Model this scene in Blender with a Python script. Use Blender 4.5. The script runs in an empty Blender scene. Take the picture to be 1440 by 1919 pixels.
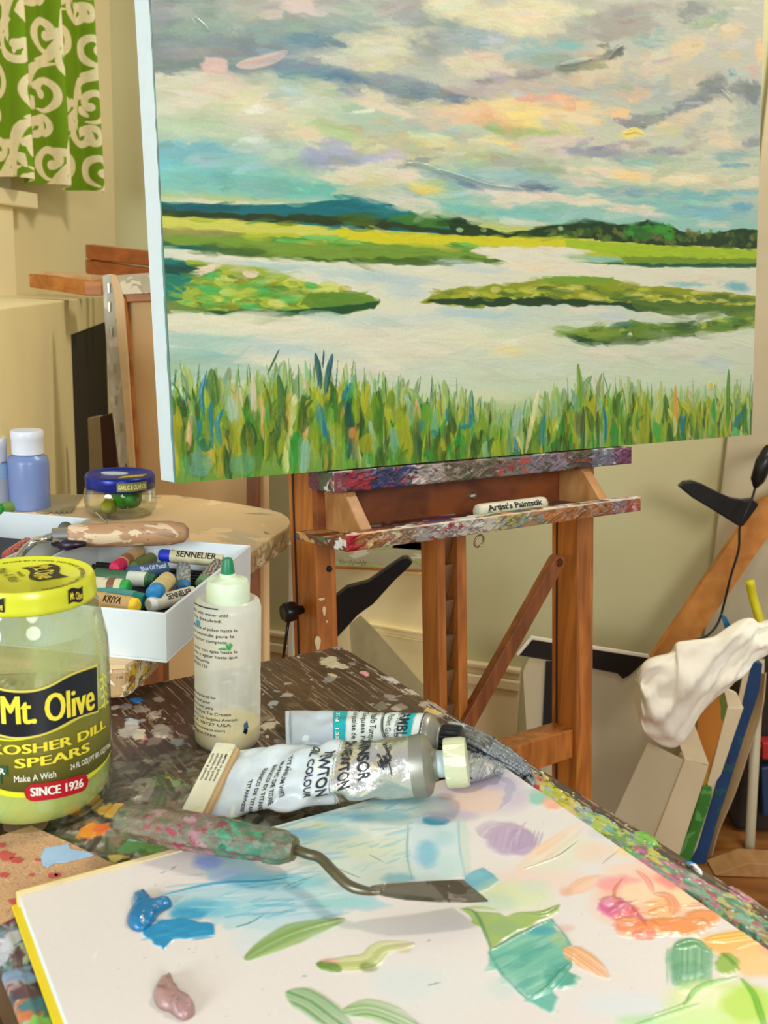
import bpy, bmesh, math, random
import numpy as np
from mathutils import Vector
random.seed(7)
RNG = np.random.default_rng(11)
sc = bpy.context.scene
COL = sc.collection
R_ = math.radians

# ------------------------------------------------------------------ camera
PITCH, ROLL, FOC, CAMZ = 12.9, 2.1, 1810.0, 1.05
cam_d = bpy.data.cameras.new('camera')
cam = bpy.data.objects.new('camera', cam_d)
COL.objects.link(cam)
sc.camera = cam
cam.location = (0, 0, CAMZ)
from mathutils import Matrix
CM = Matrix.Rotation(R_(90 - PITCH), 3, 'X') @ Matrix.Rotation(R_(ROLL), 3, 'Z')
cam.rotation_euler = CM.to_euler()
cam_d.sensor_fit = 'HORIZONTAL'
cam_d.sensor_width = 36
cam_d.lens = 36 * FOC / 1440
cam_d.clip_start = .02
cam_d.dof.use_dof = True
cam_d.dof.focus_distance = .78
cam_d.dof.aperture_fstop = 22
CMn = np.array(CM)

# ------------------------------------------------------------------ light and exposure
sc.view_settings.view_transform = 'Standard'
sc.view_settings.look = 'None'
sc.view_settings.gamma = 1
sc.view_settings.exposure = 0.0
w = bpy.data.worlds.new('world'); sc.world = w
w.use_nodes = True
w.node_tree.nodes['Background'].inputs[0].default_value = (.97, .99, 1.0, 1)
w.node_tree.nodes['Background'].inputs[1].default_value = .44

def area(name, loc, target, size, power, col):
    d = bpy.data.lights.new(name, 'AREA'); d.energy = power; d.color = col
    d.shape = 'DISK'; d.size = size
    o = bpy.data.objects.new(name, d); COL.objects.link(o)
    o.location = loc
    o.rotation_euler = (Vector(target) - Vector(loc)).to_track_quat('-Z', 'Y').to_euler()
    return o
area('ceiling_lamp_light', (.75, 1.30, 2.35), (.1, 1.1, .7), .28, 17, (1, .90, .74))
area('window_daylight', (-1.3, -1.1, 1.35), (.0, 1.2, .95), 1.0, 42, (.80, .92, 1))
area('front_fill_light', (.9, -1.5, 1.75), (.1, 1.4, .8), .9, 36, (1, .97, .93))  # added fill from behind the camera, brightens the surfaces that face it

# ------------------------------------------------------------------ helpers
def V(*a): return np.array(a, float)
def nrm(a): a = np.asarray(a, float); return a / np.linalg.norm(a)
def ray(px, py): return CMn @ V((px - 720) / FOC, -(py - 959.5) / FOC, -1)
C0 = V(0, 0, CAMZ)
def onz(px, py, z):
    d = ray(px, py); return C0 + d * ((z - CAMZ) / d[2])
def onpl(px, py, P, N):
    d = ray(px, py); return C0 + d * (np.dot(P - C0, N) / np.dot(d, N))
def aty(px, py, Y, k=0, m=0, z0=0):
    """point on the upright plane y = Y + k (z - z0) + m x"""
    N = V(-m, 1, -k); P = V(0, Y, z0); return onpl(px, py, P, N)
def s2l(c):
    c = np.asarray(c, float) / 255.0
    return np.where(c <= .04045, c / 12.92, ((c + .055) / 1.055) ** 2.4)
def L4(c, k=1.0):
    a = s2l(c) * k; return (float(a[0]), float(a[1]), float(a[2]), 1)

# ---- materials
MATS = {}
def _new(name):
    m = bpy.data.materials.new(name); m.use_nodes = True
    return m, m.node_tree, m.node_tree.nodes['Principled BSDF']
def mat(name, c, rough=.5, metal=0, var=.06, scale=30, bump=0, spec=.5, trans=0, coat=0, bscale=None, ior=1.45):
    if name in MATS: return MATS[name]
    m, nt, b = _new(name); N = nt.nodes; L = nt.links
    tc = N.new('ShaderNodeTexCoord')
    nz = N.new('ShaderNodeTexNoise'); nz.inputs['Scale'].default_value = scale; nz.inputs['Detail'].default_value = 4
    L.new(tc.outputs['Object'], nz.inputs['Vector'])
    mx = N.new('ShaderNodeMix'); mx.data_type = 'RGBA'
    a = np.array(c, float)
    mx.inputs[6].default_value = L4(np.clip(a * (1 - var), 0, 255)); mx.inputs[7].default_value = L4(np.clip(a * (1 + var), 0, 255))
    L.new(nz.outputs[0], mx.inputs[0]); L.new(mx.outputs[2], b.inputs['Base Color'])
    b.inputs['Roughness'].default_value = rough; b.inputs['Metallic'].default_value = metal
    b.inputs['Specular IOR Level'].default_value = spec; b.inputs['IOR'].default_value = ior
    b.inputs['Transmission Weight'].default_value = trans; b.inputs['Coat Weight'].default_value = coat
    if bump:
        n2 = N.new('ShaderNodeTexNoise'); n2.inputs['Scale'].default_value = bscale or scale * 4; n2.inputs['Detail'].default_value = 3
        L.new(tc.outputs['Object'], n2.inputs['Vector'])
        bp = N.new('ShaderNodeBump'); bp.inputs['Strength'].default_value = bump; bp.inputs['Distance'].default_value = .002
        L.new(n2.outputs[0], bp.inputs['Height']); L.new(bp.outputs[0], b.inputs['Normal'])
    MATS[name] = m
    return m
def wood(name, c1, c2, scale=(60, 60, 3), rough=.45, rot=(0, 0, 0), bump=.15):
    if name in MATS: return MATS[name]
    m, nt, b = _new(name); N = nt.nodes; L = nt.links
    tc = N.new('ShaderNodeTexCoord'); mp = N.new('ShaderNodeMapping')
    mp.inputs['Scale'].default_value = scale; mp.inputs['Rotation'].default_value = rot
    L.new(tc.outputs['Object'], mp.inputs['Vector'])
    nz = N.new('ShaderNodeTexNoise'); nz.inputs['Scale'].default_value = 1; nz.inputs['Detail'].default_value = 6; nz.inputs['Distortion'].default_value = .6
    L.new(mp.outputs[0], nz.inputs['Vector'])
    cr = N.new('ShaderNodeValToRGB'); cr.color_ramp.elements[0].position = .35; cr.color_ramp.elements[1].position = .65
    cr.color_ramp.elements[0].color = L4(c1); cr.color_ramp.elements[1].color = L4(c2)
    L.new(nz.outputs[0], cr.inputs[0]); L.new(cr.outputs[0], b.inputs['Base Color'])
    b.inputs['Roughness'].default_value = rough
    bp = N.new('ShaderNodeBump'); bp.inputs['Strength'].default_value = bump; bp.inputs['Distance'].default_value = .001
    L.new(nz.outputs[0], bp.inputs['Height']); L.new(bp.outputs[0], b.inputs['Normal'])
    MATS[name] = m
    return m
def splat(name, base, pal, cover=.56, scale=40, rough=.4, metal=0, bump=.5, base2=None, stretch=(1, 1, 1)):
    """a base colour spattered with dried paint of several colours"""
    if name in MATS: return MATS[name]
    m, nt, b = _new(name); N = nt.nodes; L = nt.links
    tc = N.new('ShaderNodeTexCoord'); mp = N.new('ShaderNodeMapping'); mp.inputs['Scale'].default_value = stretch
    L.new(tc.outputs['Object'], mp.inputs['Vector'])
    nz = N.new('ShaderNodeTexNoise'); nz.inputs['Scale'].default_value = scale * .7; nz.inputs['Detail'].default_value = 5
    L.new(mp.outputs[0], nz.inputs['Vector'])
    mx = N.new('ShaderNodeMix'); mx.data_type = 'RGBA'
    mx.inputs[6].default_value = L4(base); mx.inputs[7].default_value = L4(base2 if base2 is not None else np.array(base) * .75)
    L.new(nz.outputs[0], mx.inputs[0])
    cur = mx.outputs[2]; hs = nz.outputs[0]
    for i, c in enumerate(pal):
        t = N.new('ShaderNodeTexNoise'); t.noise_dimensions = '4D'
        t.inputs['W'].default_value = i * 3.7 + 1; t.inputs['Scale'].default_value = scale * (.7 + .25 * (i % 4)); t.inputs['Detail'].default_value = 3
        t.inputs['Distortion'].default_value = .8
        L.new(mp.outputs[0], t.inputs['Vector'])
        r = N.new('ShaderNodeMapRange'); th = cover if not isinstance(c[0], (tuple, list)) else c[1]
        cc = c if not isinstance(c[0], (tuple, list)) else c[0]
        r.inputs[1].default_value = th; r.inputs[2].default_value = th + .02
        L.new(t.outputs[0], r.inputs[0])
        x = N.new('ShaderNodeMix'); x.data_type = 'RGBA'; x.inputs[7].default_value = L4(cc)
        L.new(cur, x.inputs[6]); L.new(r.outputs[0], x.inputs[0]); cur = x.outputs[2]
        ad = N.new('ShaderNodeMath'); ad.operation = 'ADD'; L.new(hs, ad.inputs[0]); L.new(r.outputs[0], ad.inputs[1]); hs = ad.outputs[0]
    L.new(cur, b.inputs['Base Color'])
    b.inputs['Roughness'].default_value = rough; b.inputs['Metallic'].default_value = metal
    bp = N.new('ShaderNodeBump'); bp.inputs['Strength'].default_value = bump; bp.inputs['Distance'].default_value = .0008
    L.new(hs, bp.inputs['Height']); L.new(bp.outputs[0], b.inputs['Normal'])
    MATS[name] = m
    return m
def vcmat(name, rough=.4, spec=.5, coat=0, bump=0, bscale=900, wave=False, back=None):
    if name in MATS: return MATS[name]
    m, nt, b = _new(name); N = nt.nodes; L = nt.links
    a = N.new('ShaderNodeAttribute'); a.attribute_name = 'Col'
    L.new(a.outputs['Color'], b.inputs['Base Color'])
    b.inputs['Roughness'].default_value = rough; b.inputs['Specular IOR Level'].default_value = spec; b.inputs['Coat Weight'].default_value = coat
    if bump:
        tc = N.new('ShaderNodeTexCoord'); n2 = N.new('ShaderNodeTexNoise'); n2.inputs['Scale'].default_value = bscale
        L.new(tc.outputs['Object'], n2.inputs['Vector'])
        bp = N.new('ShaderNodeBump'); bp.inputs['Strength'].default_value = bump; bp.inputs['Distance'].default_value = .0006
        L.new(n2.outputs[0], bp.inputs['Height']); L.new(bp.outputs[0], b.inputs['Normal'])
    MATS[name] = m
    return m
def milky(name, c, clear=.4, rough=.35, var=.05):
    """cloudy see-through plastic or residue: diffuse and translucent mixed with transparent"""
    if name in MATS: return MATS[name]
    m = bpy.data.materials.new(name); m.use_nodes = True; nt = m.node_tree; N = nt.nodes; L = nt.links
    b = N['Principled BSDF']; out = N['Material Output']
    b.inputs['Base Color'].default_value = L4(c); b.inputs['Roughness'].default_value = rough
    tl = N.new('ShaderNodeBsdfTranslucent'); tl.inputs[0].default_value = L4(c)
    tr = N.new('ShaderNodeBsdfTransparent'); tr.inputs[0].default_value = (1, 1, 1, 1)
    m1 = N.new('ShaderNodeMixShader'); m1.inputs[0].default_value = .45
    L.new(b.outputs[0], m1.inputs[1]); L.new(tl.outputs[0], m1.inputs[2])
    m2 = N.new('ShaderNodeMixShader')
    tc = N.new('ShaderNodeTexCoord'); nz = N.new('ShaderNodeTexNoise'); nz.inputs['Scale'].default_value = 45; nz.inputs['Detail'].default_value = 4
    mp = N.new('ShaderNodeMapping'); mp.inputs['Scale'].default_value = (1, 1, .35)
    L.new(tc.outputs['Object'], mp.inputs[0]); L.new(mp.outputs[0], nz.inputs['Vector'])
    r = N.new('ShaderNodeMapRange'); r.inputs[1].default_value = .35; r.inputs[2].default_value = .65
    r.inputs[3].default_value = max(0, clear - var * 3); r.inputs[4].default_value = min(1, clear + var * 3)
    L.new(nz.outputs[0], r.inputs[0]); L.new(r.outputs[0], m2.inputs[0])
    L.new(m1.outputs[0], m2.inputs[1]); L.new(tr.outputs[0], m2.inputs[2])
    L.new(m2.outputs[0], out.inputs[0])
    MATS[name] = m
    return m
def glass(name, tint=(240, 245, 235)):
    """thin clear glass"""
    if name in MATS: return MATS[name]
    m = bpy.data.materials.new(name); m.use_nodes = True; nt = m.node_tree; N = nt.nodes; L = nt.links
    N.remove(N['Principled BSDF']); out = N['Material Output']
    tr = N.new('ShaderNodeBsdfTransparent'); tr.inputs[0].default_value = L4(tint)
    gl = N.new('ShaderNodeBsdfGlossy'); gl.inputs['Roughness'].default_value = .06
    lw = N.new('ShaderNodeLayerWeight'); lw.inputs[0].default_value = .35
    r = N.new('ShaderNodeMapRange'); r.inputs[3].default_value = .03; r.inputs[4].default_value = .75
    L.new(lw.outputs['Facing'], r.inputs[0])
    mx = N.new('ShaderNodeMixShader'); L.new(r.outputs[0], mx.inputs[0]); L.new(tr.outputs[0], mx.inputs[1]); L.new(gl.outputs[0], mx.inputs[2])
    L.new(mx.outputs[0], out.inputs[0])
    MATS[name] = m
    return m

# ---- objects
ORG = {}
def thing(name, label, cat, loc=(0, 0, 0), group=None):
    o = bpy.data.objects.new(name, None); COL.objects.link(o); o.location = tuple(map(float, loc)); o.empty_display_size = .02
    o['label'] = label; o['category'] = cat
    if group: o['group'] = group
    ORG[o.name] = np.array(loc, float)
    return o
def tag(o, label, cat, group=None, kind=None):
    if label: o['label'] = label
    if cat: o['category'] = cat
    if group: o['group'] = group
    if kind: o['kind'] = kind
    return o
class MB:
    def __init__(s): s.v = []; s.f = []; s.n = 0
    def add(s, vs, fs):
        vs = np.asarray(vs, float).reshape(-1, 3)
        s.v.append(vs); s.f += [tuple(int(i) + s.n for i in f) for f in fs]; s.n += len(vs); return s
    def box(s, c, ax, ay, az):
        c, ax, ay, az = map(lambda a: np.asarray(a, float), (c, ax, ay, az))
        vs = [c + i * ax + j * ay + k * az for i in (-1, 1) for j in (-1, 1) for k in (-1, 1)]
        return s.add(vs, [(0, 1, 3, 2), (4, 6, 7, 5), (0, 4, 5, 1), (2, 3, 7, 6), (0, 2, 6, 4), (1, 5, 7, 3)])
    def boxmm(s, a, b):
        a = np.array(a, float); b = np.array(b, float); h = (b - a) / 2
        return s.box((a + b) / 2, (h[0], 0, 0), (0, h[1], 0), (0, 0, h[2]))
    def fbox(s, fr, a, b):
        """box between local corners a and b of a frame"""
        a = np.array(a, float); b = np.array(b, float); h = (b - a) / 2; c = (a + b) / 2
        return s.box(fr.p(*c), fr.X * h[0], fr.Y * h[1], fr.Z * h[2])
    def prism(s, poly, ext):
        poly = np.asarray(poly, float); n = len(poly); ext = np.asarray(ext, float)
        vs = np.vstack([poly, poly + ext])
        fs = [tuple(range(n))[::-1], tuple(range(n, 2 * n))] + [(i, (i + 1) % n, n + (i + 1) % n, n + i) for i in range(n)]
        return s.add(vs, fs)
    def loft(s, rings, cap=True):
        n = len(rings[0]); fs = []
        for k in range(len(rings) - 1):
            for i in range(n):
                j = (i + 1) % n; fs.append((k * n + i, k * n + j, (k + 1) * n + j, (k + 1) * n + i))
        if cap: fs += [tuple(range(n))[::-1], tuple(range((len(rings) - 1) * n, len(rings) * n))]
        return s.add(np.vstack(rings), fs)
    def tube(s, path, r, n=12, cap=True):
        path = [np.asarray(p, float) for p in path]; rings = []
        up = V(0, 0, 1)
        for i, p in enumerate(path):
            t = nrm(path[min(i + 1, len(path) - 1)] - path[max(i - 1, 0)])
            if abs(t @ up) > .95: up = V(0, 1, 0) if i == 0 else up
            a = nrm(np.cross(t, up)); b = np.cross(a, t); up = b
            rr = r[i] if hasattr(r, '__len__') else r
            ra, rb = rr if hasattr(rr, '__len__') else (rr, rr)
            rings.append([p + a * ra * math.cos(q) + b * rb * math.sin(q) for q in np.linspace(0, 2 * math.pi, n, endpoint=False)])
        return s.loft(rings, cap)
    def lathe(s, o, prof, n=48, axis=(0, 0, 1), cap=True, rf=None):
        o = np.asarray(o, float); ax = nrm(axis); u = nrm(np.cross(ax, V(0, 1, 0.01))); v = np.cross(ax, u); rings = []
        for r, z in prof:
            rings.append([o + ax * z + (u * math.cos(q) + v * math.sin(q)) * (r * (rf(q, z) if rf else 1)) for q in np.linspace(0, 2 * math.pi, n, endpoint=False)])
        return s.loft(rings, cap)
    def grid(s, P):
        h, w = P.shape[:2]
        i = np.arange(h - 1)[:, None] * w + np.arange(w - 1)[None]
        f = np.stack([i, i + 1, i + w + 1, i + w], -1).reshape(-1, 4)
        s.v.append(P.reshape(-1, 3)); s.f += [tuple(x) for x in (f + s.n).tolist()]; s.n += h * w; return s
    def build(s, name, m, parent=None, smooth=False, bevel=0, recalc=True, colors=None, org=None, autosm=None):
        vs = np.vstack(s.v)
        if parent is not None: o0 = ORG[parent.name]
        else:
            lo, hi = vs.min(0), vs.max(0); o0 = V((lo[0] + hi[0]) / 2, (lo[1] + hi[1]) / 2, lo[2]) if org is None else np.array(org, float)
        me = bpy.data.meshes.new(name)
        me.from_pydata((vs - o0).tolist(), [], s.f)
        if recalc:
            bm = bmesh.new(); bm.from_mesh(me); bmesh.ops.recalc_face_normals(bm, faces=bm.faces); bm.to_mesh(me); bm.free()
        if colors is not None:
            at = me.color_attributes.new('Col', 'FLOAT_COLOR', 'POINT')
            c4 = np.ones((len(vs), 4), np.float32); c4[:, :3] = colors.reshape(-1, 3)
            at.data.foreach_set('color', c4.ravel())
        if smooth or autosm: me.polygons.foreach_set('use_smooth', [True] * len(me.polygons))
        if m: me.materials.append(m)
        o = bpy.data.objects.new(name, me); COL.objects.link(o)
        if parent is not None: o.parent = parent; ORG[o.name] = o0
        else: o.location = tuple(map(float, o0)); ORG[o.name] = o0
        if parent is not None and parent.type == 'MESH': pass
        if bevel:
            b = o.modifiers.new('bevel', 'BEVEL'); b.width = bevel; b.segments = 2; b.limit_method = 'ANGLE'; b.angle_limit = R_(40)
        if autosm:
            try:
                me.set_sharp_from_angle(angle=R_(autosm))
            except Exception: pass
        return o
def gridobj(name, P, m, parent=None, colors=None, smooth=True):
    """fast dense grid"""
    h, w = P.shape[:2]
    i = (np.arange(h - 1)[:, None] * w + np.arange(w - 1)[None]).astype(np.int32)
    f = np.stack([i, i + 1, i + w + 1, i + w], -1).reshape(-1, 4)
    me = bpy.data.meshes.new(name); nf = len(f)
    o0 = ORG[parent.name] if parent is not None else V(*(P.reshape(-1, 3).mean(0)))
    me.vertices.add(h * w); me.vertices.foreach_set('co', (P.reshape(-1, 3) - o0).astype(np.float32).ravel())
    me.loops.add(nf * 4); me.loops.foreach_set('vertex_index', f.ravel())
    me.polygons.add(nf); me.polygons.foreach_set('loop_start', np.arange(nf, dtype=np.int32) * 4)
    me.polygons.foreach_set('use_smooth', np.full(nf, smooth))
    me.update(calc_edges=True)
    if colors is not None:
        at = me.color_attributes.new('Col', 'FLOAT_COLOR', 'POINT')
        c4 = np.ones((h * w, 4), np.float32); c4[:, :3] = colors.reshape(-1, 3); at.data.foreach_set('color', c4.ravel())
    me.materials.append(m)
    o = bpy.data.objects.new(name, me); COL.objects.link(o)
    if parent is not None: o.parent = parent
    else: o.location = tuple(map(float, o0))
    ORG[o.name] = o0
    return o
class Fr:
    def __init__(s, O, X, Y, Z): s.O = np.asarray(O, float); s.X = nrm(X); s.Y = nrm(Y); s.Z = nrm(Z)
    def p(s, a, b, c=0): return s.O + s.X * a + s.Y * b + s.Z * c
    def inv(s, P): d = np.asarray(P) - s.O; return V(d @ s.X, d @ s.Y, d @ s.Z)
def catmull(P, n=8):
    P = [np.asarray(p, float) for p in P]; out = []
    Q = [2 * P[0] - P[1]] + P + [2 * P[-1] - P[-2]]
    for i in range(1, len(Q) - 2):
        for t in np.linspace(0, 1, n, endpoint=False):
            a, b, c, d = Q[i - 1:i + 3]
            out.append(.5 * ((2 * b) + (-a + c) * t + (2 * a - 5 * b + 4 * c - d) * t * t + (-a + 3 * b - 3 * c + d) * t ** 3))
    out.append(P[-1]); return out

# ---- lettering: real flat or wrapped glyph meshes
_tc = {}
def glyphs(body, size=1.0, bold=0.0, sx=1.0, seg=.25, align='CENTER', sp=1.0, shear=0):
    key = (body, bold, seg, sp, shear)
    if key not in _tc:
        cu = bpy.data.curves.new('t', 'FONT'); cu.body = body; cu.size = 1; cu.offset = bold; cu.resolution_u = 3; cu.space_character = sp; cu.shear = shear
        cu.fill_mode = 'BOTH'
        o = bpy.data.objects.new('t', cu); COL.objects.link(o)
        dg = bpy.context.evaluated_depsgraph_get(); dg.update()
        me = bpy.data.meshes.new_from_object(o.evaluated_get(dg))
        bm = bmesh.new(); bm.from_mesh(me); bmesh.ops.remove_doubles(bm, verts=bm.verts, dist=1e-4)
        bmesh.ops.triangulate(bm, faces=bm.faces)
        for _ in range(3):
            es = [e for e in bm.edges if e.calc_length() > seg]
            if not es: break
            bmesh.ops.subdivide_edges(bm, edges=es, cuts=1)
            bmesh.ops.triangulate(bm, faces=[f for f in bm.faces if len(f.verts) > 3])
        vs = np.array([v.co[:2] for v in bm.verts]) if len(bm.verts) else np.zeros((0, 2)); fs = [tuple(v.index for v in f.verts) for f in bm.faces]
        bm.free(); bpy.data.meshes.remove(me); bpy.data.objects.remove(o); bpy.data.curves.remove(cu)
        _tc[key] = (vs, fs)
    vs, fs = _tc[key]
    vs = vs.copy()
    x0, x1 = vs[:, 0].min(), vs[:, 0].max()
    off = {'CENTER': (x0 + x1) / 2, 'LEFT': x0, 'RIGHT': x1}[align]
    vs[:, 0] = (vs[:, 0] - off) * sx
    return vs * size, fs
def fit_text(mb, body, cx, cy, width, height, fn, bold=0.0, rot=0, fat=0, **k):
    """centre text on (cx, cy) scaled to a width and a cap height; fn maps 2-D to 3-D"""
    vs, fs = glyphs(body, 1, bold, **k)
    w0 = vs[:, 0].max() - vs[:, 0].min(); y0 = min(0, vs[:, 1].min() * 0); h0 = .72
    sx = width / w0 if width else height / h0; sy = height / h0
    a = vs[:, 0] * sx; b = (vs[:, 1] - h0 / 2) * sy
    c, s = math.cos(rot), math.sin(rot)
    for o_ in ((0,) if not fat else (-fat, -fat / 3, fat / 3, fat)):
        P = np.array([fn(cx + (x + o_) * c - y * s, cy + x * s + y * c) for x, y in zip(a, b)]); mb.add(P, fs)

# ---- brush painting on a height-and-colour grid
def noise1(n, seed, sm=1):
    r = np.random.default_rng(seed); a = r.random(n)
    for _ in range(sm): a = (a + np.roll(a, 1) + np.roll(a, -1)) / 3
    a -= a.min(); return a / max(a.max(), 1e-6)
def noise2(h, w, cell, seed, oct=3, asp=1.0):
    r = np.random.default_rng(seed); out = np.zeros((h, w)); amp = 1; tot = 0
    for o in range(oct):
        cy = max(1.5, cell / 2 ** o); cx = max(1.5, cell * asp / 2 ** o)
        gh, gw = int(h / cy) + 3, int(w / cx) + 3
        g = r.random((gh, gw)); yy = np.arange(h) / cy; xx = np.arange(w) / cx
        yi = yy.astype(int); xi = xx.astype(int); fy = (yy - yi)[:, None]; fx = (xx - xi)[None]
        fy = fy * fy * (3 - 2 * fy); fx = fx * fx * (3 - 2 * fx)
        a = g[yi][:, xi]; b = g[yi][:, xi + 1]; c = g[yi + 1][:, xi]; d = g[yi + 1][:, xi + 1]
        out += amp * ((a * (1 - fx) + b * fx) * (1 - fy) + (c * (1 - fx) + d * fx) * fy); tot += amp; amp *= .5
    return out / tot
class Paint:
    def __init__(s, h, w, base=(255, 255, 255)):
        s.h, s.w = h, w; s.C = np.tile(np.array(base, np.float32), (h, w, 1)); s.H = np.zeros((h, w), np.float32); s.k = 0
    def blob(s, x, y, rx, ry, col, a=1, rot=0, edge=.5, rag=.35, h=0):
        s.k += 1; R = max(rx, ry) * 1.5 + 2
        x0, x1 = int(max(0, x - R)), int(min(s.w, x + R + 1)); y0, y1 = int(max(0, y - R)), int(min(s.h, y + R + 1))
        if x1 <= x0 or y1 <= y0: return
        Y, X = np.mgrid[y0:y1, x0:x1].astype(np.float32); c, q = math.cos(rot), math.sin(rot)
        dx, dy = X - x, Y - y; u = (dx * c + dy * q) / rx; v = (-dx * q + dy * c) / ry
        r = np.sqrt(u * u + v * v)
        n = noise2(y1 - y0, x1 - x0, max(3, ry * .5), s.k * 7 + 3, 3, min(4, max(1, rx / ry * .6))) - .5
        r = r + n * rag * 2
        m = np.clip((1.0 - r) / max(edge, .02), 0, 1); m = m * m * (3 - 2 * m) * a
        s.C[y0:y1, x0:x1] = s.C[y0:y1, x0:x1] * (1 - m[..., None]) + np.array(col, np.float32) * m[..., None]
        if h: s.H[y0:y1, x0:x1] += h * m * (.7 + n)
    def poly(s, P, col, a=1, rag=3, soft=1.2, h=0, cell=8, asp=2):
        s.k += 1; P = np.array(P, float); pad = rag * 2 + 3
        x0, x1 = int(max(0, P[:, 0].min() - pad)), int(min(s.w, P[:, 0].max() + pad + 1)); y0, y1 = int(max(0, P[:, 1].min() - pad)), int(min(s.h, P[:, 1].max() + pad + 1))
        if x1 <= x0 or y1 <= y0: return
        Y, X = np.mgrid[y0:y1, x0:x1].astype(np.float32)
        n = (noise2(y1 - y0, x1 - x0, cell, s.k * 5 + 1, 2, asp) - .5) * 2 * rag
        n2 = (noise2(y1 - y0, x1 - x0, cell, s.k * 5 + 2, 2, asp) - .5) * 2 * rag
        X = X + n; Y = Y + n2
        ins = np.zeros(X.shape, bool); dm = np.full(X.shape, 1e9)
        for i in range(len(P)):
            a0, b0 = P[i], P[(i + 1) % len(P)]
            cnd = ((a0[1] > Y) != (b0[1] > Y))
            with np.errstate(divide='ignore', invalid='ignore'):
                xi = (b0[0] - a0[0]) * (Y - a0[1]) / (b0[1] - a0[1] + 1e-12) + a0[0]
            ins ^= cnd & (X < xi)
            d = b0 - a0; L2 = d @ d + 1e-9; t = np.clip(((X - a0[0]) * d[0] + (Y - a0[1]) * d[1]) / L2, 0, 1)
            dm = np.minimum(dm, np.hypot(X - a0[0] - t * d[0], Y - a0[1] - t * d[1]))
        sd = np.where(ins, dm, -dm); m = np.clip(sd / soft + .5, 0, 1) * a
        s.C[y0:y1, x0:x1] = s.C[y0:y1, x0:x1] * (1 - m[..., None]) + np.array(col, np.float32) * m[..., None]
        if h: s.H[y0:y1, x0:x1] += h * m
    def stroke(s, P, wd, col, a=1, tap=(.25, .35), streak=.35, soft=.3, h=0, var=10, dry=.3, smooth=True, rid=.3, col2=None):
        s.k += 1
        P = np.array(catmull(P, 4) if (smooth and len(P) > 2) else P, float)
        pad = wd + 2
        x0, x1 = int(max(0, P[:, 0].min() - pad)), int(min(s.w, P[:, 0].max() + pad + 1)); y0, y1 = int(max(0, P[:, 1].min() - pad)), int(min(s.h, P[:, 1].max() + pad + 1))
        if x1 <= x0 or y1 <= y0: return
        Y, X = np.mgrid[y0:y1, x0:x1].astype(np.float32)
        bd = np.full(X.shape, 1e9, np.float32); bt = np.zeros_like(X); bc = np.zeros_like(X)
        seg = np.hypot(*(P[1:] - P[:-1]).T); cum = np.concatenate([[0], np.cumsum(seg)]); T = max(cum[-1], 1e-6)
        for i in range(len(P) - 1):
            d = P[i + 1] - P[i]; L2 = d @ d + 1e-9; ax = X - P[i][0]; ay = Y - P[i][1]
            t = np.clip((ax * d[0] + ay * d[1]) / L2, 0, 1); dist = np.hypot(ax - t * d[0], ay - t * d[1])
            cr = (ax * d[1] - ay * d[0]) / math.sqrt(L2)
            u = dist < bd; bd[u] = dist[u]; bt[u] = ((cum[i] + t * seg[i]) / T)[u]; bc[u] = cr[u]
        pr = np.ones_like(bt)
        if tap[0] > 0: pr *= np.clip(bt / tap[0], 0, 1) ** .5 * .999 + .001
        if tap[1] > 0: pr *= np.clip((1 - bt) / tap[1], 0, 1) ** .5 * .999 + .001
        W = wd * pr; r = bd / np.maximum(W, .01)
        m = np.clip((1 - r) / soft, 0, 1)
        nb = max(8, int(wd * 2.2)); b1 = noise1(nb, s.k * 13 + 5, 1)
        ix = np.clip(((bc / max(wd, .1)) * .5 + .5) * (nb - 1), 0, nb - 1).astype(int); br = b1[ix]
        g = noise2(X.shape[0], X.shape[1], 4, s.k * 3 + 9, 2)
        al = m * a * (1 - streak * br * (.4 + .6 * bt))
        if dry: al *= np.clip(1 - dry * 2.2 * np.clip(bt - .55, 0, 1) * (br + g), 0, 1)
        al = np.clip(al, 0, 1)
        c = np.array(col, np.float32)
        if col2 is not None: c = c * (1 - br[..., None]) + np.array(col2, np.float32) * br[..., None]
        cc = c + ((br - .5) * 2 * var)[..., None]
        s.C[y0:y1, x0:x1] = s.C[y0:y1, x0:x1] * (1 - al[..., None]) + cc * al[..., None]
        if h: s.H[y0:y1, x0:x1] = s.H[y0:y1, x0:x1] * (1 - al * .6) + h * al * ((1 - rid) + rid * 2 * (1 - br))
    def lin(s, k=1.0):
        c = np.clip(s.C, 0, 255) / 255.0
        return (np.where(c <= .04045, c / 12.92, ((c + .055) / 1.055) ** 2.4) * k).astype(np.float32)

# ================================================================== the room
TZ = .75
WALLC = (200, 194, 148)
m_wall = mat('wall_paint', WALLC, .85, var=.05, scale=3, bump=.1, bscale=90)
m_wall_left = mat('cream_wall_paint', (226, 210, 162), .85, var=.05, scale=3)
m_trim = mat('cream_trim_paint', (232, 216, 170), .5, var=.03, scale=6)
def struct(o): o['kind'] = 'structure'; return o
wd_ = nrm(V(.952, -.305, 0)); wn_ = V(-wd_[1], wd_[0], 0) * -1      # wall direction, normal towards the camera
if wn_[1] > 0: wn_ = -wn_
WP = V(.233, 2.15, 0)
WF = Fr(WP, wd_, -wn_, V(0, 0, 1))                                  # x along the wall, y into the wall
cor = WF.inv(V(-.68, 2.442, 0))[0]
struct(MB().fbox(WF, (cor - .1, 0, 0), (1.6, .1, 2.6)).build('wall_back', m_wall))
CORP = WF.p(cor, 0, 0)
LF = Fr(CORP, nrm(V(-.305, -.952, 0)), nrm(V(-.952, .305, 0)), V(0, 0, 1))   # x towards the camera, y into the wall
struct(MB().fbox(LF, (-.1, 0, 0), (2.9, .1, 2.6)).build('wall_left', m_wall_left))
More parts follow.
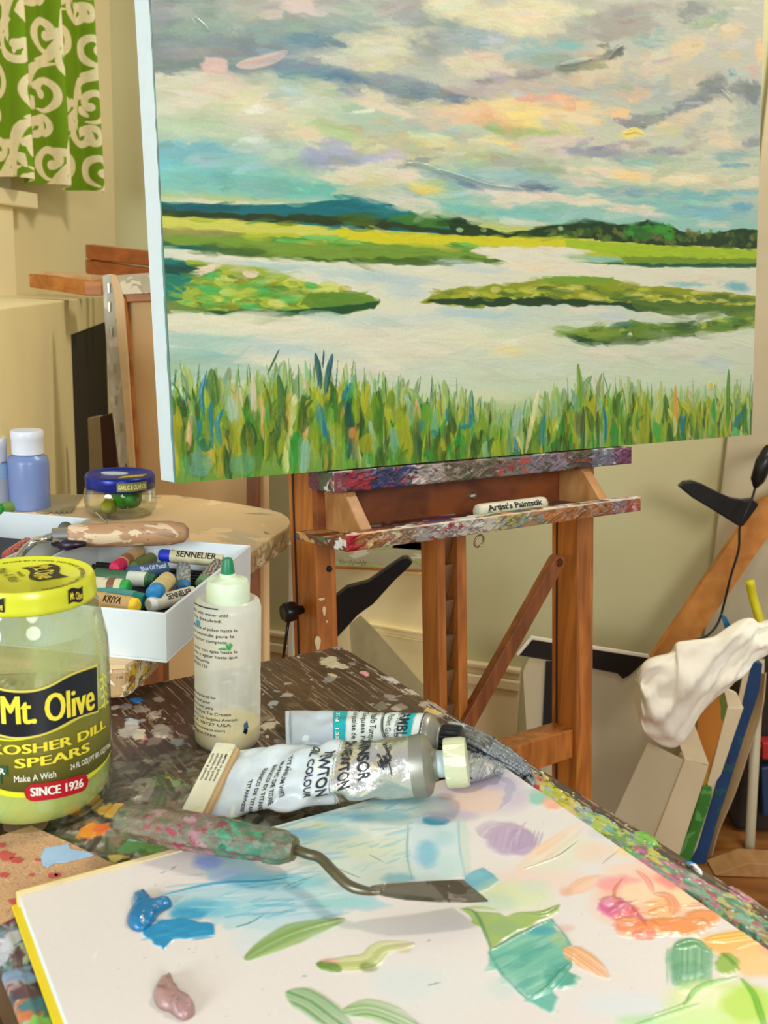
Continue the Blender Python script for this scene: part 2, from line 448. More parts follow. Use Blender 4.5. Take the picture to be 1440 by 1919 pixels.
m_floor = wood('floor_planks', (120, 72, 30), (168, 112, 56), (4, 30, 30), .35, (0, 0, .6))
struct(MB().boxmm((-2.6, -1.2, -.05), (2.4, 3.4, 0)).build('floor', m_floor))
bbt = onpl(877, 1235, WP, wn_)[2]; bbx = WF.inv(onpl(979, 1250, WP, wn_))[0]
b = MB(); b.fbox(WF, (-.6, -.014, 0), (bbx, 0, bbt - .055)); b.fbox(WF, (-.6, -.02, bbt - .055), (bbx, 0, bbt - .03)); b.fbox(WF, (-.6, -.012, bbt - .03), (bbx, 0, bbt - .012)); b.fbox(WF, (-.6, -.02, bbt - .012), (bbx, 0, bbt))
struct(b.build('baseboard_back', m_trim, bevel=.003))
# upright trim board at the far side of the room and its hinge pins
xa = WF.inv(onpl(1400, 500, WP, wn_))[0]
tr = struct(MB().fbox(WF, (xa, -.02, 0), (xa + .12, 0, 2.6)).build('trim_1', mat('door_trim_paint', (198, 186, 152), .5, var=.08, scale=8), bevel=.003))
# low built-in ledge along the left wall
LZ = CAMZ - .0358
l0 = onz(-60, 584, LZ); l1 = onz(196, 554.5, LZ)
ld = nrm(l1 - l0); ln = V(ld[1], -ld[0], 0)
if ln[0] < 0: ln = -ln
LG = Fr(V(l0[0], l0[1], 0), ld, -ln, V(0, 0, 1))                    # x away from the camera, y towards the left wall
o134 = LG.inv(onpl(136, 700, LG.O, ln))[0]; oend = LG.inv(onpl(196, 700, LG.O, ln))[0]
ztop = onpl(150, 622, LG.O, ln)[2]
b = MB()
def wallx(a):  # distance from the ledge front to the left wall at length a
    p = LG.p(a, 0, 0); return (LF.inv(p)[1] * -1) / max(.3, abs(LG.Y @ LF.Y)) - .002
def lprism(a0, a1, z0, z1, y0=0.0):
    b.prism([LG.p(a0, y0, z0), LG.p(a1, y0, z0), LG.p(a1, wallx(a1), z0), LG.p(a0, wallx(a0), z0)], (0, 0, z1 - z0))
ae = min(oend + .10, 9)
aS = LG.inv(onpl(-8, 700, LG.O, ln))[0]
lprism(aS, o134, 0, LZ); lprism(o134, ae, ztop, LZ)
rc_b = MB(); rc_b.prism([LG.p(o134, .004, 0), LG.p(ae + .2, .004, 0), LG.p(ae + .2, .014, 0), LG.p(o134, .014, 0)], (0, 0, ztop)); struct(rc_b.build('recess_shade_panel', mat('recess_shade_board', (40, 32, 18), .8, var=.1)))  # added dark board; its colour stands for the shade inside the ledge opening
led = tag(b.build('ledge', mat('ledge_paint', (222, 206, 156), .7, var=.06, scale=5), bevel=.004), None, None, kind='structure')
led.name = 'trim_2'
# window frame behind the curtain: sill, apron and side casing
b = MB()
def lw(px, py, off): return onpl(px, py, LF.p(0, -off, 0), LF.Y)
q0 = LF.inv(lw(64, 372, .05)); q1 = LF.inv(lw(64, 392, .05)); q2 = LF.inv(lw(14, 392, .03)); q3 = LF.inv(lw(22, 548, .03))
b.fbox(LF, (q0[0], -.06, q1[2]), (q0[0] + 1.2, 0, q0[2] + .01))
b.fbox(LF, (q2[0], -.045, q3[2] - .01), (q2[0] + .5, 0, q2[2] + .02))
b.fbox(LF, (q0[0] + .03, -.02, q0[2]), (q0[0] + 1.2, 0, 2.2))
struct(b.build('window_1', m_trim, bevel=.003))

# ---- the curtain: folded cloth printed with cream scrolls
CF_off = .09
def cpt(px, py): return LF.inv(onpl(px, py, LF.p(0, -CF_off, 0), LF.Y))
cb = cpt(182, 362); ct = cpt(158, 0); cl = cpt(-60, 368)
x0c, x1c = cb[0], cl[0]; zb = cb[2]; zt = ct[2] + .18
nx, nz = 420, 520
PT = Paint(nz, nx, (226, 205, 150))
# green ground with cream scrolls: draw green as ground, cream as curls
PT.C[:] = (110, 144, 16)
cr = (232, 216, 168)
rr = random.Random(5)
def curl(x, y, s, a0, hand, wd, turns=.95):
    pts = []
    for i in range(15):
        t = i / 14; a = a0 + hand * t * turns * 2 * math.pi; r = s * (1 - .78 * t)
        pts.append((x + r * math.cos(a), y + r * math.sin(a)))
    PT.stroke(pts, wd, cr, 1, tap=(.35, .0), streak=0, soft=.18, var=0, dry=0)
    e = pts[-1]; PT.blob(e[0], e[1], wd * 1.35, wd * 1.25, cr, 1, edge=.12, rag=.06)
cells = []
for j in range(6):
    for i in range(4):
        x = (i + .5 * (j % 2)) * 150 - 20; y = j * 112 + 20; cells.append((x, y))
for (x, y) in cells:
    k = rr.uniform(-.4, .4)
    curl(x - 30, y, 36, 1.2 + k, 1, 7); curl(x + 36, y + 10, 34, 1.9 + k, -1, 7.5)
    curl(x - 10, y + 58, 28, -1.2 + k, 1, 7.5); curl(x + 48, y - 48, 24, .4 + k, -1, 7)
    PT.stroke([(x - 56, y - 50), (x - 10, y - 40), (x + 6, y + 6), (x + 4, y + 50)], 9, cr, 1, tap=(.4, .5), streak=0, soft=.18, var=0, dry=0)
    PT.stroke([(x + 64, y + 60), (x + 30, y + 50), (x + 8, y + 10)], 10, cr, 1, tap=(.5, .4), streak=0, soft=.18, var=0, dry=0)
    for q in range(3):
        a = k * 3 + q * 2.1; PT.stroke([(x + 8 * math.cos(a), y + 8 * math.sin(a)), (x + 34 * math.cos(a + .3), y + 34 * math.sin(a + .3))], 9, cr, 1, tap=(.2, .8), streak=0, soft=.2, var=0, dry=0)
PT.C *= (.97 + .06 * noise2(nz, nx, 3, 77, 2))[..., None]
S, T = np.meshgrid(np.linspace(0, 1, nx), np.linspace(0, 1, nz))
flare = .85 + .15 * (1 - T)
fold = -.022 * np.sin(S * 21 + 1.0) * (.6 + .4 * T) - .010 * np.sin(S * 43 + .7) * flare
xx = x0c + (x1c - x0c) * (S * (1 - .0) + .035 * np.sin(S * 21 + 2.2) * (1 - S)) + .06 * (1 - T) * 0
xx = x0c + .02 * (1 - T) * (1 - S) + (xx - x0c)
zz = zt + (zb - zt) * T + .003 * np.sin(S * 21) * T
Pc = LF.O + xx[..., None] * LF.X + (-CF_off + fold)[..., None] * LF.Y + zz[..., None] * LF.Z
cur = gridobj('curtain', Pc, vcmat('printed_cotton', .8, .2), colors=PT.lin(.95))
so = cur.modifiers.new('cloth', 'SOLIDIFY'); so.thickness = .0015
tag(cur, 'green cotton curtain printed with cream scrolls hanging above the ledge', 'curtain')

# ================================================================== canvas on the easel
A_, LEAN = R_(34.6), R_(6.0)
Dd = V(math.cos(A_), math.sin(A_), 0); Bk = V(-math.sin(A_), math.cos(A_), 0)
Uu = Bk * math.sin(LEAN) + V(0, 0, math.cos(LEAN)); Nn = -Bk * math.cos(LEAN) + V(0, 0, math.sin(LEAN))
rb = ray(330, 906); BL = C0 + rb * (.83)
CV = Fr(BL, Dd, Uu, Nn)                                             # x right, y up, z towards the camera
def cvp(px, py, n=0.0): return CV.inv(onpl(px, py, CV.p(0, 0, n), CV.Z))
CWd = cvp(1408, 820)[0]; CHt = max(cvp(278, 0)[1], cvp(1438, 0)[1]) + .03
print('canvas', CWd, CHt, cvp(1408, 820), cvp(278, 0), cvp(1438, 0))
TH = .036
cvs = thing('landscape_painting', 'large marsh landscape painting with clouds and tall green grasses standing on the easel', 'painting', BL)
GW = 1150; GH = int(GW * CHt / CWd); SCL = (GW - 1) / CWd
PP = Paint(GH, GW, (205, 208, 180))
def G(px, py):
    q = cvp(px, py); return (q[0] * SCL, (CHt - q[1]) * SCL)
def Gs(L): return [G(*p) for p in L]
# ground: colours washed in horizontally, read off in the photograph's own places
Y_, X_ = np.mgrid[0:GH, 0:GW]
rows = [(-40, (200, 200, 180)), (60, (178, 185, 172)), (130, (200, 202, 178)), (200, (205, 208, 176)), (260, (196, 205, 172)), (300, (165, 195, 178)), (340, (150, 195, 176)), (372, (150, 196, 178)),
        (400, (205, 200, 90)), (450, (205, 212, 180)), (540, (196, 210, 188)), (610, (214, 218, 186)), (650, (208, 214, 184)), (720, (198, 212, 176)), (780, (150, 176, 90)), (840, (110, 150, 52)), (920, (92, 132, 40))]
ry = [G(800, r[0] + 20)[1] for r in rows]; rc = np.array([r[1] for r in rows], float)
yy = np.arange(GH)
for ch in range(3): PP.C[..., ch] = np.interp(yy, ry, rc[:, ch])[:, None]
def dirg(x, y, ang):
    g = G(x, y); g2 = G(x + 6 * math.cos(R_(ang)), y + 6 * math.sin(R_(ang))); return math.atan2(g2[1] - g[1], g2[0] - g[0])
def B(x, y, rx, ry_, col, a=.9, ang=0, edge=.8, rag=.35, h=0):
    g = G(x, y); PP.blob(g[0], g[1], rx * .98, ry_ * 1.05, col, a, dirg(x, y, ang), edge, rag, h)
sky = [
 (360, 45, 110, 75, (150, 152, 156), 0), (330, 95, 75, 30, (132, 134, 145), 8), (430, 40, 120, 45, (160, 172, 170), 0), (470, 100, 90, 22, (142, 148, 156), -5), (395, 20, 60, 20, (175, 180, 172), 0),
 (560, 14, 60, 22, (226, 204, 188), -12), (480, 12, 50, 14, (196, 190, 182), 0), (640, 8, 50, 14, (176, 174, 172), 0), (690, 34, 90, 24, (190, 200, 178), 0), (590, 55, 90, 16, (160, 178, 172), -5), (585, 78, 50, 13, (112, 144, 156), 0), (640, 62, 60, 10, (132, 158, 162), -10),
 (760, 14, 60, 16, (182, 174, 172), 0), (850, 10, 70, 20, (226, 220, 178), 0), (790, 68, 48, 34, (166, 168, 168), 10), (720, 92, 80, 28, (228, 222, 182), -12), (640, 112, 60, 14, (210, 212, 188), -6), (860, 60, 50, 16, (160, 172, 170), 0),
 (960, 36, 130, 34, (236, 226, 180), 0), (900, 74, 60, 14, (158, 180, 178), 6), (1010, 18, 90, 16, (238, 228, 184), 0), (1080, 60, 40, 22, (190, 188, 178), -40), (1180, 42, 110, 26, (182, 172, 168), -4), (1190, 16, 90, 12, (188, 180, 176), -6), (1300, 18, 70, 14, (160, 160, 160), -10),
 (1060, 84, 40, 9, (146, 192, 184), -4), (1000, 104, 60, 22, (162, 192, 184), 8), (1040, 112, 80, 12, (170, 180, 168), 0), (1220, 75, 60, 14, (160, 188, 180), -18), (1140, 66, 70, 10, (184, 172, 166), 0), (1330, 36, 70, 12, (170, 184, 170), -14),
 (560, 132, 100, 12, (124, 146, 158), 4), (690, 150, 100, 14, (126, 146, 156), 6), (800, 178, 100, 14, (124, 142, 154), 8), (880, 188, 50, 12, (118, 138, 154), 6), (760, 158, 90, 9, (160, 168, 170), 8), (640, 146, 60, 8, (100, 134, 152), 5),
 (400, 168, 110, 26, (234, 216, 184), 6), (330, 150, 50, 14, (214, 214, 186), 0), (470, 190, 90, 20, (230, 214, 182), 10), (360, 215, 100, 26, (206, 210, 174), 5), (420, 248, 120, 18, (190, 206, 170), 3), (560, 160, 70, 14, (176, 194, 170), 6), (620, 190, 80, 22, (200, 210, 174), 12), (540, 236, 90, 20, (216, 212, 176), 8),
 (700, 186, 80, 12, (226, 214, 180), 14), (760, 210, 90, 12, (232, 216, 184), 14), (820, 222, 60, 12, (226, 208, 178), 8), (700, 226, 80, 16, (188, 204, 184), 12), (820, 245, 80, 10, (182, 200, 190), 8),
 (340, 290, 90, 18, (118, 182, 190), 0), (330, 322, 110, 26, (120, 186, 184), 2), (460, 335, 150, 24, (130, 194, 176), 0), (590, 350, 110, 18, (112, 188, 166), 0), (430, 300, 90, 12, (150, 196, 190), 2), (540, 300, 60, 20, (190, 206, 176), 20),
 (640, 262, 90, 13, (230, 214, 176), 10), (600, 290, 60, 14, (206, 210, 176), 20), (622, 242, 34, 9, (160, 192, 128), 10), (690, 250, 60, 9, (190, 180, 136), 12), (740, 256, 50, 12, (206, 190, 144), 8), (775, 278, 28, 7, (166, 168, 152), 0), (770, 300, 90, 16, (206, 200, 158), 4), (820, 272, 50, 11, (250, 214, 140), 4),
 (620, 294, 72, 11, (166, 170, 196), 4), (670, 302, 60, 9, (170, 172, 200), 0), (600, 310, 50, 7, (150, 160, 172), 8), (700, 322, 90, 15, (232, 222, 190), -2), (640, 336, 60, 12, (224, 216, 180), 0), (716, 346, 34, 9, (242, 226, 136), -6), (700, 360, 70, 8, (206, 210, 178), 0), (812, 355, 30, 10, (252, 216, 104), 0), (760, 336, 50, 12, (226, 212, 178), 0),
 (790, 310, 40, 5, (104, 132, 148), 14), (860, 336, 60, 16, (150, 184, 178), 8), (840, 330, 60, 5, (120, 138, 150), 18), (930, 348, 70, 6, (116, 136, 156), 4), (1000, 352, 60, 5, (110, 130, 150), 0), (960, 330, 90, 12, (154, 190, 184), 2),
 (900, 118, 80, 18, (234, 216, 184), 0), (940, 134, 60, 10, (226, 212, 180), 4), (1000, 140, 60, 8, (166, 154, 158), -8), (930, 152, 60, 6, (168, 154, 156), -6), (900, 172, 90, 10, (190, 176, 166), 0), (980, 160, 90, 10, (204, 188, 168), 0), (860, 186, 40, 8, (110, 132, 150), 8),
 (960, 205, 130, 20, (248, 220, 158), 3), (890, 212, 60, 13, (244, 188, 146), 6), (950, 232, 80, 10, (240, 184, 140), 10), (990, 184, 36, 8, (238, 180, 150), 0), (1040, 184, 44, 10, (240, 176, 152), 4), (1080, 196, 60, 12, (250, 208, 148), 6), (1160, 212, 34, 12, (250, 206, 148), 8), (1080, 222, 80, 12, (244, 222, 174), 4), (980, 216, 60, 8, (252, 226, 140), 0),
 (1100, 150, 90, 14, (212, 196, 166), 0), (1130, 120, 90, 26, (224, 208, 172), -14), (1070, 128, 60, 8, (140, 140, 128), -8), (1130, 108, 50, 7, (136, 136, 128), -20), (1160, 96, 20, 9, (120, 122, 124), -50), (1230, 120, 90, 26, (222, 206, 172), -12), (1290, 90, 60, 18, (232, 210, 166), -16), (1370, 60, 50, 16, (228, 206, 168), -10), (1200, 180, 40, 9, (250, 208, 146), -18), (1180, 170, 60, 14, (210, 190, 162), 0),
 (1290, 150, 80, 30, (206, 196, 168), -10), (1330, 170, 60, 20, (150, 150, 156), -35), (1290, 196, 56, 12, (146, 148, 158), -22), (1230, 220, 56, 11, (150, 152, 162), -18), (1190, 232, 36, 9, (152, 154, 162), 0), (1410, 176, 30, 24, (136, 140, 152), 0), (1390, 166, 30, 18, (150, 152, 160), -20), (1412, 132, 20, 12, (230, 176, 164), 0), (1373, 136, 14, 9, (110, 168, 172), 0), (1425, 92, 16, 24, (246, 208, 158), 10), (1370, 104, 40, 12, (214, 200, 160), 0),
 (1185, 250, 34, 9, (252, 226, 112), -6), (1250, 238, 44, 11, (246, 210, 150), -14), (1290, 218, 50, 12, (222, 206, 172), -10), (1360, 205, 60, 24, (218, 212, 180), 0), (1410, 225, 30, 14, (184, 196, 180), 10), (1350, 258, 44, 16, (232, 212, 176), -10), (1300, 250, 40, 10, (190, 186, 180), 0), (1410, 268, 40, 12, (156, 160, 168), -10),
 (1010, 247, 90, 6, (182, 194, 120), 2), (930, 243, 40, 5, (150, 184, 116), 6), (1060, 262, 90, 9, (226, 204, 184), 0), (920, 264, 60, 10, (246, 222, 150), 4), (972, 274, 26, 7, (250, 204, 140), 0), (880, 255, 40, 7, (200, 208, 190), 4), (1060, 282, 80, 9, (216, 200, 186), 0), (1120, 284, 90, 10, (160, 158, 174), 0), (1180, 272, 60, 8, (182, 168, 160), -6), (1250, 285, 80, 9, (160, 158, 168), -4), (1230, 302, 110, 8, (176, 190, 180), -2), (1370, 292, 70, 10, (150, 180, 172), 0), (960, 300, 110, 10, (170, 178, 146), 4), (900, 296, 50, 9, (188, 178, 128), 4), (1010, 318, 60, 8, (160, 176, 146), 4),
 (1130, 322, 100, 9, (236, 218, 182), 4), (1180, 330, 70, 9, (248, 216, 148), 2), (1290, 334, 130, 11, (240, 222, 178), 0), (1400, 340, 60, 12, (234, 214, 180), 0), (1200, 304, 60, 6, (160, 196, 176), 0), (1380, 310, 60, 5, (120, 172, 184), 0), (1100, 340, 60, 9, (222, 206, 180), 4),
 (1180, 358, 80, 8, (128, 168, 180), 2), (1310, 366, 130, 11, (126, 184, 182), 0), (1400, 362, 50, 8, (140, 186, 190), 0), (1240, 385, 140, 12, (140, 194, 180), 0), (1330, 400, 110, 13, (126, 184, 190), 0), (1390, 388, 40, 9, (110, 168, 188), 0),
 (930, 360, 70, 7, (240, 214, 190), 4), (1020, 370, 80, 9, (244, 218, 192), 4), (1110, 380, 70, 7, (238, 220, 186), 0), (1180, 392, 70, 9, (240, 218, 188), 2), (960, 380, 70, 8, (242, 216, 190), -4), (900, 384, 60, 7, (190, 206, 180), 4), (860, 392, 70, 9, (120, 190, 172), 4), (960, 400, 110, 8, (126, 190, 176), 2), (1090, 402, 70, 8, (150, 196, 180), 0), (1160, 404, 60, 6, (170, 204, 190), 0),
 (980, 416, 60, 6, (220, 218, 200), 4), (1220, 402, 40, 5, (222, 214, 196), 0), (1340, 420, 60, 7, (206, 214, 200), 4), (780, 376, 60, 6, (224, 214, 188), 14), (850, 402, 60, 5, (214, 214, 196), 14),
]
for (x, y, a, b_, c, ang) in sky:
    if max(c) - min(c) < 22: c = (c[0] - 8, c[1] - 3, c[2] - 12)
    B(x, y, a * 1.08, b_ * 1.12, c, .9, ang, .6, .45)
q5 = random.Random(31)
for i in range(420):
    x, y = q5.uniform(285, 1430), q5.uniform(-5, 368); g_ = G(x + q5.uniform(-30, 30), y + q5.uniform(-14, 14)); gx, gy = int(g_[0]), int(g_[1])
    if not (0 <= gx < GW and 0 <= gy < GH): continue
    c = PP.C[gy, gx]; c = tuple(np.clip(c + q5.gauss(0, 9) + np.array([q5.gauss(0, 5), q5.gauss(0, 4), q5.gauss(0, 7)]), 60, 245))
    B(x, y, q5.uniform(12, 46), q5.uniform(3, 9), c, .75, q5.gauss(-2, 12), .4, .6, .12)
# field, water, islands in flat areas
def PO(L, col, a=1, rag=3, soft=1.5, h=.0, asp=3): PP.poly(Gs(L), col, a, rag, soft, h, 7, asp)
PO([(290, 366), (420, 376), (560, 382), (640, 372), (700, 364), (760, 378), (840, 404), (780, 402), (600, 385), (300, 382)], (222, 216, 188), .85, 2)
PO([(300, 376), (420, 384), (520, 382), (600, 378), (650, 370), (690, 370), (730, 382), (790, 404), (850, 420), (850, 440), (300, 404)], (20, 108, 112), 1, 1.5)
PO([(300, 378), (450, 386), (450, 396), (300, 394)], (14, 92, 96), 1, 2)
PO([(660, 372), (700, 374), (780, 404), (700, 400)], (38, 128, 130), .7, 3)
PO([(300, 392), (420, 398), (520, 404), (640, 404), (760, 418), (860, 432), (960, 436), (960, 446), (840, 440), (700, 428), (560, 418), (300, 408)], (40, 58, 18), 1, 3)
PO([(630, 406), (680, 400), (720, 412), (700, 424), (640, 416)], (64, 92, 22), 1, 4)
PO([(720, 408), (780, 400), (830, 404), (860, 424), (780, 426)], (60, 120, 40), 1, 4)
PO([(830, 406), (860, 408), (900, 424), (950, 436), (1000, 430), (1060, 416), (1120, 413), (1160, 422), (1215, 414), (1270, 430), (1320, 440), (1370, 430), (1430, 430), (1430, 466), (1300, 462), (1200, 456), (1050, 444), (940, 444), (850, 436)], (30, 58, 18), 1, 3)
r2 = random.Random(3)
for i in range(90):
    x = r2.uniform(1030, 1420); y = np.interp(x, [1030, 1215, 1420], [438, 440, 450]) + r2.uniform(-12, 12)
    B(x, y, r2.uniform(6, 16), r2.uniform(4, 8), r2.choice([(72, 106, 28), (46, 80, 24), (92, 120, 40), (30, 52, 20), (110, 110, 50)]), .8, r2.uniform(-40, 40), .5, .4, .1)
for i in range(22): B(r2.uniform(1175, 1260), r2.uniform(424, 446), 12, 7, r2.choice([(44, 132, 34), (60, 150, 40), (40, 110, 30)]), .8, 0, .5, .4, .1)
for x in (862, 905, 935, 1050): B(x, 431 if x < 1000 else 428, 8, 3.5, (150, 190, 130), .9, 0, .4)
PO([(300, 404), (440, 412), (560, 420), (700, 432), (860, 442), (1050, 446), (1200, 458), (1430, 468), (1430, 500), (1300, 500), (1100, 494), (950, 490), (760, 492), (600, 488), (450, 474), (300, 462)], (178, 188, 44), 1, 2)
PO([(300, 404), (480, 416), (640, 430), (700, 440), (500, 438), (300, 428)], (208, 206, 90), .9, 3)
PO([(620, 428), (860, 443), (1100, 450), (1100, 464), (860, 460), (640, 452)], (214, 204, 30), .95, 3)
PO([(1060, 450), (1430, 470), (1430, 486), (1160, 478), (1060, 466)], (160, 190, 30), .9, 3)
PO([(300, 432), (600, 452), (900, 466), (960, 486), (760, 492), (600, 488), (300, 458)], (112, 148, 46), .9, 4)
PO([(300, 426), (460, 436), (460, 446), (300, 440)], (150, 140, 80), .8, 3)
for i in range(26):
    x = r2.uniform(480, 860); y = np.interp(x, [480, 860], [446, 462]) + r2.uniform(-6, 6); PP.stroke(Gs([(x, y), (x + r2.uniform(30, 80), y + r2.uniform(1, 6))]), 3, r2.choice([(104, 190, 92), (120, 186, 80), (170, 176, 60), (90, 150, 50)]), .9, h=.1)
PO([(300, 452), (330, 456), (470, 468), (600, 484), (940, 482), (950, 492), (760, 498), (600, 492), (440, 480), (300, 464)], (60, 92, 30), .8, 4)
PO([(300, 456), (350, 458), (420, 470), (300, 466)], (16, 92, 78), .9, 3)
# water
PO([(300, 464), (440, 478), (600, 490), (760, 497), (950, 492), (880, 470), (900, 462), (1060, 462), (1120, 472), (1060, 484), (1150, 492), (1420, 499), (1425, 560), (1000, 540), (780, 700), (300, 700)], (222, 220, 190), 1, 3)
PO([(890, 464), (1060, 464), (1110, 470), (1040, 486), (1150, 496), (960, 505), (960, 486), (900, 472)], (228, 222, 192), 1, 3)
B(1130, 486, 80, 8, (142, 190, 168), .95, 2); B(1080, 480, 50, 5, (168, 200, 176), .8, 0)
PO([(1160, 482), (1220, 480), (1425, 486), (1425, 499), (1300, 498), (1180, 496)], (116, 146, 36), 1, 3); PO([(1080, 490), (1200, 494), (1425, 494), (1425, 501), (1200, 500)], (24, 80, 50), .9, 2)
for (x, y, a, b_, c) in [(520, 500, 130, 8, (178, 204, 192)), (700, 520, 150, 12, (182, 202, 198)), (900, 505, 90, 9, (200, 212, 198)), (1000, 500, 70, 8, (240, 216, 178)), (860, 490, 70, 6, (180, 204, 196)), (1300, 520, 140, 10, (226, 214, 186)), (1380, 536, 60, 12, (110, 172, 184)), (1290, 532, 80, 6, (140, 190, 190)), (760, 545, 60, 18, (190, 208, 200)), (1100, 508, 100, 6, (236, 220, 190)),
                         (360, 610, 90, 14, (222, 216, 186)), (520, 610, 140, 12, (230, 222, 188)), (700, 600, 120, 14, (198, 212, 196)), (900, 590, 160, 14, (178, 202, 196)), (1100, 580, 90, 8, (228, 216, 190)), (1150, 592, 60, 7, (196, 200, 200)), (1250, 590, 90, 8, (230, 210, 182)), (400, 640, 100, 16, (160, 196, 176)), (380, 668, 70, 10, (120, 180, 180)), (560, 655, 120, 18, (190, 206, 196)),
                         (720, 650, 120, 20, (226, 220, 190)), (930, 640, 140, 18, (228, 222, 188)), (960, 655, 50, 9, (230, 220, 150)), (1000, 690, 120, 16, (206, 216, 190)), (1150, 660, 110, 14, (226, 216, 190)), (1300, 650, 90, 18, (218, 214, 192)), (1340, 680, 80, 18, (190, 204, 196)), (820, 700, 90, 18, (200, 212, 186)), (450, 700, 120, 24, (176, 200, 172)), (620, 710, 100, 20, (196, 208, 180)), (930, 740, 80, 14, (210, 214, 170)), (320, 690, 60, 24, (150, 184, 150))]:
    B(x, y, a, b_, c, .85, 3)
# islands
PO([(300, 484), (400, 493), (480, 502), (560, 522), (620, 544), (680, 548), (712, 566), (690, 580), (640, 584), (560, 590), (450, 586), (300, 588)], (156, 176, 54), 1, 3)
PO([(300, 484), (340, 488), (360, 520), (340, 560), (300, 560)], (24, 120, 100), .95, 5)
for i in range(170):
    x = r2.uniform(340, 640); t = (x - 300) / 400; y = r2.uniform(494 + t * 55, 582)
    PP.stroke(Gs([(x, y), (x + r2.uniform(14, 46), y + r2.uniform(-2, 6))]), r2.uniform(3, 6), r2.choice([(196, 204, 70), (176, 190, 50), (96, 170, 64), (120, 150, 50), (206, 210, 110), (92, 132, 40), (80, 180, 90), (140, 136, 20)]), .85, h=.22, streak=.3)
PO([(580, 548), (640, 548), (690, 552), (708, 566), (650, 582), (600, 584), (560, 572)], (92, 134, 36), .9, 4)
PO([(480, 580), (560, 582), (620, 576), (712, 564), (700, 576), (640, 590), (540, 592), (380, 588), (380, 583)], (24, 74, 34), .95, 3)
B(470, 512, 14, 6, (226, 204, 170), 1, 0, .3, .2, .3); B(385, 505, 26, 6, (228, 206, 172), 1, -15, .4, .3, .3); PO([(300, 494), (340, 494), (372, 502), (350, 512), (310, 510)], (12, 70, 60), .95, 3)
PO([(300, 540), (320, 560), (400, 585), (300, 588)], (88, 120, 60), .7, 4)
PO([(785, 566), (820, 546), (900, 536), (1000, 526), (1060, 518), (1150, 522), (1200, 536), (1290, 540), (1422, 556), (1422, 602), (1350, 584), (1270, 586), (1180, 572), (1100, 568), (1000, 568), (900, 570), (840, 570)], (142, 152, 28), 1, 3)
PO([(1000, 524), (1060, 516), (1150, 520), (1148, 530), (1040, 532)], (120, 156, 40), 1, 3)
for i in range(200):
    x = r2.uniform(830, 1400); y = np.interp(x, [830, 1060, 1400], [548, 532, 556]) + r2.uniform(0, 26)
    PP.stroke(Gs([(x, y), (x + r2.uniform(12, 40), y + r2.uniform(-3, 5))]), r2.uniform(3, 5.5), r2.choice([(176, 176, 30), (150, 156, 20), (110, 134, 30), (206, 200, 110), (96, 120, 30), (180, 196, 60), (74, 108, 36)]), .85, h=.2, streak=.3)
PO([(785, 564), (840, 560), (900, 556), (930, 558), (1000, 558), (1100, 562), (1200, 570), (1250, 582), (1200, 584), (1150, 572), (1000, 572), (850, 573)], (30, 60, 24), .95, 4)
PO([(1180, 560), (1300, 568), (1425, 572), (1425, 604), (1360, 590), (1260, 590), (1190, 580)], (74, 108, 34), .85, 4)
PO([(1050, 626), (1090, 612), (1160, 612), (1182, 598), (1215, 604), (1300, 606), (1380, 594), (1425, 576), (1425, 612), (1330, 626), (1250, 628), (1150, 642), (1080, 636)], (104, 134, 36), 1, 3)
for i in range(60):
    x = r2.uniform(1070, 1410); y = np.interp(x, [1070, 1200, 1410], [625, 618, 602]) + r2.uniform(-8, 8)
    PP.stroke(Gs([(x, y), (x + r2.uniform(8, 24), y + r2.uniform(-3, 3))]), 3.5, r2.choice([(160, 176, 60), (60, 110, 40), (36, 70, 30), (180, 190, 80), (100, 150, 50)]), .9, h=.2)
PO([(1090, 632), (1150, 640), (1250, 628), (1330, 626), (1250, 633), (1150, 645), (1080, 640)], (32, 66, 30), .9, 3); B(1165, 608, 40, 5, (20, 96, 80), .8); B(1192, 614, 14, 14, (92, 128, 30), 1, 0, .4)
B(1180, 628, 8, 5, (230, 222, 190), 1, -20, .3)
# a pass of loose brushwork picks up the colour below
def loose(n, xr, yr, ln, wd, jit, vert=False, hh=.25, al=.6, seed=1):
    q = random.Random(seed)
    for i in range(n):
        x, y = q.uniform(*xr), q.uniform(*yr); g = G(x, y); gx, gy = int(g[0]), int(g[1])
        if not (0 <= gx < GW and 0 <= gy < GH): continue
        c = PP.C[gy, gx] + np.array([q.gauss(0, jit) for _ in range(3)]) * .5 + q.gauss(0, jit) * .7
        l = q.uniform(.5, 1) * ln; an = math.degrees(dirg(x, y, q.gauss(2, 10))) if not vert else q.gauss(88, 7)
        dx, dy = l * math.cos(R_(an)), l * math.sin(R_(an))
        PP.stroke([(gx - dx / 2, gy - dy / 2), (gx + q.uniform(-3, 3), gy + q.uniform(-3, 3)), (gx + dx / 2, gy + dy / 2)], wd * q.uniform(.5, 1.1), c, al, h=hh * q.uniform(.4, 1), streak=.6, var=5, dry=.5)
loose(1500, (285, 1430), (-5, 372), 50, 6, 7, seed=2, al=.5)
loose(420, (640, 1430), (330, 420), 60, 5, 6, seed=3)
loose(500, (300, 1425), (590, 720), 90, 8, 4, seed=4)
loose(300, (300, 1425), (465, 560), 60, 4, 5, seed=5, hh=.15)
loose(300, (300, 1425), (376, 492), 50, 3.5, 8, seed=6, hh=.2)
B(400, 122, 22, 12, (230, 194, 178), .9, 5, .4, .3, .35); PP.stroke(Gs([(442, 124), (480, 118), (515, 108), (540, 96)]), 8, (230, 196, 180), .9, h=.5, streak=.5)
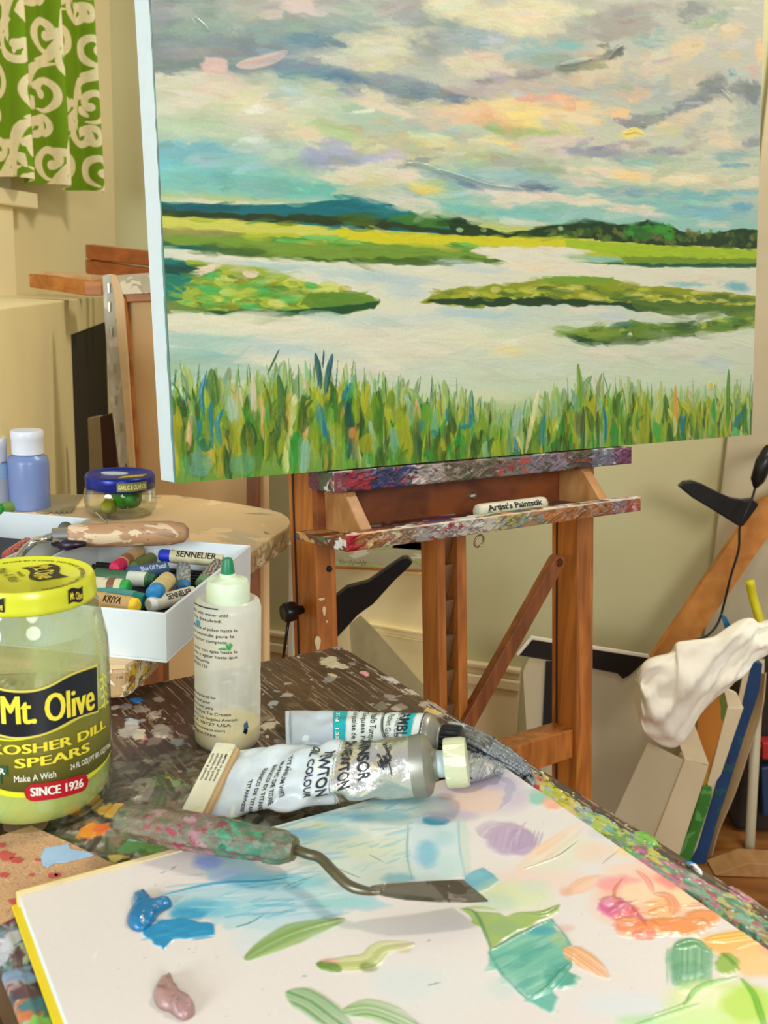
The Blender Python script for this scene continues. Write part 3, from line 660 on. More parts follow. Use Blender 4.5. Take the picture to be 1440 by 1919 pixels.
# impasto ridges
for (L) in [[(360, 32), (385, 54), (392, 60)], [(820, 318), (870, 335), (930, 352), (1000, 356)], [(1140, 112), (1160, 92), (1168, 86)], [(1050, 122), (1080, 116), (1110, 110)], [(760, 306), (800, 312), (830, 326)], [(1168, 250), (1190, 244), (1206, 252)], [(1350, 168), (1372, 190)], [(1200, 232), (1212, 236)]]:
    PP.stroke(Gs(L), 4, PP.C[int(np.clip(G(*L[1])[1], 0, GH - 1)), int(np.clip(G(*L[1])[0], 0, GW - 1))] * .94, .7, h=1.1, streak=.2)
# the grasses
gr = random.Random(21)
greens = [(120, 152, 22), (146, 164, 28), (96, 128, 22), (70, 114, 18), (166, 178, 30), (40, 136, 36), (182, 180, 40), (100, 164, 50), (60, 92, 12), (150, 154, 20), (160, 166, 22), (44, 80, 16)]
acc = [(20, 118, 140), (14, 84, 80), (206, 150, 56), (222, 222, 150), (146, 182, 146), (222, 170, 116), (36, 150, 52), (168, 160, 30), (110, 176, 130), (70, 70, 30), (166, 196, 170)]
def top(x): return float(np.interp(x, [300, 400, 520, 640, 760, 860, 960, 1040, 1110, 1200, 1300, 1420], [690, 705, 690, 690, 715, 730, 775, 735, 705, 715, 730, 720]))
def bot(x): return 905 - .0785 * (x - 330)
for i in range(1350):
    x = gr.uniform(305, 1420); f = i / 1350
    t0, b0 = top(x), bot(x)
    y0 = t0 + gr.uniform(-22, 30) + (b0 - t0) * gr.random() * (.25 + .5 * f); ln = gr.uniform(45, 120) if f < .6 else gr.uniform(30, 80)
    y1 = min(y0 + ln, b0 + 6); dx = gr.gauss(0, 7)
    c = gr.choice(greens) if gr.random() < .84 else gr.choice(acc)
    if y0 < t0 + 14: c = tuple(.45 * np.array(c) + .55 * np.array((176, 200, 150)))
    wdt = gr.uniform(4, 10) if gr.random() < .7 else gr.uniform(1.8, 3.5)
    PP.stroke(Gs([(x + dx, y0), (x + gr.gauss(0, 3), (y0 + y1) / 2), (x, y1)]), wdt, c, .85, tap=(.5, .25), h=.45, streak=.4, var=12, dry=.2)
for i in range(70):
    x = gr.uniform(310, 1415); y0 = top(x) - gr.uniform(0, 22); PP.stroke(Gs([(x + gr.gauss(0, 5), y0), (x, y0 + gr.uniform(30, 70))]), 1.6, gr.choice([(70, 120, 50), (110, 140, 60), (30, 90, 60)]), .7, tap=(.8, .3), h=.3)
for (L, wdt, c) in [([(384, 700), (376, 740), (382, 790)], 4, (16, 116, 140)), ([(398, 745), (392, 780), (398, 842)], 4, (16, 112, 136)), ([(418, 765), (406, 790), (412, 830), (418, 838)], 4, (20, 122, 146)), ([(358, 770), (354, 810), (354, 845)], 4, (226, 178, 124)), ([(382, 820), (384, 846)], 10, (14, 92, 74)),
                    ([(552, 738), (548, 770), (545, 800)], 6, (224, 222, 162)), ([(545, 800), (538, 850), (538, 886)], 7, (216, 216, 130)), ([(556, 806), (552, 846), (550, 886)], 10, (20, 132, 34)), ([(573, 822), (570, 850), (568, 890)], 11, (142, 186, 156)), ([(650, 750), (656, 800), (652, 860)], 8, (12, 74, 64)), ([(660, 800), (658, 822)], 6, (214, 146, 60)),
                    ([(590, 660), (597, 700), (600, 730)], 5, (14, 70, 74)), ([(622, 662), (614, 700), (608, 740)], 5, (20, 80, 90)), ([(606, 655), (604, 690)], 2, (30, 70, 70)), ([(604, 784), (608, 806), (614, 826)], 4, (24, 116, 140)), ([(522, 654), (510, 680), (500, 700)], 2, (40, 90, 50)), ([(472, 700), (474, 740), (477, 790)], 5, (216, 196, 170)),
                    ([(785, 794), (794, 800)], 8, (24, 122, 150)), ([(806, 808), (818, 812)], 5, (24, 122, 150)), ([(835, 764), (838, 790)], 3, (24, 122, 150)), ([(860, 800), (880, 796), (880, 772)], 5, (24, 118, 150)), ([(735, 800), (740, 850)], 9, (120, 170, 130)), ([(1010, 730), (996, 790), (984, 850)], 6, (226, 216, 156)), ([(972, 760), (966, 790), (964, 820)], 9, (150, 182, 160)),
                    ([(1130, 760), (1134, 790), (1134, 830)], 4, (20, 110, 140)), ([(1265, 720), (1264, 760), (1268, 800)], 6, (212, 150, 50)), ([(1330, 715), (1332, 730)], 6, (220, 190, 40)), ([(1225, 790), (1240, 830)], 12, (60, 160, 60)), ([(1150, 790), (1150, 850)], 12, (40, 130, 44)), ([(1365, 690), (1364, 740), (1362, 810)], 7, (70, 130, 30)), ([(1396, 752), (1394, 780), (1392, 815)], 7, (50, 120, 34)),
                    ([(1082, 680), (1086, 720), (1088, 780)], 7, (110, 150, 40)), ([(395, 690), (400, 730), (404, 760)], 9, (70, 110, 30)), ([(1376, 800), (1378, 828)], 12, (90, 190, 110)), ([(452, 850), (460, 890)], 22, (96, 150, 100)), ([(350, 855), (372, 870), (396, 868)], 18, (100, 150, 120)), ([(520, 700), (528, 760), (520, 820)], 7, (60, 110, 50))]:
    PP.stroke(Gs(L), wdt, c, .92, tap=(.3, .3), h=.7, streak=.3, var=10, dry=.1)
loose(500, (305, 1415), (760, 890), 40, 5, 9, True, .35, .6, 8)
weave = noise2(GH, GW, 2.2, 5, 1)
PP.H += .10 * weave; PP.C *= (.985 + .03 * weave)[..., None]
xs = np.linspace(0, CWd, GW); ys = np.linspace(CHt, 0, GH)
HH = PP.H * .00085
Pp = CV.O + xs[None, :, None] * CV.X + ys[:, None, None] * CV.Y + (HH + .0006)[..., None] * CV.Z
gridobj('painted_surface', Pp, vcmat('oil_paint', .34, .45, coat=.05), cvs, PP.lin(.80))
m_cv = mat('primed_canvas', (206, 220, 226), .75, var=.02, scale=60, bump=.3, bscale=1500)
b = MB(); b.fbox(CV, (0, 0, -TH), (CWd, CHt, 0)); b.build('canvas_wrap', m_cv, cvs, bevel=.0012)['label'] = 'bare white wrapped canvas edge'
# thin overlap of paint along the near edge of the wrap
b = MB(); q = random.Random(4); yy = np.linspace(0, CHt, 90); o_ = []; 
for i, t in enumerate(yy): o_.append(CV.p(-.0007, t, -.0006 - .0022 * abs(math.sin(i * .7) * q.random()) - (.002 if t < CHt * .35 else 0)))
P2 = np.array([[CV.p(-.0007, t, .0003) for t in yy], o_]); b.grid(P2); b.build('paint_overlap', mat('teal_paint_edge', (70, 130, 120), .4, var=.4, scale=18), cvs, recalc=False)

# ================================================================== the easel
m_ez = wood('easel_oak', (140, 78, 24), (188, 114, 42), (70, 70, 5), .4, bump=.05)
m_ez2 = wood('easel_oak_dark', (108, 56, 18), (144, 80, 28), (70, 70, 5), .45, bump=.05)
m_paintwood = splat('paint_caked_wood', (150, 92, 44), [(216, 208, 190), (52, 46, 44), (150, 60, 66), (60, 96, 70), (176, 160, 140), (36, 62, 104), (184, 132, 70), (120, 60, 90), (206, 200, 190), (92, 54, 30)], .555, 26, .38, stretch=(1, 1, 1.6))
m_lip = splat('paint_caked_lip', (70, 52, 54), [(110, 84, 92), (58, 60, 66), (170, 166, 160), (120, 40, 46), (36, 56, 40), (150, 110, 100), (40, 54, 100), (196, 190, 182), (96, 44, 66), (70, 84, 60)], .545, 30, .35, stretch=(1, 1, 1.4))
m_steel = mat('worn_steel', (176, 166, 140), .35, .9, .15, 60)
m_black = mat('black_plastic', (18, 17, 18), .35, var=.2, scale=30)
ez = thing('studio_easel', 'wooden studio easel with paint crusted shelf holding up the marsh painting', 'easel', CV.p(.25, -.87, -.06))
NB = -.042
def e2(px, py, n): q = cvp(px, py, n); return q[0], q[1]
sl = e2(626, 905, .008)[0]; sr = e2(1184, 857, .008)[0]
print('easel width', sl, sr)
lt = -.0012; lb = (e2(626, 921, .008)[1] + e2(1184, 872, .008)[1]) / 2
b = MB(); b.fbox(CV, (sl, lb, NB), (sr, lt, .008)); b.build('canvas_support', m_lip, ez, bevel=.002)['label'] = 'dark upper bar crusted with purple and red paint'
def crusted_face(name, s0, s1, t0, t1, n, zones, seed, hh=.0012, dens=1.0, top=None):
    """thin skin of built-up paint on a bar's face, coloured zone by zone along its length"""
    q_ = random.Random(seed); sc_ = 2600; w_, h_ = int((s1 - s0) * sc_), max(12, int((t1 - t0) * sc_))
    P_ = Paint(h_, w_, (90, 70, 60))
    xs_ = [z[0] for z in zones]
    def pal(u):
        for z in zones:
            if u <= z[0]: return z[1]
        return zones[-1][1]
    for x in range(w_): P_.C[:, x] = np.array(pal(x / w_)[0])
    for i in range(int(w_ * h_ / 90 * dens)):
        x, y = q_.uniform(0, w_), q_.uniform(0, h_); c_ = np.clip(np.array(q_.choice(pal(min(1, max(0, x / w_ + q_.gauss(0, .015)))))) + q_.gauss(0, 9), 0, 255); r = q_.uniform(2, 9)
        if q_.random() < .5: P_.blob(x, y, r * q_.uniform(1, 2.5), r, c_, .9, q_.uniform(-.6, .6), q_.uniform(.2, .8), .6, q_.uniform(.2, 1))
        else: an = q_.uniform(-.7, .7); l = r * q_.uniform(1, 4); P_.stroke([(x - l, y - l * an), (x, y + q_.uniform(-2, 2)), (x + l, y + l * an)], r * .5, c_, .9, h=q_.uniform(.2, 1), streak=.4)
    if top is not None: P_.C[:int(h_ * .10)] = P_.C[:int(h_ * .10)] * .3 + np.array(top) * .7
    H_ = np.clip(P_.H, 0, 1.5)
    X_ = np.linspace(s0, s1, w_); Y_q = np.linspace(t1, t0, h_); e_ = np.minimum(1, np.minimum(np.arange(h_)[:, None], np.arange(h_)[::-1][:, None]) / 3) * np.minimum(1, np.minimum(np.arange(w_)[None], np.arange(w_)[::-1][None]) / 3)
    G_ = CV.O + X_[None, :, None] * CV.X + Y_q[:, None, None] * CV.Y + (n + (.0003 + H_ * hh) * e_ - .0003)[..., None] * CV.Z
    o_ = gridobj(name, G_, vcmat('dried_paint_skin', .55, .4), ez, P_.lin(.80)); return o_
crusted_face('dried_paint', sl, sr, lb + .0003, lt - .0003, .0084, [
 (.03, [(120, 60, 66), (60, 50, 60), (150, 90, 90)]), (.10, [(150, 40, 50), (90, 50, 60), (56, 46, 60)]), (.22, [(44, 50, 96), (60, 60, 90), (110, 100, 110), (150, 60, 60), (40, 40, 50)]), (.32, [(170, 150, 140), (196, 186, 176), (110, 100, 90), (90, 96, 80)]), (.50, [(90, 84, 60), (120, 110, 84), (70, 70, 50), (150, 130, 110), (110, 80, 70)]),
 (.60, [(120, 110, 100), (90, 96, 84), (170, 60, 50), (80, 70, 60)]), (.74, [(130, 110, 116), (100, 90, 100), (80, 80, 60), (150, 140, 130)]), (.84, [(74, 60, 54), (96, 90, 60), (140, 60, 50), (60, 90, 60)]), (.93, [(110, 110, 120), (160, 166, 170), (110, 70, 90), (56, 96, 90)]), (1.0, [(110, 60, 84), (90, 46, 70), (130, 90, 110)])], 3)
tf = .052
ts, te = e2(649, 1015, tf)[0], e2(1201, 947, tf)[0]
tt = (e2(649, 998, tf)[1] + e2(1201, 933, tf)[1]) / 2; tb = (e2(649, 1031, tf)[1] + e2(1201, 961, tf)[1]) / 2
b = MB(); b.fbox(CV, (ts, tb, tf - .014), (te, tt, tf)); b.build('tray_front', m_paintwood, ez, bevel=.0015)
crusted_face('dried_paint', ts, te, tb + .0003, tt - .0003, tf + .0004, [
 (.025, [(170, 24, 36), (150, 20, 30)]), (.10, [(150, 90, 46), (176, 110, 60), (196, 170, 110), (120, 70, 40)]), (.20, [(140, 110, 84), (170, 150, 110), (110, 84, 60), (196, 180, 150)]), (.34, [(150, 140, 130), (176, 170, 160), (120, 110, 104), (206, 196, 176), (150, 60, 60)]), (.46, [(190, 180, 160), (140, 130, 124), (110, 96, 90), (206, 200, 190)]), (.53, [(120, 110, 80), (176, 160, 60), (150, 150, 140)]), (.62, [(160, 120, 80), (60, 120, 70), (170, 160, 130), (130, 130, 130)]), (.72, [(170, 104, 50), (150, 96, 50), (140, 130, 130), (186, 120, 70)]),
 (.88, [(150, 90, 44), (170, 110, 60), (120, 80, 50), (150, 140, 130), (96, 70, 50)]), (.94, [(140, 110, 110), (170, 150, 140), (110, 90, 90)]), (1.0, [(150, 70, 50), (176, 90, 60), (130, 60, 60), (190, 160, 150)])], 5, top=(226, 210, 176))
b = MB(); b.fbox(CV, (ts, tb, NB), (te - .004, tb + .008, tf - .014)); b.build('tray_bottom', m_paintwood, ez, bevel=.001)
b = MB(); b.fbox(CV, (ts + .02, tb + .008, NB), (te - .02, lb, NB + .010)); b.build('back_board', wood('tray_board', (92, 44, 16), (128, 66, 24), (12, 40, 40), .5), ez)
for s_ in (ts + .028, te - .045):
    pr = [(NB + .01, tb + .008), (tf - .016, tb + .008), (tf - .018, tb + .014), (.004, lb), (NB + .01, lb)]
    MB().prism([CV.p(s_, t, n) for n, t in pr], CV.X * .013).build('side_block', wood('pale_block', (140, 90, 44), (176, 126, 70), (40, 40, 20), .5), ez, bevel=.001)
# posts
def post(name, pa, pb, py, dep, t0, t1, m, grv=True):
    a = e2(pa, py, NB)[0]; c = e2(pb, py, NB)[0]
    bb = MB()
    bb.fbox(CV, (a, t0, NB - dep), (c, t1, NB))
    o = bb.build(name, m, ez, bevel=.0015)
    if grv: MB().fbox(CV, (a - .0006, t0, NB - dep * .82), (a + .001, t1, NB - dep * .76)).build('groove', mat('groove_shadow_wood', (50, 22, 8), .8), o)
    return a, c
tfl = -(CV.O[2]) / CV.Y[2] + .04
pl = post('post', 590, 628, 1000, .052, tfl, .10, m_ez)
pr_ = post('post', 1083, 1113, 1100, .045, tfl, .10, m_ez)
a = e2(823, 1150, NB)[0]; c = e2(838, 1150, NB)[0]
MB().fbox(CV, (a, tfl + .1, NB - .032), (c, CHt * .9, NB - .001)).build('mast_rail', m_ez, ez, bevel=.0012)
a2 = e2(860, 1150, NB)[0]; c2 = e2(877, 1150, NB)[0]
MB().fbox(CV, (a2, tfl + .1, NB - .032), (c2, CHt * .9, NB - .001)).build('mast_rail', m_ez, ez, bevel=.0012)
rk = MB(); rk.fbox(CV, (c, tfl + .12, NB - .030), (a2, -.07, NB - .026)); rack = rk.build('ratchet_rack', m_steel, ez)
for y0, y1 in ((1005, 1054), (1060, 1117), (1127, 1186), (1193, 1250), (1259, 1314), (1324, 1380)):
    ta = e2(848, y0, NB)[1]; tc_ = e2(848, y1, NB)[1]
    MB().prism([CV.p(c + .001, ta, NB - .006), CV.p(c + .001, tc_, NB - .018), CV.p(c + .001, tc_, NB - .026), CV.p(c + .001, ta, NB - .026)], CV.X * (a2 - c - .002)).build('ratchet_tooth', m_steel, rack)
# diagonal brace with its pivot bolt, low cross bar, sledge feet
def bar(name, p, q, wd, dep, n, m, round_=True):
    p = V(*p); q = V(*q); d = nrm(q - p); nn_ = V(-d[1], d[0]); pts = []
    if round_:
        for k in range(9): an = math.pi * k / 8; pts.append(p + wd / 2 * (nn_ * math.cos(an) - d * math.sin(an)))
    else: pts += [p + nn_ * wd / 2, p - nn_ * wd / 2]
    pts = pts + [q - nn_ * wd / 2, q + nn_ * wd / 2]
    return MB().prism([CV.p(x[0], x[1], n) for x in pts], -CV.Z * dep).build(name, m, ez, bevel=.001)
pv = e2(1056, 1056, -.03); pe = e2(880, 1372, -.03)
br_ = bar('brace', pv, pe, .0185, .012, -.036, m_ez2)
MB().lathe(CV.p(pv[0], pv[1], -.037), [(.0001, .003), (.0045, .0025), (.0055, 0)], 20, CV.Z).build('bolt', mat('bronze_bolt', (92, 56, 26), .4, .6), br_)
cy = e2(1030, 1385, NB)[1]; cy2 = e2(1030, 1440, NB)[1]
MB().fbox(CV, (a2, cy2, NB - .040), (pr_[0], cy, NB - .006)).build('cross_bar', m_ez, ez, bevel=.0015)
MB().fbox(CV, (pl[1], cy2, NB - .040), (a, cy, NB - .006)).build('cross_bar', m_ez, ez, bevel=.0015)
for s0, s1 in (pl, pr_):
    f0 = CV.p((s0 + s1) / 2, tfl, NB - .02); MB().box(V(f0[0], f0[1], .02) + Bk * .02, Bk * .16, Dd * .02, V(0, 0, .02)).build('foot', m_ez, ez, bevel=.003)
# small fittings
def ball(mb, c_, r, n=14, sq=(1, 1, 1)):
    prof = [(r * math.sin(q) + 1e-5, -r * math.cos(q) * sq[2]) for q in np.linspace(0, math.pi, 9)]
    return mb.lathe(c_, prof, n)
q = e2(887, 929, NB + .012); b = MB(); b.lathe(CV.p(q[0], q[1], NB + .010), [(.0001, .006), (.003, .005), (.0042, .003), (.0045, 0)], 16, CV.Z); b.build('screw_head', m_steel, ez)
q = e2(898, 1014, -.0); ring = [CV.p(q[0] + .0062 * math.cos(t), q[1] + .0066 * math.sin(t), 0 + .002 * math.sin(t)) for t in np.linspace(0, 2 * math.pi, 25)]
MB().tube(ring, .0011, 8, False).build('hanging_ring', m_steel, ez, smooth=True)
q = e2(617, 1066, NB); MB().lathe(CV.p(q[0], q[1], NB), [(.0001, .002), (.003, .0016), (.0034, 0)], 14, CV.Z).build('bolt', m_black, ez)
k0 = CV.inv(onpl(546, 1146, CV.p(0, 0, NB - .03), CV.Z)); kc = CV.p(k0[0] + .006, k0[1], NB - .03)
kb = MB(); kb.lathe(kc - CV.X * .008, [(.0001, -.008), (.0075, -.0078), (.0098, -.006), (.0102, 0), (.009, .006), (.005, .008), (.004, .016)], 16, CV.X, rf=lambda q_, z: 1 + .08 * math.cos(5 * q_))
kn = kb.build('clamp_knob', m_black, ez, smooth=True)
MB().tube([aty(541, 1165, kc[1] + .01), aty(536, 1195, kc[1] + .01), aty(530, 1240, kc[1] + .02), aty(525, 1300, kc[1] + .03)], .0016, 8).build('strap', m_black, kn, smooth=True)
# patches of old paint on the left post
b = MB()
for (x, y, rx, ry_) in ((608, 1145, 4, 11), (613, 1165, 2, 3), (596, 1205, 7, 16), (603, 1123, 8, 3)):
    s0, t0 = e2(x, y, NB + .0006); b.prism([CV.p(s0 + rx * 4.6e-4 * math.cos(t) * (1 + .2 * math.sin(3 * t)), t0 + ry_ * 4.6e-4 * math.sin(t), NB) for t in np.linspace(0, 2 * math.pi, 16, endpoint=False)], CV.Z * .0007)
b.build('paint_spots', mat('dried_cream_paint', (216, 196, 150), .5), ez)
# things lying in the tray
def rodpts(pa, pb, n, t): 
    A = CV.p(e2(*pa, n)[0], t, n); Bq = CV.p(e2(*pb, n)[0], t, n); return A, Bq
tz = tb + .008
def cyl_text(mb, A, Bq, r, body, frac, up, hgt, wid, bold=.02, lift=.0003, shift=0.0, flip=False):
    """lettering wrapped on a rod from A to Bq; up = world direction of the side that carries it"""
    ax = nrm(Bq - A); u = np.asarray(up, float); u = nrm(u - ax * (u @ ax)); v = np.cross(u, ax)
    Lh = np.linalg.norm(Bq - A)
    if flip: ax2, v2 = -ax, -v
    else: ax2, v2 = ax, v
    org_ = A + ax * Lh * frac
    fit_text(mb, body, 0, shift, wid, hgt, lambda x, y: org_ + ax2 * x + (u * math.cos(y / r) + v2 * math.sin(y / r)) * (r + lift), bold)
A, Bq = rodpts((893, 940), (1020, 932), .022, tz + .0085)
ps = thing('paint_stick', 'white wrapped oil paint stick lying in the easel tray', 'paint stick', A)
prof = [(.0001, 0), (.006, .0002), (.0078, .002), (.0082, .005)]; Ln = np.linalg.norm(Bq - A)
b = MB(); b.lathe(A, prof + [(.0082, Ln - .005), (.0076, Ln - .001), (.0001, Ln)], 24, Bq - A); b.build('wrapper', splat('stick_wrapper', (214, 206, 178), [((120, 140, 110), .64), ((150, 130, 100), .66)], .62, 60, .5), ps, smooth=True)
b = MB(); cyl_text(b, A, Bq, .0082, "Artist's Paintstik", .50, nrm(CV.Z * .9 + CV.Y * .5), .0062, Ln * .80, .03); b.build('lettering', mat('ink_black', (30, 26, 24), .6), ps)
A, Bq = rodpts((873, 962), (1034, 944), .033, tz + .0042)
gp = thing('green_pencil', 'thin green paint marker lying in front of the white paint stick', 'pencil', A)
MB().tube([A + (Bq - A) * .12, A + (Bq - A) * .82], .0036, 12).build('barrel', mat('green_barrel', (104, 150, 44), .4), gp, smooth=True)
MB().tube([A, A + (Bq - A) * .02, A + (Bq - A) * .12], [.002, .0036, .0038], 12).build('cap', mat('white_cap_plastic', (216, 220, 210), .4), gp, smooth=True)
MB().tube([A + (Bq - A) * .82, A + (Bq - A) * .93, Bq], [.0034, .0028, .0008], 12).build('tip', mat('white_cap_plastic', (216, 220, 210), .4), gp, smooth=True)
A, Bq = rodpts((700, 985), (790, 972), .03, tz + .003)
b = MB(); b.tube([A, A * .4 + Bq * .6, Bq], [.0018, .003, .0012], 10); tag(b.build('dried_brush_handle', mat('grey_paint_coated', (150, 140, 130), .6, var=.3, scale=90), smooth=True), 'grey paint coated brush handle lying in the tray beside the thin green marker', 'brush')

# ================================================================== small side table and what stands on it
SZ = .782
m_side = splat('pale_tabletop', (232, 200, 152), [((206, 188, 154), .58), ((170, 158, 130), .64), ((240, 208, 160), .56), ((120, 140, 110), .70), ((190, 100, 60), .72)], .6, 14, .55, bump=.15, base2=(214, 184, 140))
m_sedge = splat('dripped_table_edge', (206, 168, 120), [((222, 206, 160), .54), ((214, 178, 40), .60), ((150, 96, 60), .60), ((120, 130, 90), .61), ((186, 60, 50), .67), ((236, 222, 190), .60)], .58, 60, .45, bump=.8)
outl = [(506, 955), (526, 961), (540, 970), (544, 979), (538, 990), (520, 1001), (475, 1030), (330, 1165), (250, 1237), (235, 1246), (150, 1250), (-10, 1256), (-4, 940), (20, 926), (330, 928), (440, 943)]
P3 = np.array([onz(x, y, SZ) for x, y in outl])
st = thing('side_table', 'low pale wooden side table with rounded corner and dripped paint edge beside the easel', 'table', V(-.3, .95, 0))
b = MB(); b.prism(P3 + V(0, 0, -.003), (0, 0, .003)); b.build('tabletop', m_side, st)
b = MB(); b.prism(P3 + V(0, 0, -.026), (0, 0, .023)); b.build('edge_band', m_sedge, st, bevel=.003)['label'] = 'table edge dripped with yellow and red paint'
cen = P3.mean(0)
for c_ in ((-.27, 1.10), (-.40, 1.13), (-.29, .86), (-.39, .84)):
    MB().box(V(c_[0], c_[1], .378), (.013, 0, 0), (0, .013, 0), (0, 0, .378)).build('leg', m_ez2, st, bevel=.002)

def zat(Cc, px, py):
    n = nrm(V(C0[0] - Cc[0], C0[1] - Cc[1], 0)); return onpl(px, py, np.array(Cc, float), n)
def rad(Cc, dpx): return dpx / FOC * (CMn.T @ (np.array(Cc) - C0))[2] * -1
def curved(C_, r, rt=None):
    """maps (arc, z) to a cylinder about C_, arc 0 faces the camera, arc grows to the right"""
    vv = nrm(V(C0[0] - C_[0], C0[1] - C_[1], 0)); rr_ = V(-vv[1], vv[0], 0)
    if rr_ @ V(1, 0, 0) < 0: rr_ = -rr_
    def f(x, z, lift=.0003):
        R = r(z) if callable(r) else r
        a_ = x / R; return V(C_[0], C_[1], z) + (vv * math.cos(a_) + rr_ * math.sin(a_)) * (R + lift)
    return f
# blue lidded jar of green paint
Cj = onz(227, 962, SZ); rj = rad(Cj, 66); lidz = zat(Cj, 225, 888)[2]
sj = thing('glass_jar', 'small clear glass jar with blue metal lid holding green paint on the side table', 'jar', Cj)
h = lidz - SZ
prof = [(.001, .001), (rj * .82, .001), (rj * .95, .006), (rj, .016), (rj, h * .55), (rj * .95, h * .72), (rj * .86, h * .82), (rj * .86, h)]
MB().lathe(Cj, prof, 48, cap=False).build('glass_body', glass('clear_glass'), sj, smooth=True)
lo = MB(); lo.lathe(Cj, [(rj * .93, lidz - SZ - .016), (rj * .955, lidz - SZ - .016), (rj * .955, lidz - SZ - .002), (rj * .92, lidz - SZ + .001), (rj * .84, lidz - SZ + .0005), (rj * .82, lidz - SZ - .001), (.001, lidz - SZ - .001)], 64)
jl = lo.build('lid', mat('blue_lid_enamel', (14, 34, 128), .3, .2, .05), sj, smooth=True)
f = curved(Cj, rj * .955)
def band(fn, x0, x1, z0, z1, lift, n=24):
    P = np.array([[fn(x, z, lift) for x in np.linspace(x0, x1, n)] for z in (z0, z1)]); return P
b = MB(); b.grid(band(f, -.004, .033, lidz - .0135, lidz - .0035, .0004)); b.build('lid_band', mat('olive_label', (122, 128, 60), .5), jl, recalc=False)
b = MB(); fit_text(b, 'GARLIC & OLIVE OIL', .0145, lidz - .0085, .034, .0052, lambda x, y: f(x, y, .0007), .03); b.build('lettering', mat('label_cream', (226, 216, 160), .5), jl)
tp = lidz - .0003
b = MB(); b.prism([V(Cj[0] - .008 + .016 * math.cos(t), Cj[1] + .006 + .009 * math.sin(t), tp - .0006) for t in np.linspace(0, 2 * math.pi, 24, endpoint=False)], (0, 0, .0006)); b.build('lid_emblem', mat('pale_emblem', (190, 200, 206), .4), jl)
b = MB(); b.prism([V(Cj[0] + .004, Cj[1] - .022, tp - .0006), V(Cj[0] + .028, Cj[1] - .006, tp - .0006), V(Cj[0] + .030, Cj[1] + .006, tp - .0006), V(Cj[0] + .006, Cj[1] - .012, tp - .0006)], (0, 0, .0006)); b.build('lid_emblem', mat('yellow_emblem', (196, 176, 50), .4), jl)
def lump(name, Cc, rx, ry_, rz, m, parent, seed=1, amp=.25):
    q_ = np.random.default_rng(seed); ph = q_.random(6) * 6
    bb = MB(); rings = []
    for th in np.linspace(.02, math.pi - .02, 12):
        ring_ = []
        for fi in np.linspace(0, 2 * math.pi, 20, endpoint=False):
            k_ = 1 + amp * (math.sin(2 * fi + ph[0]) * math.sin(2 * th + ph[1]) * .6 + math.sin(3 * fi + ph[2]) * math.sin(th * 3 + ph[3]) * .5 + .3 * math.sin(5 * fi + ph[4]))
            ring_.append(np.array(Cc) + V(rx * math.sin(th) * math.cos(fi), ry_ * math.sin(th) * math.sin(fi), -rz * math.cos(th)) * k_)
        rings.append(ring_)
    return bb.loft(rings).build(name, m, parent, smooth=True)
m_gp = mat('wet_green_paint', (40, 120, 30), .25, var=.35, scale=90, bump=.5); m_yp = mat('ochre_green_paint', (150, 150, 30), .3, var=.2, scale=90)
lump('green_paint', Cj + V(.008, 0, .022), .019, .02, .013, m_gp, sj, 3); lump('yellow_green_paint', Cj + V(-.011, -.012, .010), .010, .010, .008, m_yp, sj, 5); lump('green_paint', Cj + V(-.014, -.004, .036), .013, .014, .006, m_gp, sj, 9)
# two bottles of blue acrylic
def acrylic(pxc, top, capb, bw, cw, base, col, label, colname):
    Cc = onz(pxc, base, SZ); r = rad(Cc, bw / 2); rc_ = rad(Cc, cw / 2); zc = zat(Cc, pxc, capb)[2] - SZ; zt_ = zat(Cc, pxc, top)[2] - SZ
    t_ = thing('paint_bottle', label, 'bottle', Cc)
    MB().lathe(Cc, [(.001, 0), (r * .94, 0), (r, .003), (r, zc - .010), (r * .93, zc - .003), (rc_ * .8, zc), (rc_ * .8, zc + .004)], 40).build('bottle_body', mat(colname, col, .32, var=.04, scale=20), t_, smooth=True)
    cp = MB().lathe(Cc, [(rc_ * .96, zc), (rc_, zc + .001), (rc_ * 1.0, zt_ - .010), (rc_ * 1.03, zt_ - .009), (rc_ * 1.03, zt_ - .002), (rc_ * .98, zt_), (.001, zt_ - .0005)], 48).build('flip_cap', mat('frosted_cap', (206, 212, 222), .4, var=.02, spec=.5), t_, smooth=True, autosm=35)
    return Cc, r, t_
acrylic(57, 806, 850, 73, 57, 952, (108, 128, 176), 'periwinkle blue acrylic paint bottle with white flip cap behind the pastel box', 'periwinkle_paint')
C2, r2_, t2 = acrylic(-14, 820, 864, 74, 60, 950, (134, 164, 198), 'paler blue acrylic paint bottle with white cap cut by the frame edge', 'pale_blue_paint')
f = curved(C2, r2_); b = MB(); b.grid(band(f, -.02, .0425, SZ + .006, SZ + .038, .0006)); b.build('label_wrap', mat('grey_label', (150, 158, 172), .5), t2, recalc=False)
# grey metal comb scraper lying flat
pts = [(70, 928), (158, 929), (132, 962), (126, 960), (122, 963), (117, 960), (112, 963), (107, 960), (102, 963), (97, 960), (90, 963), (70, 960)]
b = MB(); b.prism([onz(x, y, SZ + .001) for x, y in pts], (0, 0, .0012)); 
tag(b.build('comb_scraper', mat('dull_grey_metal', (150, 140, 112), .45, .3, .1, 40)), 'flat grey toothed scraper plate lying behind the pastel box', 'scraper')
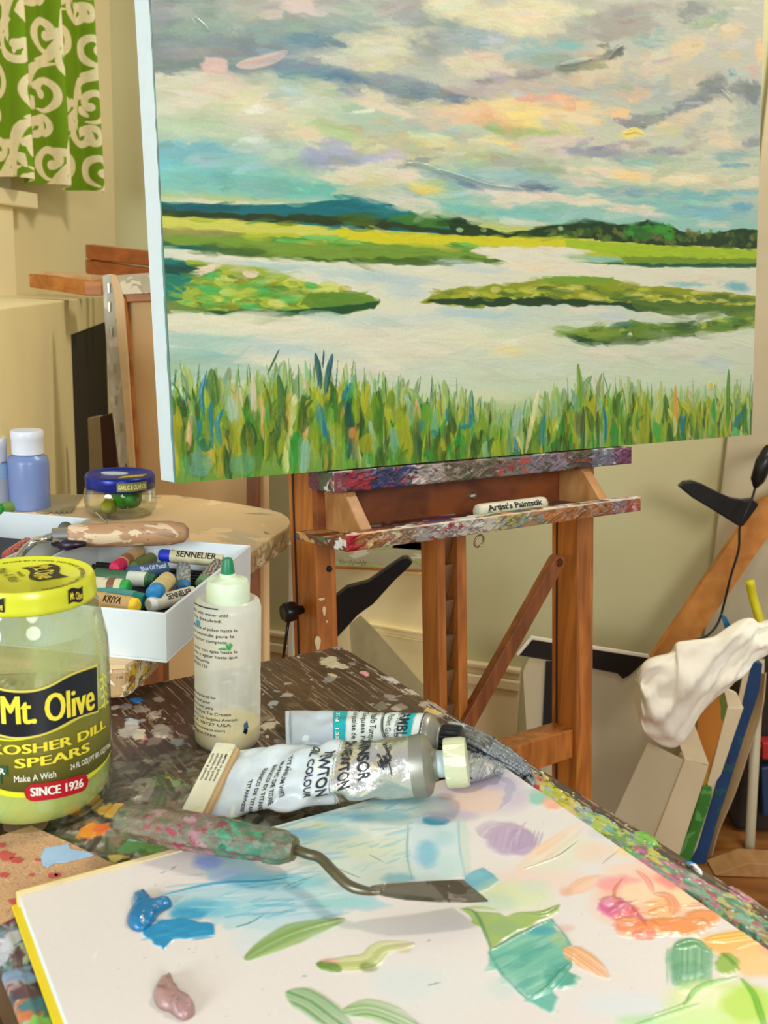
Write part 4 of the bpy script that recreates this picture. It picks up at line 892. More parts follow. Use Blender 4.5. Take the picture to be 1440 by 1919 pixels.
# pastel boxes
m_box = splat('white_card_box', (204, 210, 210), [((60, 120, 80), .78), ((160, 70, 80), .80), ((90, 90, 90), .78)], .78, 150, .45, bump=.05, base2=(198, 205, 206))
m_foam = mat('black_foam', (20, 17, 18), .45, var=.3, scale=40)
def tray_box(name, label, fr, wx, wy, hh, group=None, wall=.0025):
    t_ = thing(name, label, 'box', fr.p(0, 0, 0))
    b = MB(); b.fbox(fr, (0, 0, 0), (wx, wy, .002)); 
    b.fbox(fr, (0, 0, .002), (wx, wall, hh)); b.fbox(fr, (0, wy - wall, .002), (wx, wy, hh)); b.fbox(fr, (0, wall, .002), (wall, wy - wall, hh)); b.fbox(fr, (wx - wall, wall, .002), (wx, wy - wall, hh))
    b.build('tray', m_box, t_, bevel=.0006)
    b = MB(); n_ = int((wy - .006) / .0078); zf = hh - .026
    b.fbox(fr, (wall, wall, .002), (wx - wall, wy - wall, zf - .004))
    for i in range(n_):
        y0 = wall + .001 + i * (wy - 2 * wall) / n_
        b.prism([fr.p(wall, y0, zf - .004), fr.p(wall, y0 + .0016, zf), fr.p(wall, y0 + .003, zf), fr.p(wall, y0 + .0046, zf - .004)], fr.X * (wx - 2 * wall))
    b.build('foam_insert', m_foam, t_)
    return t_
FRp = onz(313, 1243, SZ); FRt = zat(FRp, 313, 1150); BH = FRt[2] - SZ
BRt = onz(470, 1022, SZ + BH)
byd = nrm(V(BRt[0] - FRp[0], BRt[1] - FRp[1], 0)); bxd = V(-byd[1], byd[0], 0) * -1
if bxd[0] > 0: bxd = -bxd
BLn = np.linalg.norm((BRt - FRp)[:2])
print('box', BH, BLn)
FB = Fr(FRp, bxd, byd, V(0, 0, 1))        # x to the left, y away
tray_box('pastel_box', 'white open box of scattered oil pastels overhanging the side table', FB, .150, BLn, BH)
a0 = onz(170, 971, SZ + BH); FA = Fr(V(a0[0], a0[1], SZ), -bxd * -1, -byd, V(0, 0, 1))   # x left, y towards the camera
tray_box('pastel_box', 'second white pastel box with mostly empty black foam in front of the blue bottles', FA, .13, .165, BH)
# oil pastels
m_ink = mat('ink_black', (30, 26, 24), .6)
def pastel(pa, pb, z, r, wcol, tcol, label, tip=.16, tipside=0, text=None, tcolr=None, stripes=None, za=None, group='oil pastels in the white box', col_txt=None, ring=None):
    A = onz(*pa, z if za is None else za); B_ = onz(*pb, z); ax = B_ - A; L_ = np.linalg.norm(ax); d = ax / L_
    t_ = thing('oil_pastel', label, 'pastel', A, group)
    if tipside == 1: wa, wb, ta, tb_ = 0, 1 - tip, 1 - tip, 1
    else: wa, wb, ta, tb_ = tip, 1, 0, tip
    r2q = r * .94
    nm = 'wrap_%d_%d_%d' % tuple(wcol)
    if stripes:
        if nm + 's' not in MATS:
            m, nt, bs = _new('striped_wrapper'); N = nt.nodes
            wv = N.new('ShaderNodeTexWave'); wv.inputs['Scale'].default_value = 90; wv.inputs['Distortion'].default_value = 9; wv.inputs['Detail'].default_value = 1
            tcn = N.new('ShaderNodeTexCoord'); nt.links.new(tcn.outputs['Object'], wv.inputs['Vector'])
            cr_ = N.new('ShaderNodeValToRGB'); cr_.color_ramp.elements[0].color = L4(wcol); cr_.color_ramp.elements[1].color = L4(stripes); cr_.color_ramp.elements[0].position = .5; cr_.color_ramp.elements[1].position = .6
            nt.links.new(wv.outputs[0], cr_.inputs[0]); nt.links.new(cr_.outputs[0], bs.inputs['Base Color']); bs.inputs['Roughness'].default_value = .5
            MATS[nm + 's'] = m
        mw = MATS[nm + 's']
    else: mw = splat(nm, wcol, [(tuple(np.clip(np.array(wcol) * .6, 0, 255)), .66), (tuple(tcol), .70)], .66, 110, .5, bump=.1)
    MB().tube([A + ax * wa, A + ax * (wa + .01), A + ax * (wb - .01), A + ax * wb], [r * .97, r, r, r * .97], 20).build('wrapper', mw, t_, smooth=True, autosm=40)
    mt = mat('pastel_%d_%d_%d' % tuple(tcol), tcol, .5, var=.12, scale=150, bump=.2)
    if tipside == 1: MB().tube([A + ax * (ta - .01), A + ax * .96, B_, B_ + ax * .002], [r2q, r2q, r2q * .8, r2q * .3], 18).build('stick', mt, t_, smooth=True, autosm=50)
    else: MB().tube([A - ax * .002, A, A + ax * .04, A + ax * (tb_ + .01)], [r2q * .3, r2q * .8, r2q, r2q], 18).build('stick', mt, t_, smooth=True, autosm=50)
    if text:
        b = MB(); up = nrm(C0 - (A + B_) / 2) + V(0, 0, .5)
        cyl_text(b, A, B_, r, text[0], text[1], up, text[2], text[3] * L_, .02, flip=False)
        b.build('lettering', mat('ink_%s' % (('w') if col_txt else 'black'), col_txt or (30, 26, 24), .6), t_)
    if ring:
        MB().tube([A + ax * ring[0], A + ax * ring[1]], r * 1.015, 20).build('printed_band', mat('band_%d_%d_%d' % tuple(ring[2]), ring[2], .5), t_, smooth=True, autosm=40)
    return t_
PZ = SZ + BH - .026 + .0062; PZ2 = PZ + .009
cream = (218, 204, 160)
pastel((150, 1030), (275, 1024), PZ, .0062, (206, 192, 158), (110, 90, 80), 'cream wrapped grey oil pastel under the wooden scraper handle', text=('SENNELIER', .55, .0052, .62))
pastel((214, 1066), (272, 1026), PZ + .006, .0062, (214, 176, 122), (196, 36, 78), 'oil pastel with crimson tip and tan wrapper', tip=.22, ring=(.26, .42, (150, 96, 60)))
pastel((266, 1034), (300, 1036), PZ, .006, (120, 60, 64), (150, 90, 90), 'dark red swirl wrapped oil pastel touching the crimson tipped one', stripes=(176, 120, 116), tip=.1)
pastel((237, 1067), (302, 1039), PZ, .0058, (118, 130, 60), (90, 160, 90), 'olive wrapped oil pastel with light green tip', tip=.18)
pastel((300, 1040), (420, 1049), PZ + .004, .0066, (220, 210, 166), (20, 44, 176), 'cream wrapped oil pastel with bright blue tip by the far box wall', tip=.18, text=('SENNELIER', .60, .0058, .62))
pastel((236, 1076), (312, 1064), PZ, .0062, (74, 108, 146), (60, 90, 130), 'blue wrapped oil pastel with white lettering', tip=.08, text=('Blue Oil Pastel', .62, .0042, .62), col_txt=(206, 214, 220))
pastel((180, 1078), (291, 1088), PZ, .0066, (64, 112, 76), (34, 84, 48), 'dark green oil pastel carrying a white barcode strip', tip=.09, tipside=1, ring=(.56, .86, (196, 200, 184)))
pastel((170, 1096), (243, 1102), PZ + .006, .0072, (222, 212, 170), (30, 142, 58), 'cream oil pastel with brown emblem and green end beside the pickle jar', tip=.18, tipside=1, ring=(.48, .66, (110, 76, 50)))
pastel((287, 1114), (314, 1087), PZ + .008, .0073, (214, 192, 128), (22, 118, 170), 'short oil pastel with gold wrapper and turquoise blue end', tip=.28)
pastel((344, 1106), (344, 1064), PZ, .0062, (104, 112, 110), (28, 104, 158), 'grey swirl wrapped oil pastel with blue end facing forward', tip=.2, stripes=(150, 158, 150))
pastel((377, 1096), (412, 1056), PZ, .0064, (72, 62, 54), (96, 130, 90), 'dark brown swirl wrapped oil pastel with pale green end by the box side', tip=.2, stripes=(160, 148, 128))
pastel((182, 1112), (272, 1128), PZ, .0074, (74, 150, 142), (20, 104, 90), 'thick teal oil pastel beside the yellow one', tip=.2, tipside=1)
pastel((176, 1124), (258, 1137), PZ + .004, .0070, (214, 172, 104), (236, 188, 40), 'oil pastel with tan lettered wrapper and yellow end by the front wall', tip=.12, tipside=1, text=('KRIYA', .52, .006, .4))
pastel((278, 1134), (362, 1112), PZ, .0064, (216, 208, 180), (214, 216, 206), 'cream wrapped white oil pastel in the front corner of the box', tip=.12, text=('SENNELIER', .62, .005, .55))
pastel((134, 1060), (122, 1028), PZ, .0066, (60, 62, 60), (70, 74, 70), 'charcoal swirl wrapped oil pastel standing askew below the wooden scraper', tip=.1, stripes=(150, 150, 140))
pastel((12, 1044), (52, 1018), PZ - .002, .006, (170, 60, 56), (190, 90, 80), 'red swirl wrapped oil pastel in the second box', tip=.1, stripes=(214, 130, 110), group='oil pastels in the second box')
pastel((122, 990), (133, 1004), PZ + .012, .0075, (84, 92, 90), (70, 80, 76), 'dark grey oil pastel stub against the wooden scraper ferrule', tip=.2, group='oil pastels in the second box')
pastel((-6, 955), (22, 950), SZ + BH + .002, .006, (120, 160, 80), (40, 130, 40), 'green oil pastel resting on the rim of the second box', tip=.3, group='oil pastels in the second box')
pastel((172, 992), (188, 990), SZ + .01, .0055, (180, 96, 84), (200, 70, 60), 'small red pastel stub on the side table behind the wooden scraper', tip=.2, group='oil pastels on the side table')
# wooden handled scraper lying across both boxes
HZ = SZ + BH + .012
A = onz(128, 1004, HZ); B_ = onz(354, 998, HZ)
ws = thing('wood_handled_scraper', 'paint stained wooden scraper handle with bent steel shank resting across the pastel boxes', 'scraper', A)
ax = B_ - A
MB().tube([A, A + ax * .03, A + ax * .3, A + ax * .6, A + ax * .85, A + ax * .96, B_], [.0085, .0098, .0105, .0112, .0108, .0085, .004], 24).build('handle', splat('stained_pale_handle', (196, 150, 108), [((210, 186, 150), .56), ((150, 116, 84), .60), ((204, 140, 110), .68), ((130, 170, 160), .72), ((190, 40, 50), .75), ((110, 86, 60), .68)], .6, 120, .45, bump=.2, stretch=(.35, 1, 1)), ws, smooth=True)
MB().tube([A - ax * .13, A + ax * .01], [.0068, .0078], 20).build('ferrule', mat('bright_steel', (186, 184, 178), .22, .95, .05), ws, smooth=True, autosm=40)
MB().tube(catmull([A - ax * .12, onz(84, 1010, HZ), onz(66, 1014, HZ - .004), onz(48, 1028, HZ - .01), onz(30, 1050, HZ - .016), onz(16, 1072, HZ - .02)], 5), .0034, 14).build('shank', mat('bright_steel', (186, 184, 178), .22, .95, .05), ws, smooth=True)
MB().tube([A + V(-.012, -.004, -.006), A + V(.002, -.009, -.006), A + V(.018, -.0095, -.004)], [.003, .005, .002], 12).build('paint_smear', mat('dark_violet_paint', (34, 20, 40), .35), ws, smooth=True)
# little palette knife spoon by the small jar
MB()
b = MB(); b.tube(catmull([onz(178, 958, SZ + .012), onz(192, 972, SZ + .007), onz(206, 984, SZ + .004), onz(222, 988, SZ + .003)], 5), [.0014] * 15 + [.002], 10)
tag(b.build('steel_spatula', mat('bright_steel', (186, 184, 178), .22, .95, .05), smooth=True), 'thin bent steel spatula leaning on the front of the blue lidded jar', 'spatula')

# ================================================================== the work table
tc0 = onz(640, 1211, TZ); tR = onz(1440, 1703, TZ); tn = onz(20, 1876, TZ)
e1 = nrm(tR - tc0); e2d = V(e1[1], -e1[0], 0)
if e2d[0] > 0: e2d = -e2d
TF = Fr(tc0, e1, e2d, V(0, 0, 1))
TB = TF.inv(tn)[1]; TA = .66
print('table width', TB, TF.inv(onz(190, 1290, TZ)))
wt = thing('work_table', 'dark brown wooden work table crusted with dried oil paint in the foreground', 'table', TF.p(TA / 2, TB / 2, -TZ))
m_dkwood = wood('dark_table_wood', (46, 30, 18), (84, 58, 34), (30, 4, 30), .5)
b = MB(); b.fbox(TF, (0, 0, -.028), (TA, TB, -.0012)); b.build('tabletop', m_dkwood, wt, bevel=.002)
for x, y in ((.05, .05), (TA - .05, .05), (.05, TB - .05), (TA - .05, TB - .05)):
    b = MB(); b.fbox(TF, (x - .022, y - .022, -TZ), (x + .022, y + .022, -.028)); b.build('leg', m_dkwood, wt, bevel=.002)
TS = 1500.0
tw, th = int(TA * TS), int(TB * TS)
TP = Paint(th, tw, (72, 52, 34))
def PFmask():
    o_ = onz(38, 1678, TZ + .011); x_ = nrm(onz(905, 1440, TZ + .011) - o_); y_ = V(x_[1], -x_[0], 0)
    X_, Y_ = np.meshgrid(np.linspace(0, TA, tw), np.linspace(0, TB, th)); P_ = TF.O + X_[..., None] * TF.X + Y_[..., None] * TF.Y - o_
    a_ = P_ @ x_; b_ = P_ @ y_; m_ = (a_ > -.008) & (a_ < .292) & (b_ > -.008)
    jc = onz(69, 1500, TZ) - o_; return m_ | (np.hypot(a_ - jc @ x_, b_ - jc @ y_) < .046)
def tg(px, py): q_ = TF.inv(onz(px, py, TZ)); return (q_[0] * TS, q_[1] * TS)
def tgs(L): return [tg(*p) for p in L]
n1 = noise2(th, tw, 3, 1, 3, 14); n2 = noise2(th, tw, 40, 2, 3)
TP.C *= (.72 + .5 * n1 + .18 * n2)[..., None]
g = noise2(th, tw, 2, 8, 1, 60); TP.C = TP.C + (np.clip(g - .74, 0, 1) * 260)[..., None] * np.array([1, .93, .8]); TP.H -= np.clip(g - .7, 0, 1) * .8
q = random.Random(9)
# reddish stain in the middle, scratches along the grain
x_, y_ = tg(290, 1360); TP.blob(x_, y_, 120, 90, (66, 36, 26), .6, 0, .7)
x_, y_ = tg(560, 1290); TP.blob(x_, y_, 90, 60, (96, 70, 40), .5, 0, .8); x_, y_ = tg(510, 1300); TP.blob(x_, y_, 50, 20, (60, 40, 24), .7, 0, .8)
for i in range(520):
    x, y = q.uniform(215, 700), q.uniform(1225, 1480); gx, gy = tg(x, y); l = q.uniform(8, 46); dy = l * q.uniform(-.08, .08)
    TP.stroke([(gx, gy), (gx + l, gy + dy)], q.uniform(.5, 1.0), q.choice([(176, 160, 132), (140, 120, 92), (196, 184, 160), (40, 26, 16)]), q.uniform(.3, .8), tap=(.3, .3), streak=.1, dry=0, h=.1)
spots = [(190, 178, 160), (160, 150, 140), (206, 196, 176), (130, 124, 112), (176, 160, 150), (150, 160, 160), (120, 96, 80)]
for i in range(230):
    x, y = q.uniform(200, 900), q.uniform(1215, 1500); gx, gy = tg(x, y); r = q.choice([1.5, 2, 2.5, 4, 6, 8])
    TP.blob(gx, gy, r * q.uniform(1, 1.9), r, q.choice(spots), q.uniform(.5, .95), q.uniform(0, 3), .3, .5, .5)
for (x, y, r, c) in [(250, 1352, 8, (110, 160, 190)), (258, 1312, 7, (40, 120, 190)), (440, 1352 - 60, 3, (200, 120, 140)), (683, 1262, 6, (226, 150, 160)), (735, 1275, 9, (190, 184, 180)), (726, 1271, 7, (176, 176, 170)), (768, 1297, 9, (180, 170, 150)), (618, 1240, 14, (196, 184, 150)), (634, 1247, 10, (190, 180, 150)), (625, 1266, 6, (206, 180, 130)), (630, 1214, 7, (150, 140, 150)), (250, 1358, 9, (190, 184, 176)), (302, 1378, 6, (206, 190, 180)),
                     (268, 1383, 5, (200, 130, 120)), (262, 1375, 10, (206, 196, 170)), (305, 1368, 12, (150, 140, 128)), (245, 1372, 12, (176, 170, 160)), (318, 1470, 13, (206, 150, 40)), (300, 1482, 10, (150, 160, 150)), (252, 1487, 9, (220, 206, 180)), (298, 1466, 14, (80, 110, 50)), (340, 1480, 14, (110, 140, 90)), (380, 1450, 16, (120, 120, 84)), (250, 1450, 18, (96, 88, 70)), (420, 1470, 10, (120, 116, 90)), (815, 1328, 16, (150, 140, 128)), (800, 1321, 10, (170, 150, 130)), (810, 1334, 8, (210, 170, 90))]:
    gx, gy = tg(x, y); TP.blob(gx, gy, r * 1.5, r * .9, c, .95, q.uniform(-.6, .6), .25, .5, 1.0)
# heavy multicoloured paint by the jar, under the knife and in the near corner
def crust(poly, n, pal, rmin, rmax, hh, seed, al=.9):
    q_ = random.Random(seed); P_ = np.array(poly, float)
    x0, y0 = P_.min(0); x1, y1 = P_.max(0); k = 0
    def inside(x, y):
        c_ = False
        for i in range(len(P_)):
            a_, b_ = P_[i], P_[i - 1]
            if (a_[1] > y) != (b_[1] > y) and x < (b_[0] - a_[0]) * (y - a_[1]) / (b_[1] - a_[1]) + a_[0]: c_ = not c_
        return c_
    while k < n:
        x, y = q_.uniform(x0, x1), q_.uniform(y0, y1)
        if not inside(x, y): continue
        k += 1; gx, gy = tg(x, y); r = q_.uniform(rmin, rmax)
        if q_.random() < .5: TP.blob(gx, gy, r * q_.uniform(1, 2.2), r, q_.choice(pal), al, q_.uniform(0, 3.1), q_.uniform(.15, .5), .6, hh * q_.uniform(.2, 1))
        else:
            an = q_.uniform(0, 3.1); l = r * q_.uniform(1.5, 4); TP.stroke([(gx - l * math.cos(an), gy - l * math.sin(an)), (gx + q_.uniform(-2, 2), gy + q_.uniform(-2, 2)), (gx + l * math.cos(an), gy + l * math.sin(an))], r * .7, q_.choice(pal), al, h=hh * q_.uniform(.3, 1), streak=.4, var=14)
crust([(200, 1420), (440, 1400), (700, 1500), (560, 1545), (420, 1540), (200, 1500)], 240, [(110, 96, 78), (72, 54, 38), (140, 130, 112), (60, 66, 48), (96, 92, 70), (160, 150, 134), (58, 38, 28), (84, 60, 44)], 2, 9, .8, 1, .7)
crust([(90, 1540), (230, 1505), (470, 1525), (560, 1560), (340, 1600), (150, 1650)], 420, [(116, 124, 108), (140, 138, 118), (100, 106, 84), (80, 90, 58), (160, 158, 144), (96, 80, 62), (64, 60, 50), (134, 112, 88), (110, 70, 60)], 3, 11, 1.0, 2)
for (x, y, r, c) in [(178, 1560, 15, (222, 140, 50)), (190, 1556, 8, (214, 96, 40)), (215, 1520, 16, (206, 160, 60)), (270, 1583, 17, (60, 110, 44)), (290, 1590, 14, (84, 130, 50)), (250, 1592, 10, (70, 120, 60)), (262, 1576, 8, (150, 176, 190)), (225, 1613, 8, (206, 180, 90)), (300, 1540, 9, (60, 90, 60)), (240, 1540, 10, (130, 150, 130))]:
    for j in range(5): gx, gy = tg(x + q.uniform(-9, 9), y + q.uniform(-4, 4)); TP.blob(gx, gy, r * .9, r * .5, tuple(np.clip(np.array(c) + q.uniform(-16, 16), 0, 255)), .95, q.uniform(0, 3), .25, .6, 1.2)
crust([(-30, 1730), (60, 1660), (190, 1930), (40, 1940), (-30, 1900)], 520, [(96, 120, 120), (60, 96, 110), (120, 70, 70), (196, 196, 196), (40, 60, 76), (150, 170, 170), (90, 60, 70), (70, 110, 96), (130, 150, 170), (190, 120, 120), (50, 44, 50), (180, 190, 150)], 2, 9, 1.1, 3)
for (x, y, c) in [(60, 1900, (200, 110, 60)), (100, 1915, (120, 190, 80)), (30, 1760, (206, 206, 210)), (10, 1790, (190, 196, 206)), (35, 1830, (120, 150, 180)), (80, 1880, (60, 120, 130))]:
    gx, gy = tg(x, y); TP.blob(gx, gy, 14, 8, c, .9, q.uniform(0, 3), .3, .6, 1)
edge = [(905, 1405), (985, 1440), (1040, 1470), (1130, 1530), (1220, 1590), (1320, 1660), (1440, 1735)]
def along(t): 
    L_ = np.array(edge, float); i = min(int(t * (len(L_) - 1)), len(L_) - 2); u = t * (len(L_) - 1) - i; return L_[i] * (1 - u) + L_[i + 1] * u
bandpal = [[(206, 160, 160), (190, 130, 140), (150, 150, 150)], [(196, 170, 166), (150, 150, 150), (120, 80, 84)], [(150, 190, 50), (196, 200, 60), (176, 190, 90), (206, 80, 110)], [(206, 190, 50), (180, 176, 50), (150, 180, 170), (214, 190, 120)], [(120, 180, 170), (140, 150, 150), (190, 190, 60), (176, 196, 90)], [(110, 160, 70), (180, 190, 80), (130, 140, 160), (90, 140, 60)], [(196, 110, 150), (90, 160, 120), (190, 180, 80), (140, 100, 110)], [(120, 180, 150), (90, 150, 120), (176, 96, 110), (196, 130, 140)], [(60, 130, 100), (180, 110, 120), (110, 170, 150), (176, 180, 90)]]
for i in range(1700):
    t = q.random(); p = along(t); gx, gy = tg(*p); gy = 15 + 24 * q.random() ** .8 + 5 * math.sin(gx * .06) * q.random(); gx += q.uniform(-8, 8)
    r = q.uniform(1.0, 4.2); bp0 = bandpal[min(int(t * 9), 8)]; c = np.array(bp0[(int(t * 47) * 7 + int(gy / 9)) % len(bp0)] if q.random() < .62 else q.choice(bp0)) * .98 + 4; c = tuple(np.clip(np.array(c) + q.gauss(0, 10), 0, 255))
    if q.random() < .6: TP.blob(gx, gy, r * q.uniform(1, 2.5), r, c, .95, q.uniform(-.5, .5), .25, .6, q.uniform(.5, 3.4))
    else: TP.stroke([(gx, gy), (gx + q.uniform(4, 16), gy + q.uniform(-4, 4)), (gx + q.uniform(8, 22), gy + q.uniform(-5, 5))], r * .5, c, .95, h=q.uniform(.5, 3), streak=.3)
for (x, y, r, c, hh) in [(1232, 1565, 9, (232, 232, 230), 3), (1238, 1571, 5, (40, 70, 170), 3), (1212, 1573, 9, (96, 180, 40), 3), (1000, 1478, 6, (190, 30, 80), 4), (1300, 1625, 5, (40, 140, 200), 3), (1303, 1631, 5, (226, 230, 230), 2), (1060, 1424, 5, (110, 180, 170), 2), (1015, 1448, 2, (226, 196, 120), 3), (1022, 1458, 3, (226, 196, 110), 3), (1390, 1680, 9, (190, 130, 140), 2)]:
    gx, gy = tg(x, y); TP.blob(gx, gy, r * 1.6, r * .8, c, 1, .1, .25, .4, hh)
for i in range(130):
    t = q.random(); gx = t * tw; gy = q.uniform(1, 17); TP.stroke([(gx, gy), (gx + q.uniform(6, 40), gy + q.uniform(-1, 1))], q.uniform(.6, 1.4), q.choice([(190, 170, 130), (110, 84, 56), (206, 196, 170), (40, 26, 16)]), .8, tap=(.3, .3), streak=.2, h=.4)
for i in range(160):
    gx, gy = tg(*along(q.random())); TP.blob(gx + q.gauss(0, 10), gy + q.gauss(0, 13), 1.3, 1.1, q.choice([(30, 26, 26), (226, 226, 220), (190, 30, 60), (200, 190, 60)]), 1, 0, .3, .2, .8)
TP.C = np.clip(TP.C, 0, 255)
ins_ = PFmask()
TP.H = np.clip(TP.H, -.6, 2.2) * np.where(ins_, .3, 1.0); k5 = np.ones(3) / 3
TP.H = np.apply_along_axis(lambda a_: np.convolve(a_, k5, 'same'), 1, TP.H); TP.H = np.apply_along_axis(lambda a_: np.convolve(a_, k5, 'same'), 0, TP.H)
xs = np.linspace(0, TA, tw); ys = np.linspace(0, TB, th)
Pt = TF.O + xs[None, :, None] * TF.X + ys[:, None, None] * TF.Y + (TP.H * .0009)[..., None] * TF.Z
Pt[0] -= TF.Z * .002; Pt[-1] -= TF.Z * .002
ds = gridobj('painted_surface', Pt, vcmat('paint_crusted_wood', .42, .5), wt, TP.lin(.92))

# ---- sandpaper sheet under the pad
pts = [(-40, 1590), (0, 1569), (30, 1559), (58, 1550), (120, 1577), (215, 1622), (230, 1640), (160, 1690), (60, 1700), (-5, 1738), (-40, 1770)]
m_sand = splat('sandpaper_grit', (190, 150, 108), [((140, 104, 74), .60), ((206, 172, 134), .60)], .6, 900, .95, bump=.3, base2=(178, 138, 98))
def inner_grid(pts, z, n=60): pass
sp = thing('sandpaper_sheet', 'tan sandpaper sheet with red and pale blue paint marks beside the pickle jar', 'sandpaper', onz(60, 1640, TZ))
bz = TZ + .0022
MB().prism([onz(x, y, bz) for x, y in pts], (0, 0, .0009)).build('sheet', m_sand, sp)
bl = [(76, 1606), (84, 1590), (112, 1586), (128, 1582), (132, 1592), (168, 1598), (176, 1604), (150, 1610), (128, 1616), (104, 1618), (90, 1626), (80, 1622)]
MB().prism([onz(x, y, bz + .0009) for x, y in bl], (0, 0, .0005)).build('blue_paint_patch', mat('pale_blue_dry_paint', (150, 180, 206), .5, var=.08, scale=80), sp, bevel=.0003)

rsp = random.Random(14)
for (cx_, cy_, r_) in ((12, 1604, 16), (30, 1612, 12), (8, 1640, 9), (100, 1642, 9), (108, 1640, 7), (60, 1640, 5), (24, 1690, 8), (70, 1612, 5), (4, 1585, 7)):
    MB().prism([onz(cx_ + r_ * math.cos(t) * rsp.uniform(.7, 1.3), cy_ + r_ * .55 * math.sin(t) * rsp.uniform(.7, 1.3), bz + .0009) for t in np.linspace(0, 6.28, 15, endpoint=False)], (0, 0, .0004)).build('red_paint_mark', mat('dry_red_paint', (176, 74, 70), .6, var=.15, scale=200), sp)
# ================================================================== palette pad
PZp = TZ + .011
O_ = onz(38, 1678, PZp); ex = nrm(onz(905, 1440, PZp) - O_); ey = V(ex[1], -ex[0], 0)
PW = np.linalg.norm(onz(905, 1440, PZp) - O_); PW = .290; PF = Fr(O_, ex, ey, V(0, 0, 1)); PL = .40
print('pad', PW, PF.inv(onz(160, 1919, PZp)), PF.inv(onz(1440, 1744, PZp)))
pad = thing('palette_pad', 'white disposable palette pad with yellow cover smeared with colour mixes', 'palette pad', PF.p(PW / 2, .2, -.009))
m_pg = mat('page_block', (214, 222, 226), .6, var=.03, scale=200)
b = MB(); b.fbox(PF, (0, 0, -.0065), (PW, PL, -.0006)); b.build('page_block', m_pg, pad)
m_yel = mat('yellow_card_cover', (226, 196, 20), .4, var=.06, scale=40)
b = MB(); b.fbox(PF, (-.0035, -.004, -.0088), (PW + .002, PL, -.0066)); b.build('back_cover', m_yel, pad, bevel=.0004)['label'] = 'yellow card back cover'
b = MB(); b.fbox(PF, (-.001, -.0036, -.0065), (PW * .42, -.0003, .0002)); b.build('glue_binding', mat('cream_binding', (224, 206, 160), .6, var=.12, scale=60), pad)
b = MB(); b.fbox(PF, (-.0012, -.0046, -.0065), (PW * .40, -.0036, -.0002)); b.build('cover_fold', m_yel, pad)
PSx = 2450.0
pw, ph = int(PW * PSx), int(PL * .9 * PSx)
QP = Paint(ph, pw, (230, 221, 214))
def pg(px, py): q_ = PF.inv(onz(px, py, PZp)); return (q_[0] * PSx, q_[1] * PSx)
def pgs(L): return [pg(*p) for p in L]
def pblob(x, y, rx, ry_, c, a=.8, edge=.8, rag=.4, h=0):
    """ellipse given in photo pixels, laid on the pad as a many-sided patch"""
    P_ = [pg(x + rx * math.cos(t), y + ry_ * math.sin(t)) for t in np.linspace(0, 2 * math.pi, 20, endpoint=False)]
    P_ = np.array(P_); rr_ = np.hypot(*(P_ - P_.mean(0)).T).min(); QP.poly(P_, c, a, rag * rr_ * .5, max(1.5, edge * rr_ * 1.1), h, max(5, rr_ * .5), 1.3)
def pstr(L, wpx, c, a=.85, **k):
    Lg = pgs(L); sc_ = PSx * .47 / FOC; QP.stroke(Lg, wpx * sc_ * (1.25 if wpx < 7 else 1.9), c, a, **k)
def ppoly(L, c, a=.9, rag=4, soft=2, h=0, cell=14): QP.poly(pgs(L), c, a, rag, soft, h, cell, 1.5)
QP.C *= (.985 + .03 * noise2(ph, pw, 150, 5, 2))[..., None]
# blue and green wash under the knife
ppoly([(500, 1562), (560, 1532), (660, 1508), (760, 1490), (870, 1478), (880, 1560), (880, 1640), (780, 1668), (700, 1672), (600, 1640), (540, 1602)], (206, 218, 204), .95, 7, 6)
for (x, y, rx, ry_, c, a) in [(560, 1562, 36, 10, (110, 178, 214), .8), (640, 1530, 60, 10, (130, 190, 210), .7), (620, 1560, 50, 14, (150, 200, 210), .6), (690, 1590, 60, 22, (214, 220, 186), .7), (720, 1530, 50, 10, (120, 180, 186), .6), (740, 1500, 60, 7, (100, 160, 170), .6), (820, 1495, 40, 8, (140, 190, 196), .5), (600, 1600, 50, 10, (196, 214, 214), .7), (640, 1500, 30, 6, (150, 196, 206), .6), (600, 1545, 14, 4, (206, 216, 130), .6)]: pblob(x, y, rx, ry_, c, a)
r3 = random.Random(8)
for i in range(90):
    x, y = r3.uniform(520, 760), r3.uniform(1505, 1640); pstr([(x, y), (x + r3.uniform(20, 60), y - r3.uniform(2, 18))], r3.uniform(2, 6), r3.choice([(90, 170, 200), (150, 200, 206), (216, 222, 196), (190, 212, 200), (120, 186, 196), (226, 224, 206)]), .45, streak=.7, h=.15)
ppoly([(776, 1534), (800, 1524), (850, 1530), (858, 1560), (862, 1600), (870, 1645), (780, 1656), (768, 1620), (766, 1580)], (206, 222, 222), .95, 4, 3, .25)
pblob(815, 1537, 24, 9, (56, 150, 180), .85, .5); pblob(800, 1600, 20, 26, (96, 176, 206), .6); pblob(840, 1620, 20, 20, (190, 216, 210), .7); pblob(830, 1570, 20, 16, (170, 206, 206), .6); pblob(745, 1645, 30, 10, (110, 176, 190), .7)
pstr([(764, 1545), (762, 1600), (772, 1650)], 2, (120, 180, 190), .8, h=.6); pstr([(858, 1535), (860, 1590), (872, 1650)], 2, (150, 196, 206), .8, h=.6)
